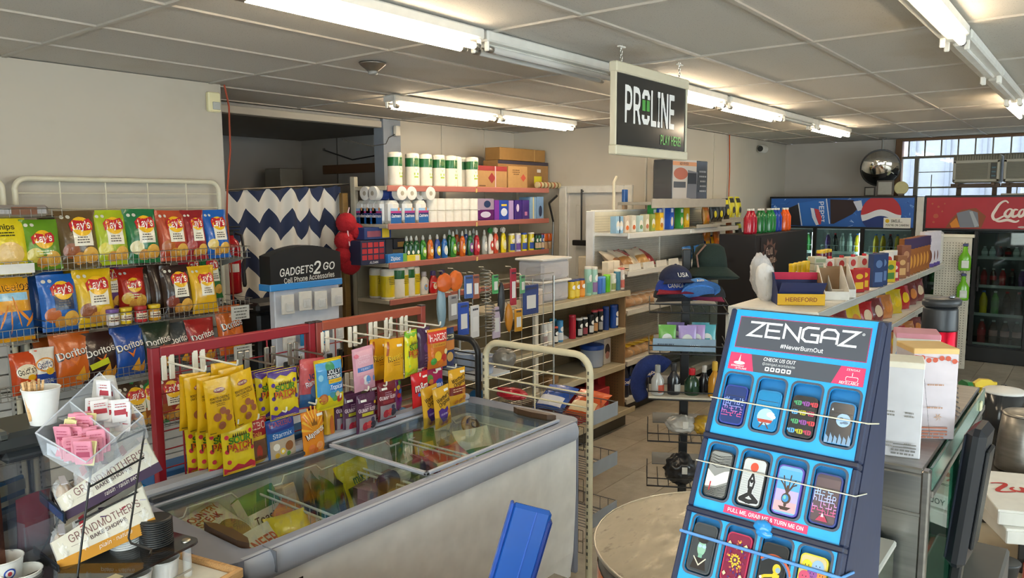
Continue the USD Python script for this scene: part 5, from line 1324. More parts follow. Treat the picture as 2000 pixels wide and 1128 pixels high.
pw(t, 'lower_rail', bx(1.484, 0.211, WZ - 0.056, 2.21, 0.222, WZ - 0.043, 0.001), SSD)
pw(t, 'sliding_pane', bx(1.50, 0.222, 1.07, 1.86, 0.226, WZ - 0.056, 0), GREEN)
pw(t, 'sliding_pane', bx(1.82, 0.214, 1.07, 2.19, 0.218, WZ - 0.056, 0), GREEN)
pw(t, 'pane_edge', bx(1.858, 0.212, 1.07, 1.866, 0.226, WZ - 0.056, 0.001), mGl('#16332c'))
pw(t, 'clip', bx(2.10, 0.208, WZ - 0.036, 2.125, 0.214, WZ - 0.014, 0.002), mPl('#cfc9a0'))
solo('wrapped_food', 'crumpled clear bag of food inside the hot food case', 'food', blob(0.09, 0.05, 0.12, 1.64, 0.30, 1.185, 0.25, 5, 3), wrap('bagfood', 0.5, '#dfe4e0', 0.8), True)
solo('receipt_sheet', 'white paper sheet inside the hot food case', 'paper', bx(2.0, 0.26, 1.20, 2.11, 0.262, 1.38, 0), mPa('#d9d8d2'))

# toy boxes and tumbler on the hot food case
def toy_box(w, d, h, top, tilt_flap, body, art):
    def build(t):
        part(t, 'box', box(w, d, h, b=0.0015), mPa(body))
        part(t, 'lid', box(w + 0.001, d + 0.001, 0.012, 0, 0, h - 0.0115, 0.0015), mPa(top))
        p = Print(); art(p, w, h); p.on(t, face_fn(d), INK_PAPER())
        q = Print()
        for k in range(12): q.lines(0, h * 0.82 - k * h * 0.055, d * 0.8, 1, 0.01, '#6e6a66', 0.0035, seed=k)
        q.on(t, plane_fn((w / 2, 0, 0), (0, 1, 0), (0, 0, 1)), INK_PAPER(), 'printed_side')
    return build
def art1(p, w, h):
    for r in range(2):
        for c in range(2): p.lines(-w * .2 + c * w * .42, h * .47 - r * h * .32, w * .22, 2, .006, '#8a8680', .003, seed=r * 2 + c)
    p.rect(-w * .1, h * .15, w * .4, h * .163, '#77736f').rect(-w * .1, h * .118, w * .4, h * .131, '#77736f').lines(w * .12, h * .085, w * .55, 2, .006, '#77736f', .0035, seed=9)
def art2(p, w, h):
    for k in range(6): p.ell(-w * .3 + k * w * .14, h * .9 - .004 * math.sin(k * 1.3) - k * h * .006, .005, .005, '#c4553a')
    p.line([(-w * .5, h * .93), (0, h * .90), (w * .5, h * .86)], .001, '#c4553a')
    for k in range(6):
        a = k * PI / 3; p.poly([(w * .1 + .001, h * .25), (w * .1 + .009 * math.cos(a), h * .25 + .009 * math.sin(a)), (w * .1 + .004 * math.cos(a + .5), h * .25 + .004 * math.sin(a + .5))], '#c9a080')
    for k in range(2): p.lines(0, h * .6 - k * .25 * h, w * .4, 1, .006, '#b58a70', .003, seed=k)
    p.rect(-w * .4, h * .13, w * .3, h * .145, '#c47a60').rect(-w * .4, h * .09, w * .3, h * .105, '#c47a60').lines(-w * .05, h * .06, w * .7, 2, .006, '#c47a60', .003, seed=4)
def art3(p, w, h): p.poly(wob(-w * .25, h * .78, w * .22) , '#8fb0d4').ell(w * .2, h * .74, w * .13, h * .03, '#8fb0d4')
t = thing('toy_box', 'white toy box with a cream lid at the front of the hot food case', 'box', (1.545, 0.285, WZ), -78); toy_box(0.075, 0.075, 0.178, '#e3dcca', 0, '#cfcdd0', art1)(t)
t = thing('toy_box', 'pale lilac toy box with a yellow lid behind the white one', 'box', (1.70, 0.268, WZ), -58); toy_box(0.085, 0.085, 0.182, '#e0b878', 0, '#cdc2c6', art2)(t)
t = thing('toy_box', 'toy box with a pink lid and blue shapes behind the yellow-lidded one', 'box', (1.84, 0.312, WZ), -75); toy_box(0.085, 0.085, 0.186, '#cf8c98', 0, '#d8d4cc', art3)(t)
t = thing('travel_tumbler', 'red steel travel tumbler with a black lid standing behind the toy boxes', 'tumbler', (2.02, 0.295, WZ))
part(t, 'body', lathe([(0.03, 0), (0.035, 0.004), (0.038, 0.06), (0.038, 0.168)], 28), mBr('#9c1424', rough=0.3), True)
part(t, 'collar', lathe([(0.0385, 0.166), (0.039, 0.17), (0.0385, 0.178), (0.037, 0.215), (0.034, 0.222)], 28), mPl('#1b1c1e'), True)
lid = lathe([(0.034, 0.0), (0.041, 0.004), (0.042, 0.014), (0.036, 0.02)], 28)
part(t, 'lid', mv(rot(lid, -3, 'x'), 0, -0.002, 0.222), mPl('#232426'), True)
part(t, 'sip_cap', mv(box(0.02, 0.012, 0.008), 0.0, -0.022, 0.242), mMe('#9a9c9e'))

# things on the work table, seen past the hot food case
def pizza_box(z, rz, txt, label, top=False):
    t = thing('pizza_box', label, 'pizza box', (2.68, 0.085, z), rz)
    part(t, 'tray', box(0.34, 0.34, 0.04, b=0.003), mPa('#d3cfc6'))
    part(t, 'lid', box(0.345, 0.345, 0.008, 0, 0, 0.038, 0.002), mPa('#dad6cd'))
    p = Print().text(txt, 0.0, 0.021, 0.016, '#2f2d2b', bold=True, maxw=.3); p.on(t, face_fn(0.34))
    if top:
        q = Print().poly(script(-0.14, -0.02, 0.075, [[(0.1, 0.9), (0.6, 0.95), (0.1, 0.05), (0.7, 0.1)], [(0.8, 0.6), (0.8, 0.2), (1.0, 0.2), (1.1, 0.6), (1.1, 0.2)], [(1.3, 0.6), (1.3, -0.4)], [(1.3, 0.5), (1.6, 0.6), (1.6, 0.2), (1.3, 0.2)], [(1.8, 0.6), (1.8, -0.4)], [(1.8, 0.5), (2.1, 0.6), (2.1, 0.2), (1.8, 0.2)], [(2.6, 0.6), (2.3, 0.5), (2.3, 0.2), (2.6, 0.25), (2.65, 0.6), (2.7, 0.15)]], 0.16), '#b5302c')
        q.text('PIZZA', 0.07, -0.055, 0.018, '#9c4a40', bold=True).lines(0.02, -0.09, 0.2, 3, 0.014, '#6e6a66', 0.006)
        q.on(t, plane_fn((0, 0, 0.0465), (1, 0, 0), (0, 1, 0)), INK_PAPER(), 'lid_print')
    return t
stand = solo('box_riser', 'dark riser under the pizza boxes', 'stand', bx(2.56, -0.08, 0.86, 2.84, 0.14, 0.98, 0.004), mPl('#2a2826'))
pizza_box(0.98, -64, 'PIZZA.CA', 'lower white pizza box of the two on the work table')
pizza_box(1.027, -70, 'YOUR NEXT EVENT', 'upper white pizza box with red script on its lid', True)
def kettle(t, body, lidc):
    part(t, 'body', lathe([(0.075, 0), (0.082, 0.006), (0.078, 0.1), (0.068, 0.19)], 24), body, True)
    part(t, 'lid', lathe([(0.068, 0.188), (0.069, 0.194), (0.062, 0.2), (0.02, 0.203)], 24), lidc, True)
    part(t, 'handle', tube([(0.06, -0.02, 0.19), (0.115, -0.03, 0.185), (0.125, -0.03, 0.12), (0.085, -0.02, 0.03)], 0.012, 8), mPl('#1d1d1f'), True)
t = thing('kettle', 'brushed steel kettle standing beyond the pizza boxes', 'kettle', (3.02, 0.17, 1.03), -30); kettle(t, mBr('#8f8b85'), mBr('#a09c95'))
t = thing('kettle', 'black and chrome jug with a white lid behind the steel kettle', 'kettle', (3.20, 0.25, 1.06), 20); kettle(t, mGl('#1d1d1e'), mPl('#cfcdc8'))
solo('kettle_tray', 'dark raised tray under the two kettles', 'tray', bx(2.9, -0.05, 0.86, 3.10, 0.29, 1.03, 0.004), mPl('#35332f'))
solo('jug_block', 'dark block under the black jug and the white bottle', 'block', bx(3.105, 0.0, 0.86, 3.29, 0.33, 1.06, .004), mPl('#35332f'))
t = thing('lotion_bottle', 'white plastic bottle with a grey label at the right picture edge', 'bottle', (3.2, 0.06, 1.06))
part(t, 'bottle', lathe([(0.036, 0), (0.04, 0.006), (0.04, 0.16), (0.036, 0.185), (0.02, 0.19)], 18), mPl('#d8d6d0'), True)
Print().rect(-0.04, 0.03, 0.05, 0.11, '#8f9098', 6, 2).on(t, round_fn([(0.0405, 0), (0.0405, 0.2)]), name='label_print')
t = thing('black_cup', 'small black cup on the work table under the pizza boxes', 'cup', (2.40, 0.16, 0.86)); part(t, 'cup', lathe([(0.025, 0), (0.038, 0.09), (0.036, 0.09), (0.024, 0.006)], 18), mPl('#151515'), True); part(t, 'rim', lathe([(0.038, 0.086), (0.04, 0.088), (0.04, 0.093), (0.037, 0.094)], 18), mPl('#2b2b2b'), True)
for k, (c, x, y, lb) in enumerate((('#1f6a34', 4.33, 0.50, 'green'), ('#d8b81c', 4.42, 0.435, 'yellow'))):
    t = thing('spray_bottle', f'spray bottle with a {lb} trigger head beyond the hot food case', 'spray bottle', (x, y, 0.80), 35 + 90 * (k == 1))
    part(t, 'bottle', lathe([(0.04, 0), (0.042, 0.01), (0.042, 0.1), (0.014, 0.15), (0.014, 0.17)], 14), mPl(c), True)
    part(t, 'neck', lathe([(0.017, 0.165), (0.018, 0.17), (0.016, 0.2)], 12), mPl(c), True)
    part(t, 'trigger_head', cat([mv(rot(prism([(-0.05, 0), (0.045, 0), (0.05, 0.02), (0.02, 0.04), (-0.03, 0.038), (-0.05, 0.02)], 0.026, 'xz', -0.013), 0), 0, 0, 0.2)]), mPl(c))
    part(t, 'trigger', tube([(-0.035, 0, 0.205), (-0.045, 0, 0.18), (-0.04, 0, 0.15)], 0.006, 6), mPl(c), True)
    part(t, 'nozzle', box(0.016, 0.018, 0.016, -0.055, 0, 0.21, 0.003), mPl(c))
solo('stool_box', 'white floor box carrying the spray bottles', 'box', bx(4.25, 0.36, 0, 4.5, 0.58, 0.80, 0.006), mPt('#9c9a92'))
t = thing('payment_screen', 'black till screen seen edge-on beside the hot food case', 'screen', (1.66, 0.186, 1.235), 87, 0, None, -5)
part(t, 'housing', box(0.034, 0.10, 0.28, 0, 0, 0.0, 0.012), mPl('#101116'))
part(t, 'display', box(0.004, 0.085, 0.25, 0.018, 0, 0.015, 0.002), mGl('#20232b'))
part(t, 'back_rib', box(0.008, 0.06, 0.2, -0.02, 0, 0.04, 0.003), mPl('#0b0c0e'))
part(t, 'foot_post', box(0.02, 0.03, 0.19, 0.0, 0, -0.185, 0.004), mPl('#0f1012'))
t = thing('red_mug', 'red ring handle of a mug on the work table at the right corner', 'mug', (2.52, 0.09, 0.86)); part(t, 'mug', lathe([(0.03, 0), (0.034, 0.006), (0.034, 0.05), (0.03, 0.05)], 16), mGl('#a02a22'), True); part(t, 'handle', tube([(0.032 + 0.02 * math.sin(a), 0, 0.028 + 0.02 * math.cos(a)) for a in np.linspace(0, PI, 8)], 0.004, 6), mGl('#a02a22'), True)

# round metal barrel cooler
t = thing('barrel_cooler', 'round steel-topped barrel with a picture band between freezer and lighter display', 'barrel', (2.263, 0.864, 0))
R = 0.449
part(t, 'barrel', lathe([(R - 0.03, 0), (R - 0.015, 0.02), (R - 0.012, 0.80), (R - 0.012, 0.83)], 56), mPt('#57524c'), True)
part(t, 'top_panel', lathe([(R - 0.014, 0.828), (R, 0.834), (R, 0.846), (R - 0.004, 0.85), (R - 0.02, 0.848)], 56), usdkit.material(stage, '/World/Looks/worn_steel', {
    'tc': ('texture_coordinate', {}), 'mp': ('mapping', {'rotation': (0, 0, 0.6), 'scale': (6.0, 14.0, 1.0)}), 'n': ('noise_texture', {'scale': 3.0, 'detail': 6.0}), 'n2': ('noise_texture', {'scale': 2.2, 'detail': 5.0, 'roughness': 0.6}),
    'r': ('map_range', {'from_min': 0.35, 'from_max': 0.65, 'to_min': 0.3, 'to_max': 0.55}), 'rc': ('rgb_ramp', {'ramp': [(0.3, lin('#a39c8c')), (0.7, lin('#b9b2a2'))]}), 'p': ('principled_bsdf', {'metallic': 0.75})},
    [('tc.object', 'mp.vector'), ('mp.vector', 'n.vector'), ('tc.object', 'n2.vector'), ('n.fac', 'r.value'), ('r.result', 'p.roughness'), ('n2.fac', 'rc.fac'), ('rc.color', 'p.base_color')], surface='p.BSDF'), True)
part(t, 'top_rim', tube([(R * math.cos(a), R * math.sin(a), 0.848) for a in np.linspace(0, 2 * PI, 57)[:-1]], 0.004, 6, True), mMe('#d0ccc0'), True)
pr = Print()
pr.rect(-1.45, 0.25, -0.6, 0.78, '#b5561c', 16, 3)
for k in range(12): pr.line([(-1.42 + k * .07, .3), (-1.38 + k * .07, .5), (-1.44 + k * .07, .76)], .012, ['#e0a23a', '#7a2a1c', '#d8762a'][k % 3])
pr.rect(-0.42, 0.77, 0.5, 0.825, '#3f6098', 18, 1)
pr.on(t, round_fn([(R - 0.011, 0), (R - 0.011, 1)]), INK_GLOSS(), 'picture_band', base=0.002)

# blue vinyl folder
t = thing('blue_folder', 'glossy blue vinyl folder standing in front of the freezer', 'folder', (0.955, 0.785, 1.20), -49, 0, None, 16)
BLUE = mFi('#174a96', bump=0.15)
part(t, 'cover', box(0.07, 0.014, 0.235, 0, 0, 0.0, 0.006), BLUE)
part(t, 'fold_seam', box(0.003, 0.002, 0.225, 0.008, -0.0075, 0.005, 0.0008), mFi('#2f56a8'))
part(t, 'edge_welt', box(0.006, 0.018, 0.235, -0.035, 0, 0, 0.002), mFi('#22489a'))
part(t, 'spine', box(0.012, 0.02, 0.22, 0.034, 0.004, 0.0, 0.004), mFi('#112c70'))
solo('folder_block', 'block holding the blue folder upright on the counter', 'block', bx(0.88, 0.70, 1.05, 1.03, 0.83, 1.20, 0.004), mPl('#22252c'))

# ---------------------------------------------------------------- lighter display
ZT, ZB0, TL = 1.765, 1.05, math.radians(26.5)
WD = 0.225
zd = thing('lighter_display', 'blue tiered cardboard lighter display with big white lettering', 'display', (1.175, 0.348, ZB0), -92)
HH = ZT - ZB0; dep = HH * math.tan(TL)
NAVY = mPa('#1b2440', rough=0.5); CYAN = mPa('#1aa2e8', rough=0.45)
part(zd, 'carcass', prism([(0.02, 0), (0.02, HH), (0.004, HH), (0.004 - (dep - 0.004) * 1.0, 0)], WD, 'yz', -WD / 2), NAVY)
ev = np.array([0, math.sin(TL), math.cos(TL)]); top = np.array([0, 0.0, HH]); nrm = np.cross([1, 0, 0], ev)
def onface(m, off=0.0):
    """Local (u, v, w): u right, v up the slope from its top edge (negative down), w out of the face."""
    V, F = m
    return top + np.outer(V[:, 0], [1, 0, 0]) + np.outer(V[:, 1], ev) + np.outer(V[:, 2] + off, nrm), F
ffn = lambda off: plane_fn(top + nrm * off, (1, 0, 0), ev)
def rrect(cx, cy, w, h, r): return Polygon([(cx - w / 2, cy - h / 2), (cx + w / 2, cy - h / 2), (cx + w / 2, cy + h / 2), (cx - w / 2, cy + h / 2)]).buffer(-r).buffer(r, quad_segs=5)
COLS = (-0.0775, -0.0258, 0.0258, 0.0775)
tiers = ((0.004, 0.205, 0.148, 0.08), (0.214, 0.317, 0.259, 0.08), (0.324, 0.43, 0.368, 0.08), (0.437, 0.54, 0.48, 0.08))
GREYB = '#4b5262'
for k, (s0, s1, sc, wh) in enumerate(tiers):
    board = Polygon([(-WD / 2 + 0.008, -s1), (WD / 2 - 0.008, -s1), (WD / 2 - 0.008, -s0), (-WD / 2 + 0.008, -s0)])
    holes = [rrect(c, -sc, 0.041, wh, 0.008) for c in COLS]
    for h in holes: board = board.difference(h)
    part(zd, 'tier_board', onface(prism(board, 0.004), 0.012), CYAN)
    for c in COLS: part(zd, 'recess', onface(box(0.044, wh + 0.004, 0.002, c, -sc, 0, 0), 0.002), mPa('#1272ae'))
    part(zd, 'tier_rail', onface(mv(box(WD, 0.009, 0.022, b=0.002), 0, -(s1 + 0.0045), 0)), mPa('#141b33', rough=0.4))
    for s in (-1, 1): part(zd, 'side_lip', onface(mv(box(0.008, s1 - s0, 0.02, b=0.002), s * (WD / 2 - 0.004), -(s0 + s1) / 2, 0)), NAVY)
    p = Print()
    for c in COLS: p.poly(rrect(c, -sc, 0.0475, wh + 0.0065, 0.0105).difference(rrect(c, -sc, 0.041, wh, 0.008)), GREYB)
    if k == 0:
        p.rect(-0.096, -0.066, 0.098, -0.0145, '#a83c6c').rect(-0.0948, -0.0648, 0.0968, -0.0157, '#4a4e58')
        # wide square letters
        x, w, lh, y0, th = -0.078, 0.0225, 0.0215, -0.0445, 0.0036
        L = {'Z': [[(0, 1), (1, 1), (0, 0), (1, 0)]], 'E': [[(1, 1), (0, 1), (0, 0), (1, 0)], [(0, .5), (.9, .5)]], 'N': [[(0, 0), (0, 1), (1, 0), (1, 1)]],
             'G': [[(1, 1), (.25, 1), (0, .8), (0, .2), (.25, 0), (1, 0), (1, .5), (.5, .5)]], 'A': [[(0, 0), (0, .75), (.25, 1), (.75, 1), (1, .75), (1, 0)], [(0, .4), (1, .4)]]}
        for ch in 'ZENGAZ':
            for st in L[ch]: p.poly(LineString([(x + a * w, y0 + b * lh) for a, b in st]).buffer(th / 2, cap_style='flat', join_style='mitre'), '#dfe2e6')
            x += w + 0.0048
        p.text('®', 0.088, -0.026, 0.005, '#dfe2e6').text('#NeverBurnOut', 0.006, -0.0565, 0.0062, '#dfe2e6', bold=True, maxw=0.075)
        p.poly([(-0.099, -0.0745), (-0.066, -0.0745), (-0.058, -0.1015), (-0.099, -0.1015)], '#d23c68').poly([(-0.066, -0.0745), (0.066, -0.0745), (0.058, -0.1015), (-0.058, -0.1015)], '#4a4e58').poly([(0.066, -0.0745), (0.099, -0.0745), (0.099, -0.1015), (0.056, -0.1015)], '#d23c68')
        p.text('CHECK US OUT', -0.022, -0.0795, 0.0052, '#e6e8ea', bold=True, width=0.048, shear=.1).text('@zengaz.worldwide', -0.022, -0.0865, 0.0038, '#cfd2d6', width=0.049)
        for j in range(5): p.poly(rrect(-0.038 + j * 0.0082, -0.0945, 0.0066, 0.0066, 0.0015), '#dfe2e6')
        for j in range(5): p.ell(-0.038 + j * 0.0082, -0.0945, 0.0016, 0.0016, '#4a4e58', 8)
        p.ell(-0.082, -0.0905, 0.009, 0.0028, '#f2e4e8').poly([(-0.0845, -0.089), (-0.0808, -0.089), (-0.0822, -0.0765)], '#f2e4e8').text('WINDPROOF', -0.084, -0.0955, 0.0026, '#f2e4e8', bold=True, width=0.021, shear=.1).text('JETFLAME', -0.078, -0.099, 0.0026, '#f2e4e8', bold=True, width=0.018, shear=.1)
        p.text('REFILLABLE', 0.08, -0.0985, 0.0036, '#f2e4e8', bold=True, width=0.026, shear=.1).text('ZENGAZ', 0.083, -0.079, 0.003, '#f2e4e8', width=0.018).poly(rrect(0.083, -0.0925, 0.017, 0.007, 0.002).difference(rrect(0.083, -0.0927, 0.0155, 0.0055, 0.0015)), '#f2e4e8').line([(0.083, -0.0835), (0.083, -0.088)], .001, '#f2e4e8')
    if k in (1, 2):
        p.rect(-0.058, -(s1 - 0.003), 0.062, -(s1 - 0.0145), '#d23c68').text('PULL ME, GRAB ME & TURN ME ON', 0.002, -(s1 - 0.0088), 0.0052, '#f0e4ea', bold=True, width=0.108)
    p.on(zd, ffn(0.016), INK_PAPER(), 'tier_print', base=0.0003, step=0.00004)
Print().text('ZENGAZ', -0.10, 0.33, 0.02, '#8f96a4', ang=62, width=0.075).on(zd, plane_fn((WD / 2, 0, 0), (0, 1, 0), (0, 0, 1)), name='side_print')

def maze(p, seed, cs):
    r = random.Random(seed)
    for i in range(9):
        for j in range(8):
            x, y = -0.016 + i * 0.0036, 0.012 + j * 0.0036
            c = cs[min(len(cs) - 1, (7 - j) * len(cs) // 8)]
            if r.random() < .55: p.rect(x, y, x + 0.0036, y + 0.0012, c)
            if r.random() < .45: p.rect(x, y, x + 0.0012, y + 0.0036, c)
def d_maze(p): maze(p, 1, ['#8fa8e0', '#8f9ce0', '#b07ac0', '#c45a90'])
def d_wagon(p): p.ell(0, 0.020, 0.0125, 0.0125, '#a9cbe6').poly([(-.0115, .016), (.0115, .016), (.0095, .0115), (-.0095, .0115)], '#b5483a').ell(.007, .024, .006, .004, '#dfe8f0').ell(.011, .021, .004, .003, '#dfe8f0').poly([(-.004, .011), (-.008, .003), (-.006, .003), (-.001, .011)], '#6a4038').poly([(.002, .011), (.008, .003), (.006, .003), (.0, .011)], '#6a4038')
def d_pots(p):
    for j in range(4):
        for i in range(3):
            c = [['#5aa0d8', '#b5b02c', '#b03a5a'], ['#4a9a6a', '#8a4a9c', '#c43a4a']][j % 2][i]
            x, y = -.011 + i * .0115 + (.003 if j % 2 else 0), .008 + j * .0135
            p.poly(rrect(x, y, .0085, .0068, .002), c); p.rect(x - .002, y - .003, x - .001, y + .003, '#23262a').rect(x + .001, y - .002, x + .002, y + .002, '#23262a').ell(x - .0055, y + .001, .0012, .002, c, 8)
def d_moon(p):
    p.ell(.004, .034, .0095, .0095, '#8fb4d8').ell(.001, .036, .003, .002, '#3f5a78').ell(.007, .031, .004, .002, '#4a6a88').ell(.002, .030, .002, .0015, '#4a6a88')
    for k in range(6): p.poly([(-.017 + .006 * k, .0), (-.016 + .006 * k, .012 + .003 * (k % 2)), (-.012 + .006 * k, .008), (-.012 + .006 * k, 0)], '#6f94b8')
    p.poly([(-.012, .05), (-.0105, .046), (-.0135, .046)], '#c9d4de')
def d_peaks(p):
    for k in range(9): p.line([(-.016, .054 - .0016 * k), (-.004, .052 - .0018 * k + .001 * (k % 2)), (.006, .053 - .0017 * k), (.016, .055 - .0016 * k)], .0006, '#2d2d2d')
    p.poly([(-.0165, .034), (-.004, .026), (.002, .030), (.009, .034), (.0165, .036), (.0165, .022), (.0, .014), (-.0165, .012)], '#d8d6d0')
    for k in range(8): p.line([(-.016, .010 - .001 * k), (.0, .011 - .0012 * k), (.016, .018 - .002 * k)], .0006, '#2a2a2a')
    p.line([(-.009, .008), (-.0085, .018)], .0018, '#b5303a')
def d_yoga(p):
    p.ell(0, .048, .0058, .0058, '#d2523c')
    for k in range(14): p.line([(-.016, .041 - .0028 * k), (.016, .040 - .0028 * k)], .0004, '#9aa0a4')
    body = union_all([LineString([(-.003, .022), (-.004, .030), (0, .040)]).buffer(.0014), LineString([(.003, .022), (.004, .030), (0, .040)]).buffer(.0014), Point(0, .0305).buffer(.0024), Polygon([(-.0035, .024), (.0035, .024), (.003, .012), (-.003, .012)]), LineString([(-.003, .013), (-.012, .007), (.002, .005)]).buffer(.0026), LineString([(.003, .013), (.012, .007), (-.002, .005)]).buffer(.0026)])
    p.poly(body.buffer(.0006), '#dfe2e4').poly(body, '#1e1e20')
def d_tree(p):
    p.rect(-.0155, .03, .0155, .054, '#5aa6dc').rect(-.0155, .016, .0155, .03, '#b8a8cc').rect(-.0155, .004, .0155, .016, '#d8a8b0')
    for e in ((-.008, .046), (.002, .048), (.009, .043), (-.011, .040), (.011, .038)): p.line([(0, .026), (e[0] * .6, .036), e], .0016, '#4a3a34')
    p.line([(0, .012), (0, .034)], .004, '#4a3a34').ell(0, .020, .0065, .0065, '#4a3a34').ell(-.001, .020, .0045, .0045, '#3f8ac4').ell(-.002, .021, .002, .0025, '#7ac0b0').poly([(-.009, .010), (.009, .010), (.004, .006), (-.005, .006)], '#3f2e2a')
def d_maze2(p): p.rect(-.0155, .004, .0155, .054, '#5a4a50'); maze(p, 4, ['#9fb8e8', '#a9aee0', '#c48ac0', '#c05a88']); p.poly([(-.008, .004), (.008, .004), (.003, .0105), (-.003, .0105)], '#b03a58').poly([(-.002, .009), (.002, .009), (.001, .013), (-.001, .013)], '#dfb8c8')
def d_statue(p): p.rect(-.0155, .004, .0155, .054, '#3a3d40').poly([(-.012, .004), (.012, .004), (.008, .018), (-.008, .018)], '#2a2320').ell(0, .03, .0065, .0095, '#8fb8a0').ell(0, .04, .008, .0045, '#2a2624').ell(-.003, .032, .003, .002, '#a9c4e8').ell(.0035, .032, .003, .002, '#a9c4e8').rect(-.003, .018, .003, .023, '#7aa890').line([(-.009, .018), (0, .009), (.009, .018)], .0016, '#cfc8b8')
def d_mandala(p):
    r = random.Random(3)
    for k in range(60):
        a, q = r.random() * 2 * PI, r.random() ** .5
        x, y = .014 * q * math.cos(a), .028 + .024 * q * math.sin(a)
        p.ell(x, y, .0018, .0012, r.choice(['#8a2a5c', '#d8b83a', '#4a2a6a', '#c46a4a']), 8, r.random() * 180)
    for k in range(12):
        a = k * PI / 6; p.ell(.0055 * math.cos(a), .028 + .0055 * math.sin(a), .0018, .0012, '#d8b83a', 8, math.degrees(a))
    p.ell(0, .028, .0035, .0035, '#5a2a4c').ell(0, .028, .0018, .0018, '#d8b83a')
    for sx in (-1, 1):
        for y in (.01, .046): p.poly([(sx * .012, y - .003), (sx * .009, y), (sx * .012, y + .003), (sx * .0145, y)], '#d8d0a0')
def d_astro(p):
    p.poly(LineString(arc(.0, .02, .026, 20, 130, 12)).buffer(.0016), '#c45a3a').poly(LineString(arc(.0, .02, .0235, 20, 130, 12)).buffer(.0012), '#3f6a9c')
    p.ell(.006, .032, .0055, .0058, '#d8b82c').ell(.008, .031, .0034, .0032, '#8aa4b8').poly([(.002, .027), (.011, .026), (.012, .010), (.003, .010)], '#d8b82c').line([(.003, .024), (-.008, .021), (-.012, .019)], .0036, '#d8b82c').ell(-.0135, .0185, .002, .0018, '#e0e0dc', 8).ell(.0035, .012, .004, .002, '#a9b4bc', 8)
def d_faces(p):
    r = random.Random(8)
    for (x, y, rr, c) in ((-.008, .046, .007, '#d8c82c'), (.006, .047, .008, '#8fb0d8'), (.012, .038, .006, '#d8823a'), (0, .038, .007, '#8a4a90'), (-.009, .033, .0075, '#c44a6a'), (.006, .026, .0085, '#8fb8dc'), (-.009, .018, .0075, '#8ab83a'), (.012, .014, .006, '#5aa06a'), (.002, .012, .006, '#d8b02c')):
        p.ell(x, y, rr, rr, c, 14); p.ell(x - rr * .3, y + rr * .15, .0006, .0009, '#22222a', 6).ell(x + rr * .3, y + rr * .15, .0006, .0009, '#22222a', 6).line([(x - rr * .25, y - rr * .3), (x, y - rr * .42), (x + rr * .25, y - rr * .3)], .0005, '#22222a')
LT = [('#2a3f98', '#23386e', d_maze, 'violet maze', 'first'), ('#1a80b8', '#1a80b8', d_wagon, 'lone hill and clouds', 'second'), ('#1e2124', '#1e2124', d_pots, 'colourful teapots', 'third'), ('#1a7ab4', '#20262e', d_moon, 'blue moon over trees', 'fourth'),
      ('#202226', '#8f8f8c', d_peaks, 'grey line mountains', 'first'), ('#1d1e20', '#c6c8c8', d_yoga, 'meditating figure under a red sun', 'second'), ('#5a4aa8', '#7ab0d8', d_tree, 'tree growing from a globe', 'third'), ('#22357e', '#4a4048', d_maze2, 'brown and white maze', 'fourth'),
      ('#3f4246', '#3a3d40', d_statue, 'green statue in glasses', 'first'), ('#b01f4a', '#7c1c3c', d_mandala, 'red mandala', 'second'), ('#17181a', '#17181a', d_astro, 'astronaut in yellow', 'third'), ('#d8c02c', '#c9b88a', d_faces, 'crowded smiling blobs', 'fourth')]
cz, sz = math.cos(math.radians(-92)), math.sin(math.radians(-92))
Rz = np.array([[cz, -sz, 0], [sz, cz, 0], [0, 0, 1]])
for n, (rim, face, art, what, pos) in enumerate(LT):
    k, c = divmod(n, 4)
    s0, s1, sc, wh = tiers[k]
    drop = 0.010 if k == 0 else 0.004
    lh = 0.060 if k == 0 else 0.069
    lw = 0.036
    base = top + np.array([COLS[c], 0, 0]) + ev * (-(sc + wh / 2) + 0.002) + nrm * 0.0045
    wp = Rz @ base + np.array([1.175, 0.348, ZB0])
    t = thing('lighter', f"boxed lighter printed with {what}, {pos} in the {['top', 'second', 'third'][k]} tier", 'lighter', wp, -92, -26.5)
    V, F = prism(rrect(0, lh / 2, lw, lh, 0.007), 0.011, 'xz', -0.011)
    part(t, 'case', (V, F), mPl(rim))
    V, F = prism(rrect(0, lh / 2, lw - 0.004, lh - 0.004, 0.0055), 0.001, 'xz', -0.0118)
    part(t, 'face_plate', (V, F), mGl(face))
    p = Print(); art(p)
    p.items = [(v * [1.0, lh / 0.058 * 0.97], f, c_) for v, f, c_ in p.items]
    p.on(t, plane_fn((0, -0.0119, 0)), INK_GLOSS(), 'face_art', base=0.0002, step=0.00003)
    part(t, 'lid_line', box(lw - 0.006, 0.0004, 0.0006, 0, -0.012, lh * 0.72, 0), mPl('#2a2c30'))
for s, c, r_, lb in ((0.147, '#d8d0b8', 0.0011, 'thin pale rubber band across the top tier'), (0.246, '#cfcabb', 0.0010, 'thin pale rubber band across the second tier'), (0.352, '#5f93d0', 0.0024, 'wide blue rubber band across the third tier')):
    o_ = 0.0195
    lp = [top + ev * (-s - 0.004) + nrm * o_ + np.array([x, 0, 0]) for x in (-WD / 2 - 0.002, 0, WD / 2 + 0.002)]
    lp += [top + ev * (-s) + np.array([WD / 2 + 0.003, 0.03, -0.006])]
    lp = [Rz @ q_ + np.array([1.175, 0.348, ZB0]) for q_ in lp]
    solo('rubber_band', f'{lb} of the lighter display', 'rubber band', tube(lp, r_, 6), mRu(c), True)
t = thing('blue_clip', 'small blue plastic twist clip on the display between the second and third tiers', 'clip', Rz @ (top + ev * -0.324 + nrm * 0.018 + np.array([0.004, 0, 0])) + np.array([1.175, 0.348, ZB0]), -92, -26)
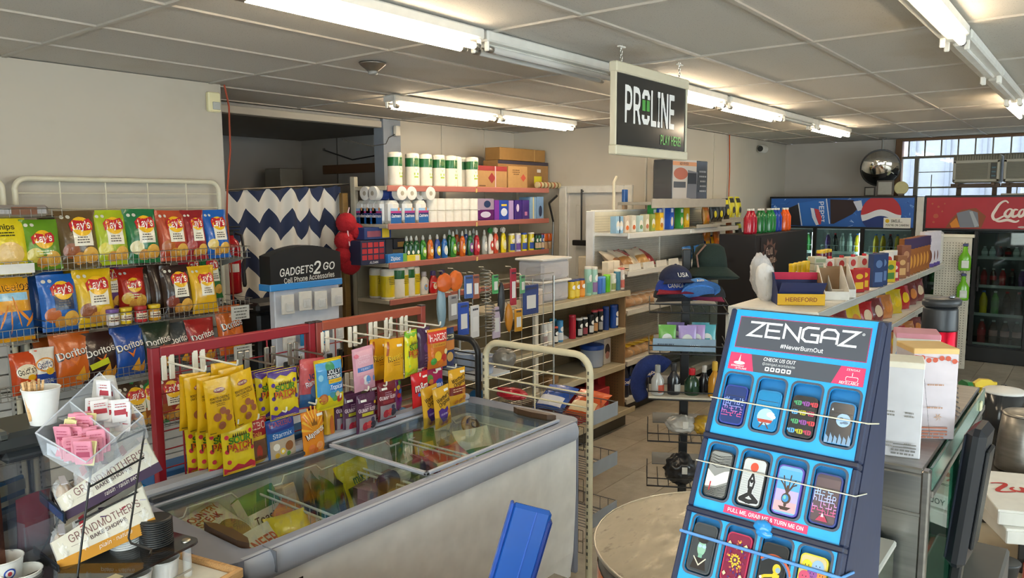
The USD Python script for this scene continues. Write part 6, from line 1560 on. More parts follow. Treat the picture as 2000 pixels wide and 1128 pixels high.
part(t, 'clip_body', blob(0.0135, 0.007, 0.009, 0, -0.003, 0.004, 0.25, 3, 2, 4), mGl('#2a8ad0'), True); part(t, 'clip_wing', blob(0.012, 0.004, 0.006, 0.004, -0.004, -0.004, 0.2, 3, 2, 5), mGl('#2a8ad0'), True)
# ---------------------------------------------------------------- coffee corner at lower left
SMOKE = wrap('smoke', 0.72, '#1d1a19', 0.0, 0.05)
ang = math.radians(12); ex = np.array([math.cos(ang), math.sin(ang), 0]); ey = np.array([-math.sin(ang), math.cos(ang), 0])
FR = np.array([1.075, 1.95, 1.0])
t = thing_at('glass_riser', 'smoked glass riser shelf on clear posts over a tray of cups', 'shelf', FR - ex * 0.52, ex)
V, F = prism(rounded(0, 0, 0.52, 0.24, 0.03), 0.007, 'xy', -0.007); part(t, 'glass_top', (V, F), SMOKE)
for x, y in ((0.49, 0.03), (0.49, 0.21), (0.03, 0.03), (0.03, 0.21)):
    part(t, 'leg_post', mv(lathe([(0.011, -0.1), (0.012, -0.09), (0.012, -0.008)], 14), x, y, 0), wrap('acrylic', 0.3, '#dfe6ea', 0.0, 0.05), True)
    part(t, 'cap_screw', mv(lathe([(0.012, 0), (0.013, 0.002), (0.011, 0.006)], 14), x, y, 0), mMe('#c9c6bc'), True)
part(t, 'front_rail', cat([bar((0.0, 0.01, -0.075), (0.49, 0.01, -0.075), 0.003)]), mMe('#c4c2bc'))
part(t, 'badge', box(0.035, 0.03, 0.003, 0.26, 0.022, 0, 0.001), mMe('#cfc8a8'))
tray = thing_at('cup_tray', 'white tray with a pale wooden rim under the glass riser', 'tray', FR - ex * 0.55 - ey * 0.07 - [0, 0, 0.11], ex)
part(tray, 'tray_floor', box(0.58, 0.3, 0.01, 0.31, 0.15, -0.012), mPa('#d6d2c4'))
for a in ((0.62, 0.02, 0.31, 0.0), (0.62, 0.02, 0.31, 0.3)): part(tray, 'wood_rim', box(a[0], a[1], 0.03, a[2], a[3], -0.018), mWo('#c79a66'))
part(tray, 'wood_rim', box(0.02, 0.3, 0.03, 0.61, 0.15, -0.018), mWo('#c79a66'))
solo('coffee_counter', 'dark counter carrying the coffee things at the lower left', 'counter', bx(0.2, 1.45, 0, 1.13, 2.45, 0.87, 0.006), mPt('#3a3532'))
def paper_cup(rt=0.042, rb=0.029, h=0.095, col='#dcdcda'):
    def build(t):
        part(t, 'cup', lathe([(rb, 0), (rb, 0.002), (rt, h - 0.002), (rt - 0.002, h - 0.002), (rb - 0.002, 0.006), (0.001, 0.006)], 26), mPa(col), True)
        part(t, 'rim', tube([(rt * math.cos(a), rt * math.sin(a), h) for a in np.linspace(0, 2 * PI, 25)[:-1]], 0.0022, 6, True), mPa(col), True)
    return build
for k in range(5):
    q = FR - ex * (0.09 + 0.088 * k) + ey * 0.05 - [0, 0, 0.112]
    inst(('cup', 's'), paper_cup(0.04, 0.029, 0.085), 'paper_cup', f'white paper cup under the glass riser, {ORD[k]} from the right', 'cup', q, 0, 'cups under the glass riser')
t = thing('stirrer_cup', 'white paper cup of wooden stirrers standing on the black coffee machine', 'cup', (0.785, 2.198, 1.36)); paper_cup(0.045, 0.031, 0.096)(t)
for k in range(11):
    a = -0.05 + 0.009 * (k % 6) ; q = np.array([0.785 + a * 0.7, 2.198 - 0.012 + 0.008 * (k % 3), 1.375])
    inst(('stick',), lambda t: part(t, 'stick', box(0.006, 0.0015, 0.105, b=0.0006), mWo('#c9a06c')), 'wooden_stirrer', 'flat wooden stirrer leaning in the white cup on the coffee machine', 'stirrer', q, -30 + 12 * (k % 5), 'wooden stirrers in the white cup', -4 + 2 * (k % 4), roll=-7 + 1.5 * k)
t = thing('coffee_machine', 'black and copper coffee machine at the left edge under the stirrer cup', 'coffee machine', (0.66, 2.26, 0.87))
part(t, 'lid', box(0.36, 0.2, 0.05, 0, 0, 0.44, 0.012), mPl('#1f2120'))
part(t, 'lid_step', box(0.2, 0.16, 0.02, -0.1, -0.02, 0.475, 0.008), mGl('#1b1c1c'))
part(t, 'hinge', box(0.03, 0.16, 0.03, 0.02, -0.02, 0.468, 0.008), mGl('#3a3b39'))
part(t, 'copper_body', box(0.2, 0.18, 0.32, -0.09, 0, 0.12, 0.02), mBr('#7a4a36', rough=0.35))
part(t, 'water_tank', box(0.11, 0.15, 0.36, 0.08, 0, 0.05, 0.02), wrap('tank', 0.45, '#2a2f38', 0.0, 0.05))
part(t, 'tank_lid', box(0.12, 0.16, 0.03, 0.08, 0, 0.405, 0.012), mPl('#26282a'))
part(t, 'base', box(0.34, 0.2, 0.06, 0, 0, 0, 0.015), mPl('#141415'))
# cake rack: a wire frame with two long display boxes
ZU = np.array([0, 0, 1.0])
def cake_box(L, R, hl, hr, dp, band, word, label, fl):
    X = R - L; ln = np.linalg.norm(X)
    t = thing_at('cake_box', label, 'box', L, X, ZU - 0.25 * np.array([-0.3, 0.95, 0]) * -1)
    CR = mPa('#d8d1c0')
    part(t, 'front_panel', prism([(0, 0), (ln, 0), (ln, hr), (0, hl)], 0.003, 'xz', 0.0), CR)
    part(t, 'back_panel', prism([(0, 0), (ln, 0), (ln, hr), (0, hl)], 0.003, 'xz', dp), CR)
    part(t, 'left_panel', prism([(0, 0), (dp, 0), (dp, hl), (0, hl)], 0.003, 'yz', 0), mPa('#dde2ea'))
    part(t, 'right_panel', prism([(0, 0), (dp, 0), (dp, hr), (0, hr)], 0.003, 'yz', ln - 0.003), CR)
    part(t, 'floor_panel', box(ln, dp, 0.003, ln / 2, dp / 2, 0), CR)
    p = Print()
    p.poly([(0, 0), (ln, 0), (ln, hr * 0.26), (0, hl * 0.36)], band)
    sl = math.degrees(math.atan2(hr * 0.63 - hl * 0.68, ln))
    p.text("GRANDMOTHER'S", ln * 0.54, hr * 0.62, 0.021, '#7a5450', width=ln * 0.74, ang=sl).text('BAKE SHOPPE', ln * 0.55, hr * 0.44, 0.010, '#5c4a4a', bold=True, width=ln * 0.38, ang=sl)
    p.rect(ln * .17, hr * .385, ln * .32, hr * .392, '#8a7a78').rect(ln * .78, hr * .49, ln * .9, hr * .497, '#8a7a78')
    p.text(word, ln * 0.58, hr * 0.17, 0.011, '#e6ddd0', shear=.3, width=ln * .34, ang=sl * .5)
    p.on(t, plane_fn((0, 0, 0)), base=0.0006)
    for k in range(5):
        c = t.GetAttribute('xformOp:transform').Get()
        pos = np.array([ln * (0.09 + 0.205 * k), dp * 0.5, 0.006])
        w = np.array([c.Transform(Gf.Vec3d(*pos))[i] for i in range(3)])
        u = thing_at('wrapped_cake', f'cellophane-wrapped cake loaf, {ORD[k]} from the left in the {fl} cake box', 'cake', w, X, ZU)
        part(u, 'cake', blob(ln * 0.085, dp * 0.4, 0.04, 0, 0, 0.042, 0.12, 3, 2, k), mFo(['#b08a58', '#8a5a38', '#b5926a', '#7a4c30', '#a67c4c'][k]), True)
        part(u, 'wrapper', blob(ln * 0.097, dp * 0.46, 0.047, 0, 0, 0.046, 0.3, 7, 3, k + 9), wrap('cello', 0.22, '#ffffff', 1.0, 0.08), True)
        part(u, 'wrapper_label', mv(rot(box(ln * 0.06, dp * 0.6, 0.002, 0, 0, 0, 0), 20 * (-1) ** k, 'y'), 0.01, -0.01, 0.093), mFi(['#d8d4dc', '#a81c34', '#4a2c5c', '#a3243c', '#cfc8d8'][k]))
    return t
L1, R1, L2, R2 = at(118, 1115, 1.98), at(310, 1030, 2.10), at(130, 1015, 2.0), at(318, 917, 2.13)
cake_box(L1, R1, 0.078, 0.125, 0.12, '#c88a1c', 'plain · nature', 'cream cake box with an ochre band, lower one on the wire rack', 'lower')
cake_box(L2, R2, 0.062, 0.10, 0.12, '#3a2340', 'raisin · raisin sec', 'cream cake box with a purple band, upper one on the wire rack', 'upper')
t = thing('wire_rack', 'black wire rack holding the two cake boxes and the clear packet bin', 'rack', tuple(np.round((L1 + R1) / 2, 3) - [0, 0, 0.06]))
pl = lambda *a: [at(*q) for q in a]
for pts in (pl((150, 1135, 1.93), (182, 884, 1.97), (283, 838, 2.09)), pl((283, 838, 2.09), (251, 1050, 1.98), (256, 1060, 1.97), (296, 1073, 1.90), (292, 1082, 1.87)), pl((182, 884, 1.97), (150, 905, 2.08), (140, 862, 2.12)), pl((283, 838, 2.09), (262, 820, 2.2), (222, 870, 2.2)),
            pl((175, 950, 1.96), (281, 893, 2.09)), pl((147, 1020, 2.0), (268, 960, 2.08)), pl((130, 1015, 1.99), (100, 960, 2.1), (120, 1060, 2.1)), pl((118, 1118, 1.97), (80, 1080, 2.08), (122, 1000, 2.1))):
    pw(t, 'rod', tube(pts, 0.0028, 6), BLACKWIRE, True)
for a, b in (((78, 968, 2.08), (128, 1012, 1.99)), ((66, 1075, 2.08), (116, 1115, 1.97))):
    A, B = at(*a), at(*b); u = thing_at('price_plate', f"black price holder plate at the left end of the {'upper' if a[1] < 1000 else 'lower'} cake box", 'price holder', A, B - A)
    part(u, 'plate', box(np.linalg.norm(B - A), 0.004, 0.032, np.linalg.norm(B - A) / 2, 0, -0.016), mGl('#16181c')); part(u, 'insert', box(np.linalg.norm(B - A) * .9, 0.002, 0.022, np.linalg.norm(B - A) / 2, -0.003, -0.011, 0), mGl('#1f3350' if a[1] < 1000 else '#2a2c30'))
A, B = at(92, 880, 2.0), at(134, 898, 1.95)
t = thing_at('blank_card', 'blank pale card clipped under the clear packet bin', 'card', A, B - A); part(t, 'card', box(np.linalg.norm(B - A), 0.001, 0.032, np.linalg.norm(B - A) / 2, 0, -0.01, 0), mPa('#c8d0dc'))
# clear packet bin
A, B, C, D = at(70, 845, 1.93), at(195, 727, 2.14), at(279, 812, 2.06), at(168, 902, 1.86)
N = np.cross(D - A, B - A); N /= np.linalg.norm(N); N = N if N[2] > 0 else -N
bin_ = thing('packet_bin', 'clear acrylic bin of sweetener and sugar packets tilted on the wire rack', 'bin', tuple(A))
AC = wrap('acrylic_bin', 0.10, '#dfe4ea', 0.0, 0.04)
def bil(u, v, w): return (A * (1 - u) + B * u) * (1 - v) + (D * (1 - u) + C * u) * v - N * 0.075 + N * w
def plate(*q):
    q = np.array(q); n = np.cross(q[1] - q[0], q[2] - q[0]); n = n / np.linalg.norm(n) * 0.002
    return np.vstack([q, q + n]) - A, np.array([[0, 1, 2], [0, 2, 3], [4, 6, 5], [4, 7, 6], [0, 5, 1], [0, 4, 5], [1, 6, 2], [1, 5, 6], [2, 7, 3], [2, 6, 7], [3, 4, 0], [3, 7, 4]])
H_ = 0.075
for nm, q in (('floor_panel', ((0, 0, 0), (1, 0, 0), (1, 1, 0), (0, 1, 0))), ('back_panel', ((0, 0, 0), (1, 0, 0), (1, 0, H_), (0, 0, H_))), ('front_panel', ((0, 1, 0), (1, 1, 0), (1, 1, H_), (0, 1, H_))), ('left_panel', ((0, 0, 0), (0, 1, 0), (0, 1, H_), (0, 0, H_))), ('right_panel', ((1, 0, 0), (1, 1, 0), (1, 1, H_), (1, 0, H_))), ('divider', ((.5, 0, 0), (.5, 1, 0), (.5, 1, H_), (.5, 0, H_)))):
    part(bin_, nm, plate(*[bil(*a) for a in q]), AC)
part(bin_, 'rim_edge', tube([q - A for q in (A, B, C, D)], 0.0024, 6, True), wrap('acrylic_edge', 0.6, '#c9cdd6', 0, 0.05))
part(bin_, 'rim_edge', tube([bil(.5, 0, H_) - A, bil(.5, 1, H_) - A], 0.0018, 6), wrap('acrylic_edge', 0.6, '#c9cdd6', 0, 0.05))
def packet(c, c2):
    def build(t):
        part(t, 'packet', box(0.045, 0.005, 0.062, b=0.002), mPa(c)); Print().rect(-0.016, 0.02, 0.016, 0.034, c2).lines(0, 0.048, 0.03, 2, 0.007, c2, 0.002).on(t, face_fn(0.005))
    return build
for k in range(26):
    f = k / 26
    inst(('pk', 'pink'), packet('#d88aa0', '#b04a68'), 'sweetener_packet', 'pink sweetener packet in the heap at the front of the clear bin', 'packet', bil(0.08 + 0.34 * f, 0.3 + 0.55 * ((k * 7) % 5) / 5, 0.004 + 0.008 * (k % 3)), -60 + (k * 37) % 60, 'pink sweetener packets in the clear bin', -30 + (k * 17) % 45)
for k, (x, y, z, rz) in enumerate(((.2, .25, .02, -75), (.3, .32, .02, -40), (.4, .4, .02, -60), (.12, .75, .015, -65))):
    inst(('pk', 'yel'), packet('#dcd69c', '#9a9460'), 'sweetener_packet', 'pale yellow sweetener packet among the pink ones in the clear bin', 'packet', bil(x, y, z), rz, 'yellow sweetener packets in the clear bin', -15)
for k in range(13):
    inst(('pk', 'wht'), packet('#dcdadc', ['#a83240', '#3a4a8c'][0]), 'sugar_packet', 'white sugar packet with red print in the back half of the clear bin', 'packet', bil(0.56 + 0.36 * ((k * 5) % 13) / 13, 0.2 + 0.6 * ((k * 7) % 5) / 5, 0.004 + 0.01 * (k % 4)), -70 + (k * 41) % 80, 'white sugar packets in the clear bin', -50 + (k * 23) % 60)
q0 = at(215, 900, 2.3)
solo('cup_riser', 'dark block behind the cake boxes carrying the nested paper cups', 'block', bx(q0[0] - .06, q0[1] - .06, .87, q0[0] + .06, q0[1] + .06, q0[2], .004), mPl('#222222'))
for k in range(7):
    inst(('cup', 'm'), paper_cup(0.042, 0.03, 0.09, '#d6d2c6'), 'paper_cup', f'white paper cup of the nested stack behind the cake boxes, {ORD[k]} from the bottom', 'cup', q0 + [0, 0, 0.012 * k], 0, 'nested paper cups behind the cake boxes')
t = thing('paper_cup', 'upside-down white paper cup seen through the clear bin', 'cup', tuple(q0 + [0, 0, .259]), 0, 180); paper_cup()(t)
for k in range(12):
    inst(('lidb',), lambda t: part(t, 'lid', lathe([(0.043, 0), (0.044, 0.003), (0.041, 0.006), (0.038, 0.009), (0.036, 0.008)], 28), mPl('#1b1c1d'), True), 'cup_cover', f'black plastic cup lid, {ORD[k]} from the bottom of the stack on the smoked glass', 'lid', (0.985, 2.03, 1.0 + 0.006 * k), 0, 'stack of black cup lids')
for k in range(8):
    inst(('lidw',), lambda t: part(t, 'lid', lathe([(0.04, 0), (0.041, 0.003), (0.038, 0.006), (0.035, 0.008)], 24), mPl('#cfcfce'), True), 'cup_cover', f'white plastic cup lid, {ORD[k]} from the bottom of the white stack', 'lid', (0.925, 2.085, 1.0 + 0.006 * k), 0, 'stack of white cup lids')
q = at(70, 1078, 2.08)
t = thing('acrylic_bin', 'clear acrylic bin holding a red pouch left of the cake boxes', 'bin', tuple(q), 12)
for nm, m in (('floor_panel', bx(-0.055, -0.05, 0, 0.055, 0.07, 0.003, 0)), ('front_panel', bx(-0.055, -0.05, 0, 0.055, -0.047, 0.10, 0)), ('back_panel', bx(-0.055, 0.067, 0, 0.055, 0.07, 0.12, 0)), ('left_panel', bx(-0.055, -0.05, 0, -0.052, 0.07, 0.11, 0)), ('right_panel', bx(0.052, -0.05, 0, 0.055, 0.07, 0.11, 0))): part(t, nm, m, AC)
t = thing('red_pouch', 'glossy red pouch standing in the clear bin left of the cake boxes', 'pouch', tuple(q + [0, 0.01, 0.006]), 14, 4); bagged(0.095, 0.16, 0.05, '#a01420', None, 77)(t)
for k, (px, py, lb) in enumerate(((8, 1125, 'left'), (45, 1150, 'right'))):
    t = thing('logo_cup', f'white paper cup with a blue round logo at the bottom left corner, {lb} one', 'cup', tuple(at(px, py, 1.95) - [0, 0, 0.05])); paper_cup(0.046, 0.032, 0.1, '#dad8d2')(t)
    Print().ell(0.0, 0.07, 0.014, 0.014, '#2a4a9c').ell(0.0, 0.07, 0.010, 0.010, '#d8d8d8').ell(0, 0.07, 0.005, 0.006, '#a8323c').on(t, round_fn([(0.0325, 0), (0.0465, 0.1)]), name='logo_print', base=0.001)
t = thing('magazine', 'blue and white magazine at the left edge beside the red pouch', 'magazine', tuple(at(14, 1035, 2.1)), 20); part(t, 'pages', box(0.12, 0.012, 0.14), mPa('#2f6f9c')); Print().rect(-.06, .03, .06, .05, '#b8c8cc').rect(-.06, .07, .06, .085, '#cfd4c0').rect(-.06, .1, .06, .13, '#a9a890').on(t, face_fn(.012))

# ---------------------------------------------------------------- wire racks beside the freezer
def arch(t, y0, y1, x, ztop, r, rad, mat, name='frame_tube'):
    pts = [(x, y1, 0), (x, y1, ztop - r)] + [(x, y, z) for y, z in arc(y1 - r, ztop - r, r, 0, 90, 7)] + [(x, y, z) for y, z in arc(y0 + r, ztop - r, r, 90, 180, 7)] + [(x, y0, 0)]
    pw(t, name, tube(pts, rad, 10), mat, True)
CRM = mPt('#cdc3a4')
t = thing('basket_stand', 'cream tubular wire basket stand at the right end of the freezer', 'rack', (3.2, 2.3, 0))
arch(t, 1.97, 2.645, 3.15, 1.18, 0.09, 0.018, CRM)
for z in (1.06, 0.985, 0.915, 0.70, 0.5): pw(t, 'cross_wire', bar((3.15, 1.985, z), (3.15, 2.63, z), 0.005), CRM)
pw(t, 'centre_wire', bar((3.15, 2.31, 0.45), (3.15, 2.31, 1.07), 0.004), CRM)
for y in (1.97, 2.645): pw(t, 'slot_row', cat([bx(3.1305, y - 0.004, z, 3.133, y + 0.004, z + 0.016, 0) for z in np.arange(0.08, 1.12, 0.036)]), mPt('#5a564c'), kind='stuff')
for z in (0.82, 0.55, 0.28):
    pw(t, 'basket_end', bx(3.16, 1.965, z, 3.42, 1.968, z + 0.075, 0.001), mPt('#8b8d90'))
    pw(t, 'basket_wires', cat([bar((3.17 + .03 * k, 1.97, z), (3.17 + .03 * k, 2.62, z), 0.0022, 4) for k in range(9)] + [bar((3.42, 1.97 + .05 * k, z), (3.42, 1.97 + .05 * k, z + .07), 0.0022, 4) for k in range(14)] + [bar((3.42, 1.97, z + dz), (3.42, 2.62, z + dz), 0.003, 4) for dz in (0, .07)]), mMe('#8b8d90'), kind='stuff')
    pw(t, 'basket_grid', cat([bar((3.125, 1.99 + .03 * k, z), (3.125, 1.99 + .03 * k, z - .12), 0.002, 4) for k in range(5)] + [bar((3.125, 1.99, z - dz), (3.125, 2.11, z - dz), 0.002, 4) for dz in (0, .06, .12)]), mMe('#77746c'), kind='stuff')
t = thing('basket_stand', 'black tubular wire basket stand behind the cream one', 'rack', (3.25, 2.98, 0))
arch(t, 2.70, 3.16, 3.15, 1.18, 0.08, 0.017, BLACK)
for z in (1.1, 1.06, 1.02, 0.98, 0.9): pw(t, 'cross_wire', bar((3.15, 2.71, z), (3.15, 3.15, z), 0.004), BLACKWIRE)
for k, (y, z, c, s, lb) in enumerate(((2.78, 0.96, '#b9c4d8', 1.0, 'front'), (2.92, 0.96, '#aebcd4', 1.0, 'middle'), (3.05, 0.96, '#b4c0d6', 1, 'back'))):
    t = thing('plastic_tub', f'pale blue clear plastic tub on the black stand, {lb} one', 'tub', (3.3, y, z)); part(t, 'tub', lathe([(0.05, 0), (0.062, 0.1), (0.06, 0.1), (0.048, 0.006)], 18), mGl(c), True); part(t, 'rim', tube([(0.062 * math.cos(a), 0.062 * math.sin(a), 0.1) for a in np.linspace(0, 2 * PI, 19)[:-1]], 0.004, 6, True), mPl('#d8dce0'), True)
solo('stand_shelf', 'pale wire-look shelf board on the black stand', 'shelf', bx(3.16, 2.71, 0.94, 3.45, 3.15, 0.955, 0.002), mPt('#c4c6c6'))
for k, (y, z, r_, lb) in enumerate(((2.82, 0.75, 0.055, 'upper left'), (2.78, 0.62, 0.06, 'lower left'), (2.97, 0.66, 0.06, 'right'))):
    t = thing('blue_ball', f'bright blue ball on the black stand below the tubs, {lb}', 'ball', (3.28, y, z)); part(t, 'ball', blob(r_, r_, r_, 0, 0, r_, 0), mPl('#1a6ca8'), True); part(t, 'valve', mv(rot(lathe([(0.006, 0), (0.006, 0.004)], 8), -90, 'y'), -r_ + .002, 0, r_), mPl('#0f2a44'))
solo('stand_shelf', 'lower pale board of the black stand under the blue balls', 'shelf', bx(3.16, 2.71, 0.6, 3.45, 3.15, 0.615, 0.002), mPt('#c4c6c6'))
solo('blue_crate', 'blue shelf tray running low behind the red candy racks', 'tray', bx(1.42, 2.92, 0.0, 2.9, 3.1, 0.80, 0.006), mGl('#1277ae'))
for k, (x, c, lb) in enumerate(((1.55, '#2a5a8c', 'dark blue'), (1.85, '#8c8f94', 'grey'), (2.15, '#27649c', 'mid blue'), (2.5, '#6a7078', 'slate grey'))):
    t = thing('flat_pack', f'{lb} flat pack lying on the blue tray behind the candy racks', 'pack', (x, 3.01, 0.80), 4 * k); carton(0.24, 0.14, 0.06, c, lambda p, w, h: p.rect(-w * .4, h * .3, w * .4, h * .6, '#cfd2d4'))(t)
# clutter seen through the cream stand
for k, (px, py, w, h, c, lb) in enumerate(((1000, 790, .2, .07, '#b01c2c', 'red'), (985, 700, .14, .12, '#6a655c', 'grey brown'))):
    q = P(px, py, x=3.3); t = thing('soft_bag', f'{lb} soft bag lying in the cream basket stand', 'bag', (3.3, q[1], 0.83 if k == 0 else 1.0), -90); part(t, 'bag', blob(w / 2, 0.06, h / 2, 0, 0, h / 2, .15, 3, 3, k), mFi(c), True); part(t, 'seam', box(w * .8, 0.004, 0.01, 0, -0.03, h * .8, .002), mFi(c))
for k, (x, y, c, c2, lb) in enumerate(((3.33, 2.36, '#1c4a9c', '#d8d8e0', 'blue'), (3.33, 2.15, '#c4501c', '#e0c8a0', 'orange red'))):
    t = thing('chip_packet', f'{lb} chip packet lying on the basket of the cream stand', 'crisp bag', (x, y, 0.80 + .0), -90, -60); bagged(0.2, 0.2, 0.06, c, fdesign(c2), 61 + k)(t)

# ---------------------------------------------------------------- curtain, extinguisher, phone accessory stand, bin
def cur(u, v):
    x = 3.22 + (4.36 - 3.22) * u
    return np.stack([x + 0.02 * np.sin(v * 3 + u * 4), 5.26 + 0.035 * np.sin(u * 46 + 1.2 * np.sin(v * 4)) * (0.4 + 0.6 * v) + 0.02 * np.sin(u * 9), 0.15 + (1.93 + 0.06 * u - 0.05 * np.abs(np.sin(u * 18))) * (1 - 0) * (1 - v) + 0 * u], 1)
def cur2(u, v): p = cur(u, 1 - v); p[:, 2] = 0.12 + (1.92 + 0.05 * u - 0.018 * np.abs(np.sin(u * 20))) * v; return p
cmat = usdkit.material(stage, '/World/Looks/chevron', {'tc': ('texture_coordinate', {}), 's': ('separate_xyz', {}), 'px': ('math', {'math_type': 'pingpong', 'value2': 0.095}), 'z': ('math', {'math_type': 'multiply_add', 'value2': 1.25}), 'm': ('math', {'math_type': 'pingpong', 'value2': 0.155}), 'gt': ('math', {'math_type': 'greater_than', 'value2': 0.082}),
    'c': ('mix_color', {'a': lin('#c9c5bd'), 'b': lin('#222c48')}), 'p': ('principled_bsdf', {'roughness': 0.9})},
    [('tc.object', 's.vector'), ('s.x', 'px.value1'), ('px.value', 'z.value1'), ('s.z', 'z.value3'), ('z.value', 'm.value1'), ('m.value', 'gt.value1'), ('gt.value', 'c.fac'), ('c.result', 'p.base_color')], surface='p.BSDF')
t = thing('curtain', 'navy and white chevron curtain closing the back room opening', 'curtain', (3.8, 5.26, 0.12))
pw(t, 'cloth', grid(cur2, 160, 10), cmat, True)
pw(t, 'rod', bar((3.1, 5.26, 2.03), (4.42, 5.26, 2.1), 0.008, 8), mMe('#8a8780'))
solo('wooden_post', 'brown wooden post between the chevron curtain and the red-edged rack', 'post', bx(4.30, 5.20, 0, 4.36, 5.25, 2.02, 0.004), mWo('#7a5c2c'))
t = thing('fire_extinguisher', 'red fire extinguisher with a black hose hanging at the end of the left wall', 'fire extinguisher', (3.05, 4.93, 1.29))
part(t, 'cylinder', lathe([(0.04, 0), (0.062, 0.01), (0.064, 0.02), (0.064, 0.33), (0.05, 0.38), (0.025, 0.40), (0.022, 0.42)], 24), mGl('#a8141e'), True)
part(t, 'valve_head', cat([box(0.04, 0.03, 0.03, 0, 0, 0.42, .006), box(0.09, 0.018, 0.012, 0.03, 0, 0.45, .004), box(0.1, 0.018, 0.01, 0.035, 0, 0.475, .004)]), BLACK)
part(t, 'hose', tube([(0.03, -0.01, 0.435), (0.07, -0.03, 0.42), (0.075, -0.045, 0.3), (0.06, -0.06, 0.14)], 0.01, 8), BLACK, True); part(t, 'horn', mv(lathe([(0.01, 0), (0.016, 0.02), (0.012, 0.1)], 10), 0.058, -0.062, 0.05), BLACK, True)
Print().rect(-0.05, 0.16, 0.02, 0.22, '#d8d4d0', 4, 1).on(t, round_fn([(0.0642, 0), (0.0642, .4)]), name='label_print', base=.001)
t = thing('plastic_bin', 'tall black plastic bin behind the phone accessory stand', 'bin', (3.18, 4.715, 0)); part(t, 'bin', box(0.32, 0.26, 1.18, b=.02), mPl('#17181a')); part(t, 'lid', box(0.34, 0.28, 0.07, 0, 0, 1.18, .02), mPl('#202124')); part(t, 'handle', box(0.1, 0.02, .02, 0.02, -.15, 1.19, .005), mPl('#0f0f10'))
t = thing('accessory_stand', 'white phone accessory stand with a black arched header', 'display stand', (3.22, 4.36, 0))
part(t, 'pegboard_panel', box(0.54, 0.06, 1.2, 0.03, 0, 0.17, .006), mPt('#c4c9d4')); part(t, 'base', box(0.5, 0.4, 0.17, 0.03, 0, 0, .01), mPt('#c9ccd2'))
hd = Polygon([(-0.29, 0)] + [(-0.29 + 0.58 * s, 0.19 + 0.06 * math.sin(PI * s)) for s in np.linspace(0, 1, 16)] + [(0.29, 0)])
part(t, 'header', mv(prism(hd, 0.12, 'xz', -0.06), 0.0, -0.01, 1.40), mPa('#111113', rough=.4)); part(t, 'header_band', box(0.6, 0.13, 0.045, 0, -0.01, 1.36, .004), mGl('#3a8ad0'))
p = Print().text('GADGETS', -0.085, 1.485, 0.05, '#d8d6d0', bold=True, width=.27, shear=.15, ang=3).text('2', 0.085, 1.495, 0.085, '#d8d6d0', bold=True, shear=.15).text('GO', 0.185, 1.50, 0.05, '#d8d6d0', bold=True, width=.1, shear=.15).text('Cell Phone Accessories', 0.02, 1.43, 0.034, '#c9c7c0', bold=True, width=.42, ang=2)
p.on(t, plane_fn((0, -0.072, 0)), INK_PAPER(), 'header_print')
for r_, zz in ((0, 1.2), (1, 0.96)):
    for k in range(4):
        c = '#cfccc6' if (r_, k) not in ((1, 1), (1, 2)) else '#1c7aae'
        bl = lambda t: (part(t, 'card', box(0.1, 0.012, 0.13, 0, 0, 0, .003), mPa(c)), part(t, 'blister', box(0.055, 0.02, 0.06, 0.005, -0.014, 0.02, .006), wrap('blister', .5, '#e0e0e0', 0, .08)), part(t, 'item', box(0.035, 0.01, 0.04, .005, -.012, .03, .004), mPl('#b9b8b6' if c[1] == 'c' else '#2a94c8')))
        inst(('acc', c), bl, 'accessory_pack', f"{'white' if c[1] == 'c' else 'blue'} carded accessory on the phone stand, {ORD[k]} from left, {['upper', 'lower'][r_]} row", 'pack', (3.04 + 0.135 * k, 4.27 - .01 * (k % 2), zz + .012 * (k % 2)), -4 * (k % 3), 'carded accessories on the phone stand')
for k in range(6):
    inst(('cable',), lambda t: (part(t, 'sleeve', box(0.045, 0.02, 0.16, b=.006), mFi('#1a1a1c')), part(t, 'coil', tube([(0.012 * math.cos(a), -.012, .06 + .04 * math.sin(a)) for a in np.linspace(0, 2 * PI, 13)[:-1]], .004, 5, True), mRu('#b98a2c'))), 'cable_pack', f'black and yellow cable pack at the bottom of the phone stand, {ORD[k]} from left', 'pack', (3.02 + .09 * k, 4.28, 0.72 + .02 * (k % 2)), 0, 'cable packs at the bottom of the phone stand')
# red plush balls on the rack's post
t = thing('pompom_string', 'string of red fluffy pompoms hanging on the left post of the red-edged rack', 'pompoms', (4.34, 5.05, 1.3))
for k, (px, py, r_) in enumerate(((676, 435, .085), (694, 452, .075), (672, 470, .08), (690, 483, .075), (670, 498, .075), (683, 515, .09))):
    q = P(px, py, y=5.0) - [4.34, 5.05, 1.3]
    part(t, 'pompom', blob(r_, r_, r_, *q, .12, 9, 3, k), mFa('#a81420', bump=1.0), True)
part(t, 'ribbon', tube([P(682, 405, y=5.0) - [4.34, 5.05, 1.3], P(676, 430, y=4.98) - [4.34, 5.05, 1.3], P(683, 480, y=4.91) - [4.34, 5.05, 1.3]], .006, 5), mFi('#d8b8c0'))
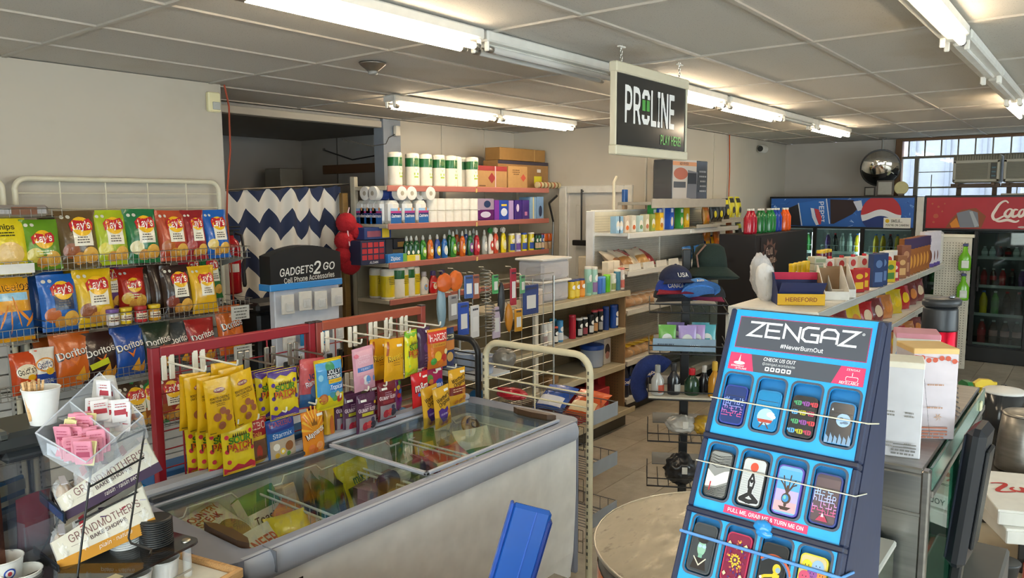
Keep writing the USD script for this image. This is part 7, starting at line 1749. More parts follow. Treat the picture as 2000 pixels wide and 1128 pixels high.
# ---------------------------------------------------------------- crisp bags on the wire baskets
def lays(panel='#e6dfcc', food='#8a4a22', old=False):
    def d(p):
        p.disc(-0.72, 0.88, 0.1, '#cfcabc').disc(-0.42, 0.88, 0.1, '#cfcabc')
        if food: [p.disc(u, v, r, c) for u, v, r, c in ((-.5, .28, .4, food), (-.1, .14, .34, '#c48a3a'), (.45, .2, .42, '#d8a84a'), (.55, .15, .25, '#c8923c'))]
        cu, cv = (0, .58) if old else (.12, .7)
        if not old: p.rect(cu - .5, .36, cu + .5, .68, panel, 3, 3).lines(cu, .5, .8, 3, .045, '#5a5248', seed=3)
        else: p.lines(0, .34, .9, 2, .05, '#dfe0b0', seed=4)
        p.disc(cu, cv, .52, '#e9b520').poly([(cu - .62, cv + .05), (cu - .4, cv + .12), (cu, cv + .10), (cu + .45, cv + .14), (cu + .6, cv + .06), (cu + .55, cv - .06), (cu + .1, cv - .08), (cu - .35, cv - .04), (cu - .58, cv - .09)], '#b8202a')
        p.text("Lay's", cu, cv + .02, .135, '#f4f0ea', bold=True, width=.92, shear=.15, ang=5)
    return d
def dori(acc, word='#e8e4de'):
    def d(p):
        p.poly([(-.3, .5), (.05, .36), (.3, .56), (.15, .5), (.02, .44)], '#d8701c').text('Doritos', 0, .6, .15, '#15151a', bold=True, width=1.72, ang=10).text('Doritos', 0, .61, .125, word, bold=True, width=1.62, ang=10)
        p.poly([(-.1, .12), (.4, .35), (.5, .06)], '#d89a2c').poly([(.3, .1), (.75, .28), (.7, .05)], '#c4862a')
        if acc: p.poly([(-.7, .35), (.3, .46), (.4, .34), (-.6, .24)], acc)
    return d
def plainchip(c2, t1, tc):
    def d(p): p.text(t1, -.1, .82, .09, tc, bold=True, maxw=1.5).disc(.0, .35, .6, c2, 1.1).lines(-.1, .7, .9, 2, .05, tc)
    return d
def puffs(p):
    p.text('Cheetos', .1, .84, .13, '#2a1c10', bold=True, width=1.75).text('Cheetos', .1, .845, .115, '#e8a01c', bold=True, width=1.6).rect(-.8, .62, .8, .74, '#8fc0dc', 3, 1)
    p.rect(-.95, .05, .95, .45, '#1f5a9c', 4, 3); [p.ell(-.7 + .3 * k, .45 - .07 * (k % 3), .28, .035, '#d8821c', 14, 40 * k) for k in range(6)]
def gold(p): p.ell(0, .55, .75, .17, '#e8dcc0').text('Goldfish', 0, .56, .13, '#3a2a1c', bold=True, width=1.3, ang=8).ell(.3, .4, .3, .07, '#e3a81c').rect(-.6, .1, .6, .3, '#d8b89a', 2, 2)
def goldw(p): p.rect(-.96, .03, .96, .42, '#1f3f8c', 3, 3).ell(0, .62, .8, .16, '#d8861c').ell(0, .62, .68, .13, '#e8e4da').text('Goldfish', 0, .62, .13, '#2a3a6a', bold=True, width=1.25, ang=8).ell(.3, .46, .35, .08, '#e3b020').text('ORIGINAL', 0, .25, .09, '#c9d0e4', bold=True, maxw=1.2)
def crisp(px, z, w, h, c, des, label, seed, y=4.47, th=.09, rz=0, tl=-9, name='crisp_bag'):
    x = P(px, 500, y=y)[0]
    t = thing(name, label, 'crisp bag', (x, y, z + .006), rz, tl); bagged(w, h, th, c, des, seed, waist=.05)(t)
    return t
crisp(85, 1.585, .19, .27, '#5f8a1c', lays(old=True, food='#c8b84a'), 'leaf green crisp bag with a round badge, leftmost on the top basket', 1)
crisp(118, 1.585, .18, .29, '#3f3420', None, 'dark brown crisp bag behind the brown one on the top basket', 2, 4.60)
crisp(158, 1.585, .21, .315, '#5a4526', lays(), 'brown crisp bag on the top basket, second from left', 3)
crisp(192, 1.585, .19, .31, '#6a7a1c', None, 'olive crisp bag half hidden between brown and lime on the top basket', 4, 4.6)
crisp(222, 1.585, .19, .315, '#a3b41c', lays(food='#cfc23a'), 'lime crisp bag on the top basket', 5)
crisp(283, 1.585, .2, .32, '#1f6a3c', lays(food='#d8cfa0'), 'dark green crisp bag on the top basket', 6)
crisp(342, 1.585, .19, .31, '#b0482c', lays(food='#a85a1c'), 'rust orange crisp bag on the top basket', 7)
crisp(385, 1.585, .15, .31, '#8c1f24', lays(food='#a03c34'), 'dark red crisp bag on the top basket between rust and blue', 8)
crisp(427, 1.585, .17, .31, '#1c5aa8', lays(food='#d8bc6a'), 'blue crisp bag at the right end of the top basket', 9)
for k, (px, y, lb) in enumerate(((72, 4.62, 'back'), (90, 4.56, 'middle'))): crisp(px, 1.245, .2, .32, '#1a4f98', None, f'blue crisp bag on the second basket, {lb} of three', 10 + k, y)
crisp(112, 1.245, .2, .31, '#1c5fb0', lays(panel='#23304c', food='#b5602a'), 'blue crisp bag with a dark panel on the second basket, front of three', 12)
crisp(155, 1.245, .22, .34, '#c49a14', None, 'yellow crisp bag behind the classic yellow one on the second basket', 13, 4.6)
crisp(182, 1.245, .21, .325, '#d8b018', lays(food='#8a5030'), 'classic yellow crisp bag on the second basket', 14)
crisp(212, 1.30, .14, .3, '#5a3878', lays(food='#d8b04a'), 'purple and yellow crisp bag at the back of the second basket', 15, 4.62)
crisp(256, 1.30, .17, .25, '#a82418', lays(food='#d8b04a', old=True), 'red crisp bag on the second basket behind the dip jars', 16, 4.58)
crisp(300, 1.245, .17, .335, '#2c2018', None, 'black brown crisp bag behind the barbecue bag on the second basket', 17, 4.58)
crisp(318, 1.25, .16, .335, '#33241c', None, 'second black brown crisp bag on the second basket', 18, 4.53)
crisp(345, 1.245, .19, .315, '#2a1c18', lays(food='#7a3420'), 'black barbecue crisp bag on the second basket', 19)
crisp(374, 1.31, .15, .31, '#a8283a', lays(food='#8a3a3a'), 'crimson crisp bag at the back right of the second basket', 20, 4.62)
crisp(412, 1.31, .14, .31, '#2a6a34', lays(food='#d8d0a8'), 'green crisp bag at the right end of the second basket', 21, 4.6)
crisp(397, 1.245, .17, .30, '#d8a81c', lays(food=None), 'golden oven baked crisp bag on the second basket', 22, 4.46)
for k, (px, c, l, lb) in enumerate(((220, '#d8d4dc', '#6a4a8c', 'white and purple'), (246, '#d8b81c', '#d8b81c', 'yellow lidded'), (275, '#b82c30', '#a82428', 'red lidded'), (302, '#c48a1c', '#d8b81c', 'orange yellow'))):
    t = thing('dip_jar', f'{lb} dip jar in front of the crisp bags on the second basket', 'jar', (P(px, 620, y=4.435)[0], 4.435, 1.25)); part(t, 'jar', lathe([(.03, 0), (.034, .006), (.034, .065), (.03, .075)], 18), mGl(c), True); part(t, 'lid', lathe([(.034, .073), (.035, .076), (.035, .092), (.032, .094)], 18), mPl(l), True); Print().rect(-.04, .02, .04, .055, '#e3d8c0', 8, 1).lines(0, .04, .05, 2, .014, '#6a2a20', .006).on(t, round_fn([(.0345, 0), (.0345, .1)]), name='label_print')
crisp(95, .93, .2, .27, '#a04c14', dori(None), 'orange tortilla chip bag behind the front orange one on the third basket', 23, 4.58)
crisp(130, .93, .22, .30, '#c45f1c', dori(None), 'orange tortilla chip bag on the third basket', 24)
crisp(183, .93, .21, .28, '#2a1512', dori('#c4cc2a'), 'black and red tortilla chip bag with a yellow-green slogan on the third basket', 25)
crisp(243, .93, .2, .29, '#1c4a9c', dori(None), 'blue tortilla chip bag on the third basket', 26)
crisp(300, .93, .19, .29, '#1c2a1c', dori('#3a8a9c'), 'black green tortilla chip bag on the third basket', 27)
crisp(342, .93, .17, .27, '#3f4446', dori(None), 'charcoal grey tortilla chip bag on the third basket', 28, 4.5)
crisp(388, .93, .19, .28, '#9c1c1c', dori(None), 'red tortilla chip bag on the third basket', 29)
crisp(447, .95, .19, .32, '#c4601c', dori(None), 'orange tortilla chip bag at the right end of the third basket', 30)
for k, (px, c, lb) in enumerate(((245, '#3a2a1c', 'brown'), (278, '#1f7038', 'green'), (318, '#8a2a24', 'red'))): crisp(px, .6, .2, .28, c, lays(), f'{lb} crisp bag on the lowest basket behind the clear packet bin', 33 + k)
crisp(18, 1.57, .2, .30, '#d8c41c', plainchip('#d8b46a', 'Chips', '#3a3a10'), 'bright yellow crisp bag at the left picture edge', 36)
crisp(14, 1.22, .21, .34, '#d8981c', puffs, 'yellow and blue cheese puff bag at the left picture edge', 37)
crisp(50, 1.22, .16, .33, '#123a70', None, 'dark blue bag beside the cheese puffs on the left rack', 38, 4.6)
crisp(31, .93, .135, .225, '#c4481c', gold, 'orange fish cracker bag on the left rack', 39, tl=-4)
crisp(69, .93, .12, .235, '#dedad0', goldw, 'white and blue fish cracker bag on the left rack', 40, tl=-4)
t = thing('hanging_tray', 'small wire tray with a grey brown package at the top left', 'tray', (1.55, 4.55, 1.87)); part(t, 'tray_wires', cat([bar((-.25, -.12, z), (.2, -.12, z), .002, 4) for z in (0, .045)] + [bar((-.25 + .05 * k, -.12, 0), (-.25 + .05 * k, -.12, .045), .0016, 4) for k in range(10)] + [bar((-.25 + .05 * k, -.12, 0), (-.25 + .05 * k, .18, .0), .0016, 4) for k in range(10)]), WIRE, kind='stuff')
t = thing('package', 'grey and brown wrapped package in the wire tray at the top left', 'package', (1.53, 4.56, 1.875)); part(t, 'package', box(.34, .2, .06, b=.015), mFi('#8a8078')); part(t, 'label', box(.12, .002, .04, .05, -.101, .01, 0), mPa('#7a5038'))
for k, px in enumerate((35, )): solo('price_strip', 'white paper price strip on the front of the left top basket', 'price strip', bx(1.36, 4.396, 1.585, 1.585, 4.398, 1.635, 0), mPa('#d8d8d4'))
for k, (px, z) in enumerate(((468, 1.19), (470, .93))):
    x = P(px, 600, y=4.39)[0]; t = thing('notice_card', f"white card with grey printed lines at the right end of the {['second', 'third'][k]} basket", 'card', (x, 4.385, z)); part(t, 'card', box(.13, .002, .09, b=0), mPa('#b9b9b4')); Print().lines(0, .07, .1, 4, .02, '#55554f', .007).on(t, face_fn(.002))

# ---------------------------------------------------------------- red-edged rack
def towel(base, band, emblem=True):
    def build(t):
        part(t, 'roll', lathe([(.05, 0), (.06, .006), (.062, .02), (.062, .27), (.056, .285), (.03, .29), (.018, .284)], 22), mPa(base), True)
        if band: part(t, 'wrap_band', lathe([(.0622, .17), (.0632, .171), (.0632, .244), (.0622, .245)], 22), mFi(band), True)
        if emblem: Print().poly([(0, .13), (.03, .175), (.03, .24), (0, .262), (-.03, .24), (-.03, .175)], '#a9b89a').ell(0, .208, .022, .022, '#4a6a3c').rect(-.022, .10, .022, .118, '#9fb84a').rect(-.02, .076, .02, .09, '#9fb84a').on(t, round_fn([(.0634, 0), (.0634, .3)]), name='label_print', base=.001)
    return build
for k, px in enumerate((772, 806, 831, 857, 880, 899, 906, 922)):
    kd = 'plain' if k == 5 else 'green'
    inst(('towel', kd), towel('#dcd8cc', None if k == 5 else '#1f6034', k != 5), 'paper_towel_roll', f"{'plain white' if k == 5 else 'green banded'} paper towel roll on the top shelf, {ORD[k]} from left", 'paper towel', (P(px, 355, y=4.83 + (.1 if k == 6 else 0))[0], 4.83 + (.12 if k == 6 else .06 if k == 5 else 0), 2.075), 12 * (-1) ** k, 'paper towel rolls on the top shelf')
def shelf_box(px0, px1, z, h, c, d, label, des=None, y=4.77, name='carton', cat_='box', rz=0, mat='paper', pz=None):
    x0, x1 = P(px0, 500, y=y)[0], P(px1, 500, y=y)[0]
    t = thing(name, label, cat_, ((x0 + x1) / 2, y + d / 2, z), rz); carton(abs(x1 - x0) * .97, d, h, c, des, mat=mat)(t)
    return t
dia = lambda c: (lambda p, w, h: p.poly([(0, h * .2), (w * .12, h * .45), (0, h * .7), (-w * .12, h * .45)], c).rect(-w * .4, h * .06, -w * .2, h * .12, '#6a4a2c'))
shelf_box(930, 992, 2.075, .21, '#a07a4c', .25, 'brown carton with a red top band on the top shelf', lambda p, w, h: (p.rect(-w / 2, h * .78, w / 2, h, '#8c2a2a'), dia('#8c2a2a')(p, w, h), p.rect(w * .1, 0, w * .13, h, '#c9a8b0')))
shelf_box(993, 1031, 2.075, .22, '#a8814f', .24, 'brown carton with a red diamond mark on the top shelf', lambda p, w, h: (p.poly([(w * .28, h * .3), (w * .42, h * .48), (w * .28, h * .66), (w * .14, h * .48)], '#b04a38'), p.lines(-w * .1, h * .8, w * .4, 3, .02, '#6a4a2c')))
shelf_box(972, 1072, 2.075, .295, '#9a7345', .2, 'large brown carton with a yellow sticker behind the others on the top shelf', lambda p, w, h: (p.rect(-w / 2, h * .88, w / 2, h, '#3a3440'), p.rect(w * .2, h * .15, w * .36, h * .48, '#d8cc2a'), p.rect(w * .26, h * .62, w * .34, h * .74, '#d8d0c8')), 5.03)
shelf_box(976, 1066, 2.375, .13, '#96703c', .2, 'plain brown carton lying on top of the large one under the ceiling', lambda p, w, h: p.rect(w * .24, 0, w * .26, h, '#b08a50'), 5.03)
t = thing('wrapping_roll', 'patterned roll sticking out past the right end of the top shelf', 'roll', (6.72, 4.9, 2.08)); part(t, 'roll', mv(rot(lathe([(.03, 0), (.035, .005), (.035, .42), (.03, .425)], 16), 90, 'y'), 0, 0, .036), mPa('#c9b890'), True)
for k in range(6): part(t, 'pattern_band', mv(rot(lathe([(.0352, 0), (.036, .002), (.036, .02), (.0352, .022)], 16), 90, 'y'), .03 + .065 * k, 0, .036), mPa(['#b5562c', '#7a6a3c'][k % 2]), True)
def tissue(p, w, h): p.rect(-w / 2, 0, w / 2, h * .36, '#1f5fa0').rect(-w / 2, h * .36, w / 2, h * .5, '#27366c').rect(-w / 2, h * .5, w / 2, h * .6, '#a83a7c').rect(-w / 2, h * .6, w / 2, h * .72, '#8fb4d8').text('Cashmere', 0, h * .37, h * .13, '#e6ecf2', bold=True, maxw=w * .85, shear=.2).ell(w * .25, h * .68, w * .1, h * .08, '#c48a5a')
TP = lambda t: (part(t, 'pack', box(.125, .125, .20, b=.03), mFi('#dcdad4')), (lambda p: (tissue(p, .123, .185), p.on(t, face_fn(.127), INK_FILM())))(Print()))
for k, px in enumerate((702, 716, 731, 746, 763, 790, 817)):
    y = 4.82 + max(0, 4 - k) * .075
    inst(('tp',), TP, 'toilet_paper_pack', f'blue banded toilet paper pack on the second shelf, {ORD[k]} from left', 'toilet paper', (P(px, 400, y=y)[0] if k > 3 else 4.475 + .0 * k, y, 1.755), 0 if k > 3 else -90, 'blue banded toilet paper packs, lower row')
TL_ = lambda t: (part(t, 'roll', cat([mv(rot(lathe([(.018, -.1), (.058, -.1), (.06, -.095), (.06, .095), (.058, .1), (.018, .1)], 18), 90, 'x'), 0, 0, .06)]), mPa('#dad8d2'), True), part(t, 'core', mv(rot(lathe([(.02, -.1012), (.02, -.1005)], 12), -90, 'x'), 0, 0, .06), mPa('#a59c8c')), part(t, 'wrap_band', mv(rot(lathe([(.0602, -.05), (.061, -.048), (.061, .03), (.0602, .032)], 18), 90, 'x'), 0, 0, .06), mFi('#283a74'), True))
for k, (px, y) in enumerate(((712, 5.0), (738, 4.9), (770, 4.84), (789, 4.84), (806, 4.9), (826, 4.84))):
    inst(('tpl',), TL_, 'toilet_paper_roll', f'toilet paper roll lying end-on above the blue banded packs, {ORD[k]} from left', 'toilet paper', (max(P(px, 380, y=y)[0], 4.47), y, 1.955), -90 if k in (0, 1) else 0, 'toilet paper rolls lying on the packs')
for k in range(6):
    for j in range(2):
        inst(('tpw',), lambda t: (part(t, 'roll', lathe([(.02, 0), (.052, .0), (.056, .006), (.056, .102), (.05, .108), (.02, .108)], 18), mPa('#dedbd2'), True), part(t, 'wrap_seam', box(.11, .004, .003, 0, -.054, .104, .001), mFi('#d2cec4'))), 'toilet_roll', f"plain white toilet roll on the second shelf, {ORD[k]} column, {['lower', 'upper'][j]}", 'toilet paper', (P(842 + 16 * k, 420, y=4.81)[0], 4.81, 1.755 + .109 * j), 0, 'plain white toilet rolls')
def purple(p, w, h): p.rect(-w / 2, h * .5, w / 2, h, '#9a8aa0').rect(-w * .45, h * .08, w * .45, h * .5, '#5a2060').ell(0, h * .28, w * .3, h * .14, '#c9c4dc').ell(w * .1, h * .75, w * .2, h * .16, '#2a3a5c')
for k, (a, b, c, h, lb, des) in enumerate(((932, 966, '#4a1c50', .215, 'purple tissue pack with pale badge', purple), (967, 976, '#7a3a9c', .2, 'narrow violet pack', None), (976, 994, '#2a4aa8', .2, 'blue pad pack with a yellow dash', lambda p, w, h: p.ell(0, h * .4, w * .35, h * .2, '#cfd8ec').rect(-w * .3, h * .7, w * .3, h * .8, '#d8c04a')), (995, 1004, '#a890c4', .195, 'lilac pack', None), (1006, 1020, '#3a2078', .2, 'deep purple pack', lambda p, w, h: p.ell(-w * .1, h * .6, w * .2, h * .2, '#c9b8dc')), (1021, 1034, '#40247c', .2, 'second deep purple pack', lambda p, w, h: p.rect(-w * .2, h * .2, w * .2, h * .4, '#c47ab0')), (1036, 1048, '#7fa4c8', .23, 'pale blue carton with a yellow stripe', lambda p, w, h: p.rect(-w * .1, 0, w * .1, h, '#d8c890')), (1049, 1062, '#7a9cc4', .235, 'pale blue carton with a dark figure', lambda p, w, h: p.ell(0, h * .35, w * .25, h * .25, '#2c3a5c')))):
    shelf_box(a, b, 1.755, h, c, .15, f'{lb} on the second shelf of the red-edged rack', des, mat='gloss' if 'pack' in lb else 'paper')
def algan(p, w, h):
    r = random.Random(2)
    for j in range(3):
        for i in range(4): p.rect(-w * .45 + i * w * .23, h * (.2 + .26 * j), -w * .26 + i * w * .23, h * (.4 + .26 * j), r.choice(['#a82430', '#8c1c2c', '#b8323a']))
    p.text('ALGAN', 0, h * .09, h * .1, '#c9ccd6', bold=True, maxw=w * .6)
shelf_box(704, 754, 1.425, .20, '#1c2444', .22, 'dark blue box with red squares lettered along its base on the third shelf', algan, 4.80)
shelf_box(712, 766, 1.63, .10, '#233a70', .2, 'blue printed box lying on the dark blue box on the third shelf', lambda p, w, h: p.rect(-w * .4, h * .2, w * .1, h * .7, '#8a4a5c').rect(w * .15, h * .1, w * .42, h * .9, '#d8b82c'), 4.86)
shelf_box(754, 768, 1.425, .2, '#22242c', .2, 'black carton on the third shelf next to the dark blue box', None, 4.82)
shelf_box(769, 795, 1.53, .09, '#2a2a32', .2, 'black box with gold print at the back of the third shelf', lambda p, w, h: p.rect(-w * .2, h * .2, w * .3, h * .7, '#b08a4a'), 4.9)
shelf_box(757, 795, 1.425, .075, '#2a78c0', .12, 'blue and green bag box at the front of the third shelf', lambda p, w, h: p.text('Ziploc', -w * .1, h * .5, h * .4, '#e8eef4', bold=True, maxw=w * .5).rect(w * .3, 0, w * .5, h, '#6aa84a'))
shelf_box(795, 822, 1.425, .055, '#d8c82c', .1, 'small yellow box at the front of the third shelf', lambda p, w, h: p.rect(w * .1, h * .1, w * .4, h * .9, '#dcd8c8'))
def squeeze(c, cap, lab, h=.235, spray=False):
    def build(t):
        pf = [(.026, 0), (.034, .008), (.036, h * .35), (.03, h * .55), (.034, h * .62), (.024, h * .74), (.011, h * .82)]
        part(t, 'bottle', scl(lathe(pf, 16), 1, .7, 1), mGl(c), True)
        Print().ell(0, h * .33, .026, h * .2, lab).ell(0, h * .35, .014, h * .08, '#e6e6da').on(t, round_fn([(a * 1.02, b) for a, b in pf], 1, .72), name='label_print', base=.0015)
        if spray: part(t, 'trigger_head', prism([(-.03, h * .85), (.02, h * .85), (.028, h * .98), (-.01, h * 1.04), (-.035, h * .98)], .02, 'xz', -.01), mPl(cap)); part(t, 'neck', lathe([(.013, h * .8), (.013, h * .88)], 10), mPl(cap))
        else: part(t, 'cap', lathe([(.013, h * .81), (.014, h * .9), (.009, h * .95), (.008, h)], 12), mPl(cap), True)
    return build
SOAP = [(794, '#0f3a1c', '#14461f'), (803, '#0f3f20', '#145024'), (813, '#114a24', '#145a28'), (826, '#2a7a28', '#8ac04a'), (840, '#c4601c', '#e39a3a'), (854, '#1f3f8c', '#d8c84a'), (868, '#1f5fa8', '#cfe0ee'), (885, '#2a7a2c', '#8ac44a'), (903, '#c45a18', '#e0903a'), (918, '#1c5a34', '#7a4a8c'), (931, '#a81c2c', '#d84a5a'), (946, '#9aa09c', '#c9ccc8')]
for k, (px, c, l) in enumerate(SOAP):
    t = thing('dish_soap', f"dish soap bottle on the third shelf, {ORD[k]} from left in the soap row", 'soap bottle', (P(px, 480, y=4.81)[0], 4.81, 1.425), 0, 0, 'dish soap bottles'); squeeze(c, '#cfcfc8', l, .24 if k > 6 else .22)(t)
for k, (px, y) in enumerate(((878, 4.95), (892, 4.95), (910, 4.95), (925, 4.96))):
    t = thing('dish_soap', f"dish soap bottle in the back row of the third shelf, {ORD[k]} from left", 'soap bottle', (P(px, 470, y=y)[0], y, 1.425)); squeeze(('#1a5a2a', '#a8481c', '#2a4a8c', '#6a7a70')[k], '#cfcfc8', '#8aa080', .25)(t)
for k, (px, c, l, cp, lb) in enumerate(((958, '#d8d4cc', '#b83a2c', '#2a7a3a', 'white'), (968, '#c44a30', '#e0d0c0', '#d8d4cc', 'red orange'), (983, '#d8c41c', '#e6e09a', '#d8d4cc', 'yellow'))):
    t = thing('cleaner_spray', f'{lb} trigger spray cleaner on the third shelf', 'spray bottle', (P(px, 480, y=4.81)[0], 4.81, 1.425)); squeeze(c, cp, l, .25, True)(t)
def tub(c, lid, band, h=.19, r=.034):
    def build(t):
        part(t, 'tub', lathe([(r * .95, 0), (r, .005), (r, h * .9), (r * .9, h * .92)], 18), mGl(c), True); part(t, 'lid', lathe([(r * .95, h * .9), (r, h * .91), (r, h * .985), (r * .8, h)], 18), mPl(lid), True)
        if band: Print().rect(-r * 1.3, h * .1, r * 1.3, h * .45, band, 8, 1).ell(0, h * .6, r * .7, h * .12, '#e8e8e4').on(t, round_fn([(r * 1.005, 0), (r * 1.005, h)]), name='label_print', base=.001)
    return build
for k, (px, a) in enumerate(((999, ('#d8c84a', '#e0ddd0', '#2a4a9c')), (1011, ('#c9c4dc', '#e0ddd0', '#6a4aa0')), (1023, ('#d8cc2c', '#2a4aa8', '#3a5ab0')), (1037, ('#d8cc2c', '#dcdcd8', '#2a50a8')))):
    t = thing('wipes_tub', f'disinfecting wipes canister on the third shelf, {ORD[k]} from left', 'canister', (P(px, 480, y=4.81)[0], 4.81, 1.425)); tub(*a)(t)
for k, (px, c, l, lb) in enumerate(((1047, '#1f5a34', '#20242c', 'first green'), (1053, '#256038', '#20242c', 'second green'), (1059, '#3a5aa0', '#8a2a30', 'blue'))):
    t = thing('aerosol_can', f'{lb} insect spray can on the third shelf', 'spray can', (P(px, 480, y=4.82)[0], 4.82, 1.425)); tub(c, l, '#c9b8a0', .17, .024)(t)
for k, px in enumerate((1064, 1069)):
    for j in range(2): t = thing('orange_jar', f"{['orange', 'tan'][1 - j]} jar at the right end of the third shelf, {['left', 'right'][k]} {['lower', 'upper'][j]}", 'jar', (P(px, 480, y=4.82)[0] + .03 * k, 4.82, 1.425 + .085 * j)); tub(['#a88a6a', '#c4581c'][j], ['#8a6a4a', '#c4501c'][j], None, .082, .035)(t)
YR = towel('#d8d4c4', None, False)
for k, (x, y, px) in enumerate(((4.48, 5.0, 0), (4.48, 4.86, 0), (4.62, 4.83, 0), (4.76, 4.83, 0))):
    t = thing('yellow_roll', f'yellow wrapped paper roll on the fourth shelf, {ORD[k]} from left', 'paper towel', (x or P(px, 550, y=y)[0], y, 1.11)); part(t, 'roll', lathe([(.05, 0), (.06, .006), (.061, .25), (.05, .262)], 20), mPa('#dcd8cc'), True); part(t, 'yellow_wrap', lathe([(.0612, .02), (.0622, .021), (.0622, .2), (.0612, .201)], 20), mFi('#d8c01c'), True); Print().lines(0, .185, .07, 5, .014, '#5a5a20', .006, k).on(t, round_fn([(.0626, 0), (.0626, .3)]), name='label_print', base=.001)
for k, px in enumerate((778, 797)): inst(('towel', 'green'), None, 'paper_towel_roll', f"green banded paper towel roll on the fourth shelf, {['left', 'right'][k]}", 'paper towel', (P(px, 550, y=4.83)[0], 4.83, 1.11), 40)
def jug(c, lab, cap):
    def build(t):
        pf = [(.03, 0), (.046, .01), (.05, .06), (.04, .13), (.02, .17)]
        part(t, 'jug', scl(lathe(pf, 18), 1, .6, 1), mGl(c), True); part(t, 'cap', lathe([(.024, .165), (.026, .17), (.024, .205), (.02, .208)], 14), mPl(cap), True); part(t, 'handle', tube([(.03, 0, .15), (.055, 0, .12), (.05, 0, .06)], .008, 6), mGl(c), True)
        Print().ell(0, .07, .026, .03, lab).ell(0, .08, .012, .012, '#c48a4a').on(t, round_fn([(a * 1.02, b) for a, b in pf], 1, .62), name='label_print', base=.002)
    return build
for k, (px, c, l, cp, lb) in enumerate(((812, '#d8d6d0', '#6a84a8', '#b9b4bc', 'left white'), (828, '#dcdad4', '#8aa8cc', '#b9b4bc', 'right white'), (846, '#c41c22', '#e0c8b8', '#4a3a6c', 'left red'), (864, '#b01a24', '#d8b8a8', '#4a3a6c', 'right red'))):
    t = thing('detergent_jug', f'{lb} detergent jug on the fourth shelf', 'jug', (P(px, 560, y=4.82)[0], 4.82, 1.11)); jug(c, l, cp)(t)

# ---------------------------------------------------------------- toiletries on the tan shelves
def bottle(c, cap, lab=None, h=.19, r=.03):
    return tub(c, cap, lab, h, r)
TOI = [(1052, '#c9b8a8', '#d8d0c8', None, .12, 'cream tube'), (1116, '#d8b41c', '#24346c', '#e3c84a', .15, 'first yellow tube'), (1125, '#d8b41c', '#24346c', '#e3c84a', .15, 'second yellow tube'), (1135, '#d8801c', '#24346c', '#e39a3a', .15, 'orange tube'), (1148, '#9ac4b0', '#d8d0c4', '#6aa890', .24, 'first mint bottle'), (1160, '#a0c8b8', '#d8d0c4', '#8a6a9c', .23, 'second mint bottle'), (1169, '#3a6ac0', '#5a94d8', None, .14, 'blue tube'), (1176, '#4a84c8', '#6aa4e0', None, .14, 'light blue tube'), (1185, '#5ab41c', '#8ad03a', None, .15, 'lime green bottle'), (1196, '#d8d6c8', '#cfccc0', '#8a9a5a', .15, 'white lotion bottle'), (1205, '#3f7a90', '#d8d4c8', None, .18, 'teal box bottle'), (1213, '#d8ccc4', '#c46a60', '#c46a60', .19, 'pale pink bottle')]
for px, c, cp, l, h, lb in TOI:
    t = thing('toiletry', f'{lb} on the top of the tan toiletries shelves', 'toiletry', (P(px, 560, y=3.30)[0], 3.30, 1.175)); bottle(c, cp, l, h)(t)
for k, px in enumerate((1193, 1205)): shelf_box(px - 6, px + 6, 1.175, .24, '#d8ccb8', .06, f"{['left', 'right'][k]} cream cream-box standing behind the tubes on the tan shelves", lambda p, w, h: p.rect(-w * .3, h * .3, w * .3, h * .5, '#a86a4a'), 3.40)
for k in range(2):
    t = thing('storage_box', f"{['lower', 'upper'][k]} clear white storage box on the tan shelves", 'storage box', (P(1062, 560, y=3.42)[0], 3.42, 1.175 + .17 * k)); part(t, 'body', box(.36, .24, .15, b=.02), wrap('storage', .6, '#c9c6c8', 0, .2)); part(t, 'lid', box(.39, .27, .018, 0, 0, .148, .006), mPl('#d6d2cc')); part(t, 'contents', box(.28, .18, .08, 0, 0, .01, .02), mPa(['#a59c98', '#b0a4a0'][k]))
SH2 = [(1062, '#d8d4cc', '#cfccc4', '#a08a84', .17, 'white bottle'), (1072, '#dcd8d0', '#dcd8d0', None, .17, 'second white bottle'), (1083, '#1a1a1c', '#c44a30', '#e0d8cc', .13, 'black and white can'), (1080, '#2a84b0', '#2a84b0', None, .17, 'blue spray can'), (1093, '#4a8ab8', '#2a78a8', '#dcdcdc', .17, 'pale blue spray can'), (1118, '#b01c30', '#b01c30', None, .19, 'tall red can'), (1131, '#17181a', '#d8d4d0', '#b9b8b4', .15, 'first black bottle'), (1141, '#1a1a1c', '#d8d4d0', '#8a3a44', .15, 'second black bottle'), (1153, '#151618', '#15161a', '#cfcfcc', .16, 'third black bottle'), (1161, '#17181a', '#b8404a', '#b98a5a', .19, 'red-capped black bottle'), (1171, '#17181a', '#b8404a', '#9a9a98', .19, 'second red-capped black bottle'), (1183, '#1f3a78', '#1f3a78', None, .2, 'navy bottle'), (1197, '#1c4a9c', '#1c4a9c', None, .2, 'first blue bottle'), (1206, '#1c4a9c', '#1c4a9c', None, .2, 'second blue bottle'), (1213, '#1f54a8', '#1f54a8', '#d8e0ec', .2, 'third blue bottle')]
for k, (px, c, cp, l, h, lb) in enumerate(SH2):
    y = 3.28 if k != 3 else 3.36
    t = thing('toiletry', f'{lb} on the second of the tan shelves', 'toiletry', (min(P(px, 640, y=y)[0], 5.64), y, .86)); bottle(c, cp, l, h, .028)(t)
t = thing('pad_pack', 'silver white flat pack lying on the second tan shelf', 'pack', (P(1105, 650, y=3.28)[0], 3.30, .86), 0, -80); bagged(.2, .16, .05, '#b9b8b4', None, 71)(t)
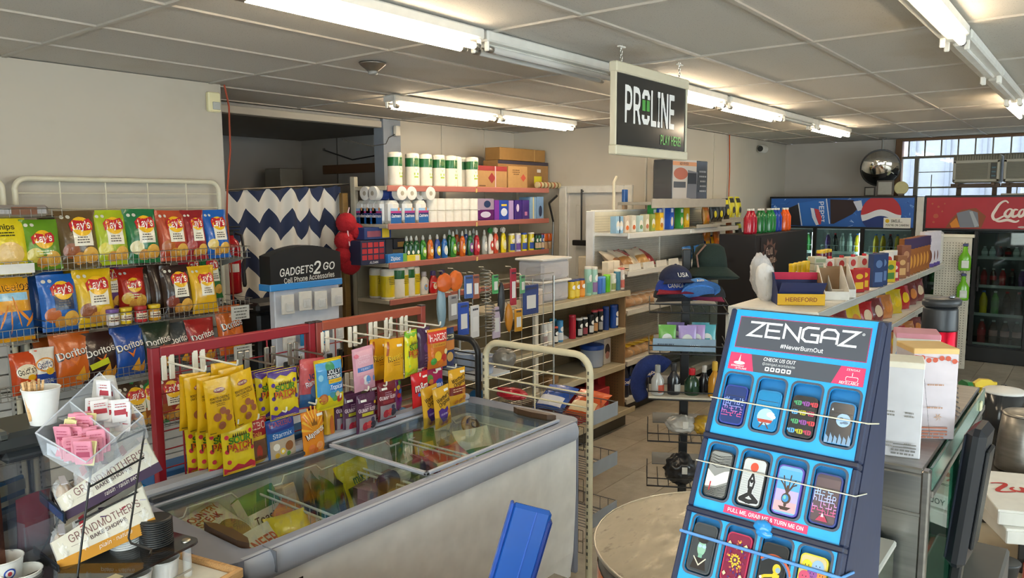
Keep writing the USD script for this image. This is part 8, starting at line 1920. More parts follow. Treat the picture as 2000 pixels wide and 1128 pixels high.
t = thing('wipes_bucket', 'translucent bucket with a blue lid on the third tan shelf', 'bucket', (P(1160, 700, y=3.36)[0], 3.38, .545)); part(t, 'bucket', lathe([(.085, 0), (.095, .01), (.1, .15), (.098, .155)], 24), mGl('#a9b4c8'), True); part(t, 'lid', lathe([(.1, .15), (.104, .155), (.104, .185), (.09, .19)], 24), mPl('#1f4a9c'), True)
shelf_box(1181, 1195, .545, .22, '#d8d0c8', .1, 'white picture box beside the blue-lidded bucket', lambda p, w, h: p.ell(0, h * .55, w * .35, h * .25, '#3a2a28').ell(0, h * .35, w * .3, h * .15, '#c48a7a'), 3.32)
shelf_box(1072, 1092, .545, .06, '#8a6a44', .1, 'small brown box on the third tan shelf', None, 3.26)
for k, (a, b, h, c, lb) in enumerate(((1128, 1158, .26, '#a01c22', 'red carton with yellow letters'), (1158, 1194, .22, '#a8242c', 'red and yellow snack carton'), (1170, 1196, .27, '#b82c38', 'tall red carton behind'))):
    shelf_box(a, b, .165, h, c, .14, f'{lb} on the bottom tan shelf', lambda p, w, h: p.text('HO', 0, h * .3, h * .25, '#d8a83a', bold=True, maxw=w * .8), 3.22 if k < 2 else 3.40)
shelf_box(1075, 1125, .165, .12, '#7a1c20', .2, 'dark red flat carton on the bottom tan shelf', lambda p, w, h: p.rect(-w * .3, h * .4, w * .1, h * .9, '#b9a8a0'), 3.3)
# ---------------------------------------------------------------- bread gondola goods
def put(n, lb, c, px, y, z, bld, rz=0, tl=0, x=None):
    t = thing(n, lb, c, (P(px, 500, y=y)[0] if x is None else x, y, z), rz, tl); bld(t); return t
def loaf(c, top):
    def build(t):
        part(t, 'loaf', blob(.055, .13, .055, 0, 0, .055, .1, 3, 2, 3), mFo(c), True); part(t, 'wrapper', blob(.06, .145, .06, 0, 0, .06, .14, 6, 3, 5), wrap('bread', .2, '#f0e0c8', .8, .1), True)
        part(t, 'wrapper_label', box(.07, .06, .002, 0, -.07, .115, 0) if top is None else box(.09, .09, .004, 0, -.05, .113, .001), mFi(top or '#d8d4d0'))
    return build
for k in range(7): inst(('loaf',), loaf('#b07838', None), 'bread_loaf', f'wrapped brown bread loaf on the white gondola, {ORD[k]} from left', 'bread', (6.06 + .135 * k, 3.47, .966), 8, 'wrapped brown loaves')
for k in range(7): inst(('bun',), loaf('#c08a3c', '#d8b41c'), 'bun_pack', f'yellow-topped bun pack on the white gondola, {ORD[k]} from left', 'bread', (6.06 + .135 * k, 3.47, .50), 6, 'yellow-topped bun packs')
for j in range(2):
    for k in range(6): inst(('pepsi',), soda('#0f1430', '#1c3f9c', '#16204a', .30, .046, 'pepsi', n=14), 'cola_bottle', f"blue-labelled cola bottle at the bottom of the white gondola, {['front', 'back'][j]} row, {ORD[k]} from left", 'bottle', (6.03 + .105 * k, 3.40 + .11 * j, .152), 0, 'blue-labelled cola bottles')
for k, (x, c, d2, lb) in enumerate(((6.08, '#c9b8a0', '#8a5a34', 'first tan'), (6.2, '#d0c4b0', '#a0703c', 'second tan'), (6.34, '#a83a34', '#d8c8a8', 'rose red'), (6.52, '#d8cdb8', '#b58a50', 'speckled pizza'), (6.68, '#a01c1c', '#8a1418', 'large red'))):
    put('pastry_bag', f'{lb} pastry bag lying on the second shelf of the white gondola', 'snack bag', 0, 3.46, 1.32, bagged(.2, .26, .09, c, fdesign(d2), 81 + k), 15 * (-1) ** k, -52, x)
for k in range(4):
    x = 6.1 + .26 * k; t = thing('paper_tray', f'white folded paper tray at the front of the second shelf, {ORD[k]} from left', 'tray', (x, 3.37, 1.317))
    part(t, 'tray_floor', box(.2, .06, .003), mPa('#d4d0c6')); part(t, 'tray_lip', prism([(-.11, 0), (.11, 0), (.09, .06), (-.12, .06)], .003, 'xz', -.03), mPa('#d8d4ca'))
for k in range(4): put('snack_pack', f'blue snack pack on the second shelf of the far bay, {ORD[k]} from left', 'snack bag', 0, 3.42 + .03 * (k % 2), 1.317, bagged(.13, .15, .05, '#1f6ab0', lambda p: p.disc(0, .5, .4, '#b9d0e4'), 86), 0, -6, 7.32 + .14 * k)
for k, (c, d2, h) in enumerate((('#1c2f6a', '#d8a81c', .24), ('#223470', '#d8a81c', .24), ('#24448c', '#e0b42c', .25), ('#3a4c7c', '#a9b4c8', .22))): put('snack_pouch', f'navy and yellow snack pouch standing in the far bay, {ORD[k]} from left', 'snack bag', 0, 3.44, 1.317, bagged(.13, h, .05, c, lambda p: (p.rect(-.9, .62, .9, .95, d2, 3, 2), p.text('Nut', 0, .45, .14, '#e8e8e4', bold=True)), 90 + k), 0, -5, 7.92 + .14 * k)
TOPS = [(1201, '#8fb4cc', .15, '#c9d8e0'), (1207, '#86b0cc', .15, '#cfdce4'), (1219, '#c4b4a0', .15, '#d86a2c'), (1232, '#c9c4b4', .155, '#b5582a'), (1246, '#a9c0c0', .15, '#6a8a5c'), (1258, '#b8b49a', .16, '#b56a4a'), (1270, '#8a9a4a', .16, '#c4a82c'), (1286, '#d8ac1c', .17, '#b5701c')]
for k, (px, c, h, d2) in enumerate(TOPS): put('soup_carton', f'printed carton on the top shelf of the white gondola, {ORD[k]} from left', 'carton', px, 3.42, 1.656, carton(.075, .06, h, c, lambda p, w, h_: p.ell(0, h_ * .45, w * .4, h_ * .28, '#dcd6c8').ell(0, h_ * .3, w * .34, h_ * .14, d2)), 0)
for k, (px, c, h, lb) in enumerate(((1272, '#3a9a4a', .25, 'green'), (1283, '#1f4aa8', .25, 'dark blue'), (1294, '#c9cdd4', .24, 'white'), (1306, '#1f54b8', .26, 'bright blue'), (1325, '#2f8a34', .25, 'leaf green'))): put('carton', f'{lb} carton behind the front cartons on the top shelf of the white gondola', 'carton', px, 3.52 if k < 3 else 3.46, 1.656, carton(.085, .06, h, c, lambda p, w, h_: p.rect(-w * .3, h_ * .65, w * .3, h_ * .8, '#d8dce4').ell(0, h_ * .3, w * .3, h_ * .18, '#d8c8b0')))
put('carton', 'tall red and yellow carton on the top shelf', 'carton', 1336, 3.5, 1.656, carton(.1, .06, .38, '#d8b01c', lambda p, w, h: p.rect(-w / 2, h * .55, w / 2, h, '#c02a20').ell(0, h * .3, w * .3, h * .1, '#d8d8cc')))
# shelf with the fryer box, wire snack rack, sodas
t = thing('snack_rack', 'grey steel snack rack behind the white gondola with a long top shelf', 'rack', (7.25, 3.70, 0))
pw(t, 'top_shelf', bx(6.42, 3.36, 1.90, 8.15, 3.72, 1.93, .004), mPt('#8f8a80')); pw(t, 'top_lip', bx(6.42, 3.345, 1.87, 8.15, 3.36, 1.96, .004), mPt('#a39d92'))
for x in (6.36, 8.18): pw(t, 'post', tube([(x, 3.725, .0), (x, 3.725, 2.12), (x + .05, 3.725, 2.17)], .014, 8), CREAM, True)
for k, (x0, x1, z) in enumerate(((7.3, 7.9, 1.66), (7.95, 8.75, 1.70), (7.95, 8.75, 1.44), (7.95, 8.75, 1.22))): pw(t, 'wire_tray', cat([bx(x0, 3.30, z, x1, 3.306, z + .035, .001), bx(x0, 3.306, z, x1, 3.66, z + .004, 0)]), mPt('#a9a396'))
fb = put('appliance_box', 'large grey and white picture carton of an air fryer on the snack rack', 'carton', 1327, 3.50, 1.93, lambda t: 0, -4)
part(fb, 'box', box(.72, .22, .42, b=.006), mGl('#3a3d42')); Print().rect(-.36, .0, .12, .42, '#b9b4ae').rect(-.36, .36, .12, .40, '#c98a5a').ell(-.2, .28, .14, .06, '#a8604a').poly([(-.08, .04), (.12, .02), (.14, .3), (-.06, .32)], '#6a6c72').rect(-.06, .18, .12, .29, '#24262a').rect(-.34, .14, -.1, .2, '#4a4c50').text('AIR FRYER', -.14, .38, .025, '#4a4038', bold=True).lines(.25, .3, .16, 5, .05, '#8a8c90', .018).on(fb, face_fn(.22), INK_GLOSS())
for k, (px, z, c, d2, lb) in enumerate(((1378, 1.66, '#a8741c', '#c46a2c', 'amber'), (1392, 1.70, '#1c1c1a', '#d8cc1c', 'first black'), (1404, 1.70, '#1c1c1a', '#d8cc1c', 'second black'), (1417, 1.72, '#1c1c1a', '#d8cc1c', 'third black'), (1428, 1.74, '#c4bc1c', '#2a2a1c', 'yellow'), (1440, 1.74, '#ccc41c', '#2a2a1c', 'second yellow'), (1380, 1.5, '#c4701c', '#d88a3c', 'orange'), (1400, 1.44, '#b8601c', '#d89a4c', 'lower orange'), (1425, 1.44, '#c4601c', '#d8843c', 'right orange'), (1443, 1.44, '#2a2a1c', '#c4c41c', 'lower black'), (1440, 1.22, '#b5401c', '#d87a3c', 'lowest red orange'))):
    put('snack_bag', f'{lb} snack bag with a bright patch on the wire snack rack', 'snack bag', px, 3.42, z + .005, bagged(.15, .24, .06, c, lambda p: p.rect(-.85, .7, .85, .92, d2, 3, 1).disc(0, .35, .5, d2), 101 + k), 0, -6)
st = solo('drink_stand', 'black cardboard drink stand with a grunge energy drink emblem', 'display stand', bx(7.4, 2.72, 0, 9.05, 3.1, 1.60, .006), mPa('#17151a'))
em = thing('stand_emblem', 'pale jagged emblem sheet on the front of the black drink stand', 'poster', (7.78, 2.715, 1.15)); part(em, 'sheet', box(.5, .003, .42, b=0), mPa('#1a1216'))
p = Print(); p.poly([((.25 if k % 2 else .17) * math.cos(k * PI / 12), .21 + (.2 if k % 2 else .14) * math.sin(k * PI / 12)) for k in range(24)], '#6a4a42').ell(0, .21, .17, .13, '#2a1c1e').text('full', 0, .27, .07, '#b9a498', bold=True, width=.2).text('throttle', 0, .18, .065, '#b9a498', bold=True, width=.36).text('energy', 0, .11, .03, '#9a7a5c').on(em, face_fn(.003))
for k, (px, c, w, lb) in enumerate(((1462, '#a81c30', .2, 'crimson'), (1482, '#1f6a34', .18, 'first green'), (1500, '#237a3c', .18, 'second green'), (1512, '#1f3f9c', .1, 'blue'), (1530, '#d8581c', .2, 'orange'))):
    y = 2.85; x = P(px, 440, y=y)[0]; t = thing('soda_pack', f'{lb} shrink-wrapped soda bottle pack on the black drink stand', 'drinks', (x, y, 1.60)); 
    for j in range(2): part(t, 'bottle', lathe([(.045, 0), (.05, .02), (.05, .16), (.02, .22), (.018, .24)], 12) if j == 0 else mv(lathe([(.045, 0), (.05, .02), (.05, .16), (.02, .22), (.018, .24)], 12), .1, 0, 0), mGl(c), True); part(t, 'cap', mv(lathe([(.02, .235), (.02, .255)], 10), .1 * j, 0, 0), mPl('#d8d4cc'))
# ---------------------------------------------------------------- grocery gondola goods
G = 1.253
def gbox(px, y, z, w, d, h, c, lb, des=None, rz=-35, n='carton'): return put(n, lb, 'carton', px, y, z, carton(w, d, h, c, des), rz)
t = put('corned_beef_tray', 'yellow and navy slanted display tray at the end of the long gondola', 'display tray', 0, 1.60, G, lambda t: 0, -60, 0, 5.16)
part(t, 'tray_front', box(.30, .012, .075, 0, -.10, 0, .002), mPa('#d8a81c')); Print().text('HEREFORD', 0, .038, .026, '#8a4a1c', bold=True, width=.2).on(t, plane_fn((0, -.106, 0)))
part(t, 'tray_side', prism([(-.1, 0), (.1, 0), (.1, .2), (.06, .2), (-.1, .07)], .006, 'yz', .144), mPa('#8a6a4a')); part(t, 'tray_side', prism([(-.1, 0), (.1, 0), (.1, .2), (.06, .2), (-.1, .07)], .006, 'yz', -.15), mPa('#1f2c5c')); part(t, 'tray_back', box(.30, .006, .2, 0, .1, 0), mPa('#1f2a58')); part(t, 'red_crest', box(.29, .008, .05, 0, .095, .15, .002), mPa('#c41c44')); part(t, 'inner_board', mv(rot(box(.28, .004, .2, b=0), 48, 'x'), 0, -.02, .02), mPa('#24305c'))
for k in range(3): part(t, 'red_label', mv(rot(box(.07, .004, .02, b=0), 48, 'x'), -.09 + .09 * k, -.055, .06), mPa('#c4305c'))
for k in range(2):
    t = put('display_tray', f"white slanted shelf tray with a brown inside, {['nearer', 'farther'][k]} one behind the yellow tray", 'display tray', 0, 1.50, G, lambda t: 0, -62, 0, 5.6 + .17 * k)
    for x in (-.08, .08): part(t, 'tray_side', prism([(-.14, 0), (.14, 0), (.14, .22), (.1, .22), (-.14, .06)], .004, 'yz', x), mPa('#d2cec6'))
    part(t, 'tray_back', box(.16, .004, .2, 0, .14, 0), mPa('#8a6a48')); part(t, 'tray_front', box(.16, .004, .06, 0, -.14, 0), mPa('#d8d4cc'))
put('foam_bag', 'white plastic-wrapped lumpy bag at the end of the long gondola', 'bag', 0, 1.80, G, lambda t: (part(t, 'contents', blob(.075, .07, .13, 0, 0, .13, .12, 4, 3, 1), mPa('#cfccc6'), True), part(t, 'wrapper', blob(.085, .08, .17, 0, .02, .16, .2, 6, 3, 2), wrap('foam', .3, '#ffffff', 1., .1), True)), 0, -12, 5.2)
put('white_tub', 'white lidded tub left of the lumpy bag on the long gondola', 'tub', 0, 1.87, G, bottle('#c9c4c0', '#d4d0cc', '#8a6a64', .16, .055), 0, 0, 5.32)
for k in range(4): put('lemon_bottle', f'yellow lemon juice squeeze bottle on the long gondola, {ORD[k]} from left', 'bottle', 0, 1.89 - .0 * k, G, bottle('#d8b41c', '#d8b41c', None, .2, .03), 0, 0, 5.95 + .11 * k) if k else put('lemon_bottle', 'yellow lemon juice squeeze bottle on the long gondola, first from left', 'bottle', 0, 1.89, G, bottle('#d8b41c', '#d8b41c', '#e0dcc8', .2, .03), 0, 0, 5.95)
for k in range(3): put('juice_bottle', f'plum juice bottle with a yellow cap behind the lemon bottles, {ORD[k]} from left', 'bottle', 0, 1.87, G, bottle('#5a1c34', '#c9a81c', '#c9b8c0', .27, .035), 0, 0, 6.6 + .1 * k)
for k in range(4): put('tin_box', f'small pale tin box in the stack behind the lumpy bag, {ORD[k]} from the bottom', 'box', 0, 1.84, G + .058 * k, carton(.11, .1, .056, '#b4b4a4', lambda p, w, h: p.rect(-w * .4, h * .2, w * .4, h * .7, '#8a9a7a')), -40, 0, 6.4)
for k in range(7):
    x = 6.62 + .17 * k; put('milk_carton', f'white carton with a red cap in the row across the long gondola, {ORD[k]} from left', 'carton', 0, 1.82 - .05 * k, G, lambda t: (part(t, 'box', box(.09, .07, .2), mPa('#d2ccc2')), part(t, 'cap', mv(lathe([(.018, 0), (.018, .02)], 10), .02, 0, .2), mPl('#b8242c')), Print().rect(-.03, .02, .03, .05, '#b8a8a0').ell(0, .15, .025, .03, '#b83a3a').on(t, face_fn(.07))), -40, 0, x)
for k, (x, y, c, h, lb, d2) in enumerate(((6.05, 1.45, '#a81c1c', .17, 'first red and yellow', '#d8a81c'), (6.2, 1.45, '#b01c1c', .17, 'second red and yellow', '#d8a81c'), (6.0, 1.62, '#6a5a50', .17, 'shiny brown', '#a99a8a'), (6.52, 1.42, '#1f3560', .26, 'first navy', '#5a74a0'), (6.66, 1.42, '#1f3560', .26, 'second navy', '#5a74a0'), (6.95, 1.42, '#c4a81c', .18, 'yellow', '#4a7a34'), (7.1, 1.42, '#a82438', .16, 'raspberry', '#d8c0b0'), (7.25, 1.5, '#d0ccc4', .24, 'white domed', '#b83a2c'), (7.4, 1.5, '#c9ccc8', .24, 'pale green', '#3a7a5c'), (7.35, 1.41, '#8a5a3a', .2, 'tan', '#c9a06a'), (7.55, 1.42, '#7a4a38', .28, 'brown', '#a87a5a'))):
    put('carton', f'{lb} carton on the front edge of the long gondola', 'carton', 0, y, G, carton(.11, .06, h, c, lambda p, w, h_: p.rect(-w * .35, h_ * .15, w * .35, h_ * .45, d2).ell(0, h_ * .7, w * .3, h_ * .12, d2)), -32, 0, x)
for k in range(6): put('cereal_bar_box', f'tall brown and orange box at the far front of the long gondola, {ORD[k]} from left', 'carton', 0, 1.43, G, carton(.13, .06, .33, '#8a5426', lambda p, w, h: p.rect(-w / 2, h * .72, w / 2, h, '#3a2c50').ell(0, h * .35, w * .35, h * .22, '#c48a3a')), -30, 0, 7.72 + .16 * k)
for k in range(3): put('biscuit_box', f'white and lilac biscuit box near the pegboard end, {ORD[k]} from left', 'carton', 0, 1.43, G, carton(.15, .06, .36, '#cfcad4', lambda p, w, h: p.rect(-w / 2, 0, w / 2, h * .1, '#5a4a90').ell(0, h * .3, w * .28, h * .2, '#6a3a2c').text('Social', 0, h * .65, h * .1, '#3a4a90', maxw=w * .8, ang=80)), -30, 0, 8.72 + .18 * k)
put('clear_pack', 'clear plastic pack of white cups at the far end of the long gondola', 'pack', 0, 1.45, G, lambda t: (part(t, 'cups', lathe([(.06, 0), (.075, .3), (.06, .31)], 16), mPa('#cfccc6'), True), part(t, 'wrapper', lathe([(.075, 0), (.085, .02), (.085, .33), (.06, .35)], 16), wrap('cups', .3, '#ffffff', .8, .1), True)), 0, 0, 9.28)
for k, (z, lb) in enumerate(((1.18, 'upper'), (.86, 'lower'))): put('green_pouch', f'lime green and white bottle hanging on the pegboard end, {lb} one', 'bottle', 0, 1.17, z, lambda t: (part(t, 'bottle', scl(lathe([(.05, 0), (.06, .02), (.06, .14), (.025, .2), (.02, .26)], 14), 1, .6, 1), mGl('#6ab01c'), True), part(t, 'label', box(.07, .01, .08, 0, -.036, .03, .003), mFi('#cfd4c8')), part(t, 'trigger_head', box(.05, .03, .03, 0, 0, .26, .006), mPl('#2a2c5c')), part(t, 'hook', bar((0, .02, .285), (0, .06, .30), .004), WIRE)), -75, 0, 9.38)
mix = random.Random(12)
for k in range(22):
    lv = k % 2; x = 5.05 + .19 * (k // 2) * 2 * .95; z = (.903, .523)[lv]; c, nm = mix.choice((('#a01c20', 'red'), ('#c4a81c', 'yellow'), ('#8a5a6c', 'mauve'), ('#5a2424', 'maroon'), ('#b5703a', 'tan'), ('#6a2c2c', 'brick')))
    put('grocery_bag', f"{nm} grocery bag on the {['second', 'third'][lv]} level of the long gondola, {ORD[k // 2]} from the near end", 'grocery bag', 0, 1.48, z, bagged(.2, .2 + .04 * mix.random(), .1, c, lambda p: p.disc(0, .5, .5, mix.choice(['#d8c0a0', '#c47a3a', '#d8b41c'])), 120 + k), -25, -8, x)
# ---------------------------------------------------------------- black pole rack with caps and perfume
RX, RY, RR = 4.12, 1.92, -62
t = rk = thing('pole_rack', 'black pole rack of wire shelves holding caps, cards and perfume', 'rack', (RX, RY, 0), RR)
part(t, 'pole', box(.05, .05, 1.66, b=.005), BLACK); part(t, 'foot', box(.4, .4, .03, b=.005), BLACK)
for k, z in enumerate((1.33, 1.10, .84, .60, .34)):
    w, d = .21, .32
    fr = [(-w, -.03, z + .01), (-w, -d, z), (w, -d, z), (w, -.03, z + .01)]
    part(t, 'shelf_frame', tube(fr, .0045, 6), BLACKWIRE, True); part(t, 'shelf_rail', tube([(a, b, c + .045) for a, b, c in fr[:1]] + [(-w, -d, z + .045), (w, -d, z + .045), (w, -.03, z + .055)], .0035, 6), BLACKWIRE, True)
    part(t, 'shelf_wires', cat([bar((-w + .06 * j, -.03, z + .01), (-w + .06 * j, -d, z), .0025, 4) for j in range(8)]), BLACKWIRE, kind='stuff')
    if k == 2: part(t, 'shelf_board', box(.42, .3, .012, 0, -.17, z + .004, .002), mPt('#b9b2a2'))
    part(t, 'back_board', box(.36, .22, .006, 0, .15, z, .002), mPt('#7a7a78'))
ca, sa = math.cos(math.radians(RR)), math.sin(math.radians(RR))
rp = lambda x, y, z: (RX + x * ca - y * sa, RY + x * sa + y * ca, z)
def cap(c, brim, word=None):
    def build(t):
        V, F = blob(.09, .1, .085, 0, 0, 0, 0, 3, 3); V = V.copy(); V[:, 2] = np.maximum(V[:, 2], 0)
        part(t, 'crown', (V, F), mFa(c), True)
        def br(u, v): a = PI * (1.1 + .8 * u); r = .09 + .075 * v * np.sin(PI * u) ** .6; return np.stack([r * np.cos(a) * .98, r * np.sin(a), .012 - .03 * v * (1 - .0) + .02 * np.sin(PI * u) * v], 1)
        a = grid(br, 14, 4); part(t, 'brim', cat([a, (a[0] - [0, 0, .004], a[1][:, ::-1])]), mFa(brim), True); part(t, 'button', blob(.008, .008, .005, 0, 0, .085), mFa(brim), True)
        if word: Print().text(word, 0, .035, .022, '#cfc8c0', bold=True, maxw=.09).on(t, lambda u, v: (np.stack([u, -.1 * np.sqrt(np.maximum(1 - (u / .09) ** 2 - (v / .085) ** 2, 0)), v], 1), np.tile([0, -1., .3], (len(u), 1))), name='badge', base=.004)
    return build
for x, y, z, c, b, w, rz, tl, lb in ((-.10, -.2, 1.40, '#1c1d22', '#26262c', None, 20, 0, 'black cap at the bottom of the cap pile'), (-.09, -.2, 1.44, '#1c3a90', '#a01c34', 'CANADA', 15, 0, 'royal blue cap with a red brim in the cap pile'), (-.07, -.2, 1.50, '#1f2440', '#23284a', 'USA', 25, 0, 'navy cap with a pale emblem on top of the pile'), (.05, -.26, 1.43, '#4a84c8', '#4a84c8', 'NB', 10, -30, 'sky blue cap hanging over the front of the rack'), (.12, -.15, 1.40, '#17181c', '#8a1c3c', None, -20, 0, 'black cap with a pink brim edge at the right of the pile')):
    t = thing('cap', lb, 'cap', rp(x, y, z), RR + rz, tl); cap(c, b, w)(t)
t = thing('bucket_hat', 'dark green bucket hat on top of the black pole rack', 'hat', rp(.13, -.02, 1.55), RR, -8); part(t, 'crown', lathe([(.10, .0), (.095, .06), (.08, .12), (.05, .14), (.005, .142)], 30), mFa('#15241c'), True); part(t, 'brim', lathe([(.165, -.055), (.168, -.05), (.10, .005), (.095, .0), (.16, -.06)], 36), mFa('#18281f'), True); part(t, 'cord', tube([(-.07, -.09, .0), (-.08, -.085, .07), (-.03, -.08, .13)], .006, 6), mFa('#7a5a4c'), True)
t = thing('card_tray', 'grey blue card tray of pouches on the second level of the pole rack', 'tray', rp(-.02, -.19, 1.112), RR); part(t, 'tray_front', box(.34, .004, .07, 0, -.11, 0), mPa('#7f95a8')); part(t, 'tray_floor', box(.34, .22, .004), mPa('#8a9aa8')); Print().text('MASK', .06, .03, .014, '#c9d4dc', bold=True).lines(-.1, .03, .1, 1, .01, '#4a5a6c', .012).on(t, plane_fn((0, -.112, 0)))
for x, y, c, lb in ((-.11, -.24, '#6aa84a', 'green'), (0, -.25, '#a48fc4', 'lilac'), (.05, -.22, '#a88aba', 'mauve'), (.11, -.2, '#4a9aa4', 'teal'), (-.06, -.14, '#7a6aa0', 'violet'), (.08, -.13, '#5aa4b0', 'pale teal')): t = thing('pouch', f'{lb} small pouch standing in the grey blue card tray', 'pouch', rp(x, y, 1.118), RR, -10); bagged(.1, .13, .02, c, lambda p: p.ell(0, .4, .6, .22, '#c9cdc8').lines(0, .33, .8, 1, .1, c, .08), 150)(t)
PF = lambda c, cp, l, h, r, n=14: (lambda t: (part(t, 'bottle', lathe([(r * .9, 0), (r, .006), (r, h * .5), (r * .4, h * .7), (r * .35, h * .76)], n), mGl(c), True), part(t, 'cap', lathe([(r * .45, h * .75), (r * .45, h * .97), (r * .35, h)], 10), mGl(cp), True), Print().rect(-r, h * .1, r, h * .35, l, 6, 1).on(t, round_fn([(r * 1.01, 0), (r * 1.01, h)]), name='label_print', base=.001)))
for x, y, a, lb in ((-.16, -.27, ('#a9a8a4', '#8a8a86', '#a8442c', .17, .036), 'clear perfume bottle with a red label'), (-.07, -.25, ('#16171a', '#2a2a2c', '#a9a9a6', .18, .036), 'black perfume bottle with a pale label'), (.03, -.24, ('#14301c', '#b8202c', '#1a3a22', .15, .042), 'dark green perfume bottle with a red cap'), (.10, -.2, ('#1c1c20', '#b9b4ac', '#24242a', .16, .03), 'slim black perfume bottle with a silver cap'), (.15, -.28, ('#b8801c', '#c9a03a', '#c48f2c', .2, .035), 'gold perfume bottle'), (.19, -.22, ('#c49a2c', '#d8b44a', '#b88a24', .13, .04), 'faceted gold flask')): put('perfume_bottle', f'{lb} on the white board of the pole rack', 'perfume', 0, rp(x, y, 0)[1], .857, PF(*a), 0, 0, rp(x, y, 0)[0])
t = thing('neck_pillow', 'dark blue speckled neck pillow hanging at the left of the pole rack', 'pillow', rp(-.22, -.12, 1.0), RR); a = np.linspace(.9, 3.9, 18); part(t, 'cushion', tube([(.05 + .1 * np.cos(x), .0, -.12 + .13 * np.sin(x)) for x in a], .045, 12), mFa('#1f2f68', bump=1.0), True); part(t, 'tag', rot(lathe([(.04, 0), (.04, .004)], 20), 90, 'x', (0, 0, 0)), mPa('#b9bcc4'))
for z, c, lb, k in ((.61, '#b9b4ac', 'grey clear bag of goods', 0), (.61, '#c49a2c', 'mustard soft toy', 1), (.345, '#1b1b1d', 'black folded stand', 2)): t = thing('rack_goods', f"{lb} on the {'fourth' if z > .5 else 'lowest'} level of the pole rack", 'goods', rp(-.02 + .12 * (k == 1), -.18, z), RR); part(t, 'body', blob(.09 - .03 * (k == 1), .08, .05 + .04 * (k == 2), 0, 0, .055, .25, 4, 3, k), mFi(c), True); part(t, 'tag', box(.03, .002, .04, .02, -.08, .05, 0), mPa('#cfcac0'))
# ---------------------------------------------------------------- hanging household goods left of the tan shelves
t = thing('hook_panel', 'grey wire grid panel of hanging household goods left of the tan shelves', 'wire panel', (3.95, 3.06, 0)); pw(t, 'panel_wires', cat([bar((3.4, 3.06, z), (4.4, 3.06, z), .003, 4) for z in np.arange(.6, 1.45, .07)] + [bar((x, 3.06, .5), (x, 3.06, 1.42), .003, 4) for x in np.linspace(3.4, 4.4, 9)]), WIRE, kind='stuff')
for x in (3.4, 4.4): pw(t, 'leg', bar((x, 3.06, 0), (x, 3.06, 1.42), .008), WIRE)
HG = [(868, 552, .11, .11, '#c4581c', 'orange pot mitt', 0), (893, 548, .11, .12, '#cc601c', 'second orange pot mitt', 0), (868, 600, .07, .26, '#7f98a4', 'grey blue flip-flop sole', 0), (885, 600, .09, .15, '#8f8a88', 'grey carded sponge', 1), (918, 560, .07, .14, '#3f5a90', 'blue carded brush', 1), (935, 560, .06, .15, '#9a5a44', 'brown carded brush', 1), (905, 622, .1, .2, '#2a4a9c', 'blue knife card', 1), (930, 628, .09, .2, '#c9c6c4', 'white knife card with a red top', 1), (955, 560, .06, .22, '#6a6a64', 'grey coil of chain', 2), (957, 620, .06, .18, '#56564f', 'lower grey coil of chain', 2), (970, 555, .06, .12, '#4a9a5c', 'green peeler card', 1), (985, 590, .06, .26, '#2c2c2e', 'black tongs', 0), (994, 620, .06, .18, '#b5741c', 'amber handled tongs', 0), (1005, 560, .06, .24, '#a02c3c', 'red brush card', 1), (975, 630, .08, .2, '#b9a8b8', 'silver pink packet', 1), (1020, 555, .06, .12, '#5a9a6a', 'second green peeler card', 1), (1015, 625, .07, .15, '#c48a24', 'yellow pink packet', 1), (1042, 585, .16, .2, '#2a3f74', 'blue flowered oven mitt', 1)]
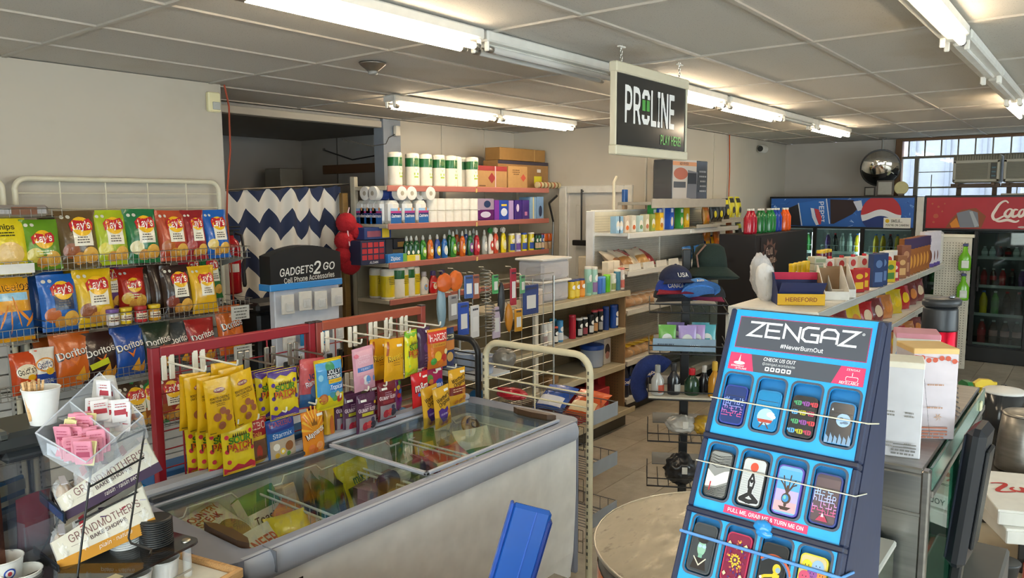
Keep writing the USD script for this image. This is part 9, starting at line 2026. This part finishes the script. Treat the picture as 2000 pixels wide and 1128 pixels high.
for k, (px, py, w, h, c, lb, kd) in enumerate(HG):
    q = P(px, py, y=2.99); t = thing('hanging_item', f'{lb} hanging on the wire grid panel', 'household item', (q[0], 2.99 + .012 * (k % 3), q[2] - h / 2), -8 + 5 * (k % 4))
    if kd == 0: part(t, 'body', blob(w / 2, .02, h / 2, 0, 0, h / 2, .12, 3, 3, k), mPl(c), True)
    elif kd == 1: part(t, 'card', box(w, .012, h, b=.004), mFi(c)); Print().rect(-w * .3, h * .2, w * .3, h * .65, '#cfccc8').lines(0, h * .85, w * .7, 1, .02, '#3a3a44', .012, k).on(t, face_fn(.012))
    else: part(t, 'coil', tube([(w / 2 * math.cos(a), w / 2 * math.sin(a), h * a / 60) for a in np.arange(0, 60, .45)], .004, 4), WIRE, True)
    part(t, 'hook', tube([(0, .006, h * .96), (0, .02, h + .01), (0, .065, h + .01)], .003, 5), WIRE)
# ---------------------------------------------------------------- odds and ends by the white door
q = P(1132, 410, x=7.1)
t = thing('broom', 'black long-handled brush hanging in front of the white door', 'broom', (7.14, q[1], 1.45)); part(t, 'handle', bar((0, 0, .06), (0, 0, .62), .011), BLACK, True); part(t, 'brush_head', box(.05, .22, .06, b=.008), BLACK); part(t, 'wall_hook', bar((0, 0, .6), (.085, 0, .6), .006), BLACK)
q = P(1075, 440, y=4.72)
t = thing('squeegee', 'black and grey window squeegee hanging off the right end of the red-edged rack', 'squeegee', (6.79, 4.74, 1.3)); part(t, 'pole', bar((0, 0, 0), (0.02, 0, .42), .012), mMe('#8f9498'), True); part(t, 'arm', bar((.02, 0, .42), (-.06, 0, .62), .012), BLACK, True); part(t, 'blade', bar((-.06, 0, .62), (.06, -.02, .70), .012), BLACK, True)
t = put('blue_sponge_pack', 'small blue and tan pack standing on the pegboard strip of the white gondola', 'pack', 1219, 3.69, 1.86, lambda t: (part(t, 'pack', box(.07, .03, .15, 0, 0, .04), mFi('#1f5090')), part(t, 'base', box(.06, .03, .04), mPa('#a8896a'))))
t = thing('wall_cable', 'dark cable sagging along the back room wall above the brown rail', 'cable', (5.78, 6.4, 2.4)); part(t, 'cable_run', tube([(0, .9, .15), (0, .4, .02), (0, -.1, .06), (0, -.5, .0), (0, -.65, .15)], .008, 6), mRu('#3a3632'), True); part(t, 'clip', box(.02, .03, .03, 0, .9, .14), mPl('#55524c'))
t = thing('waste_bin', 'dark bin with a beige block behind the storage boxes beside the white door', 'bin', (7.0, 4.35, 0)); part(t, 'bin', box(.3, .3, 1.05, b=.02), mPt('#55514a')); part(t, 'block', box(.2, .22, .3, 0, .02, 1.05, .01), mPa('#c9c0ac'))
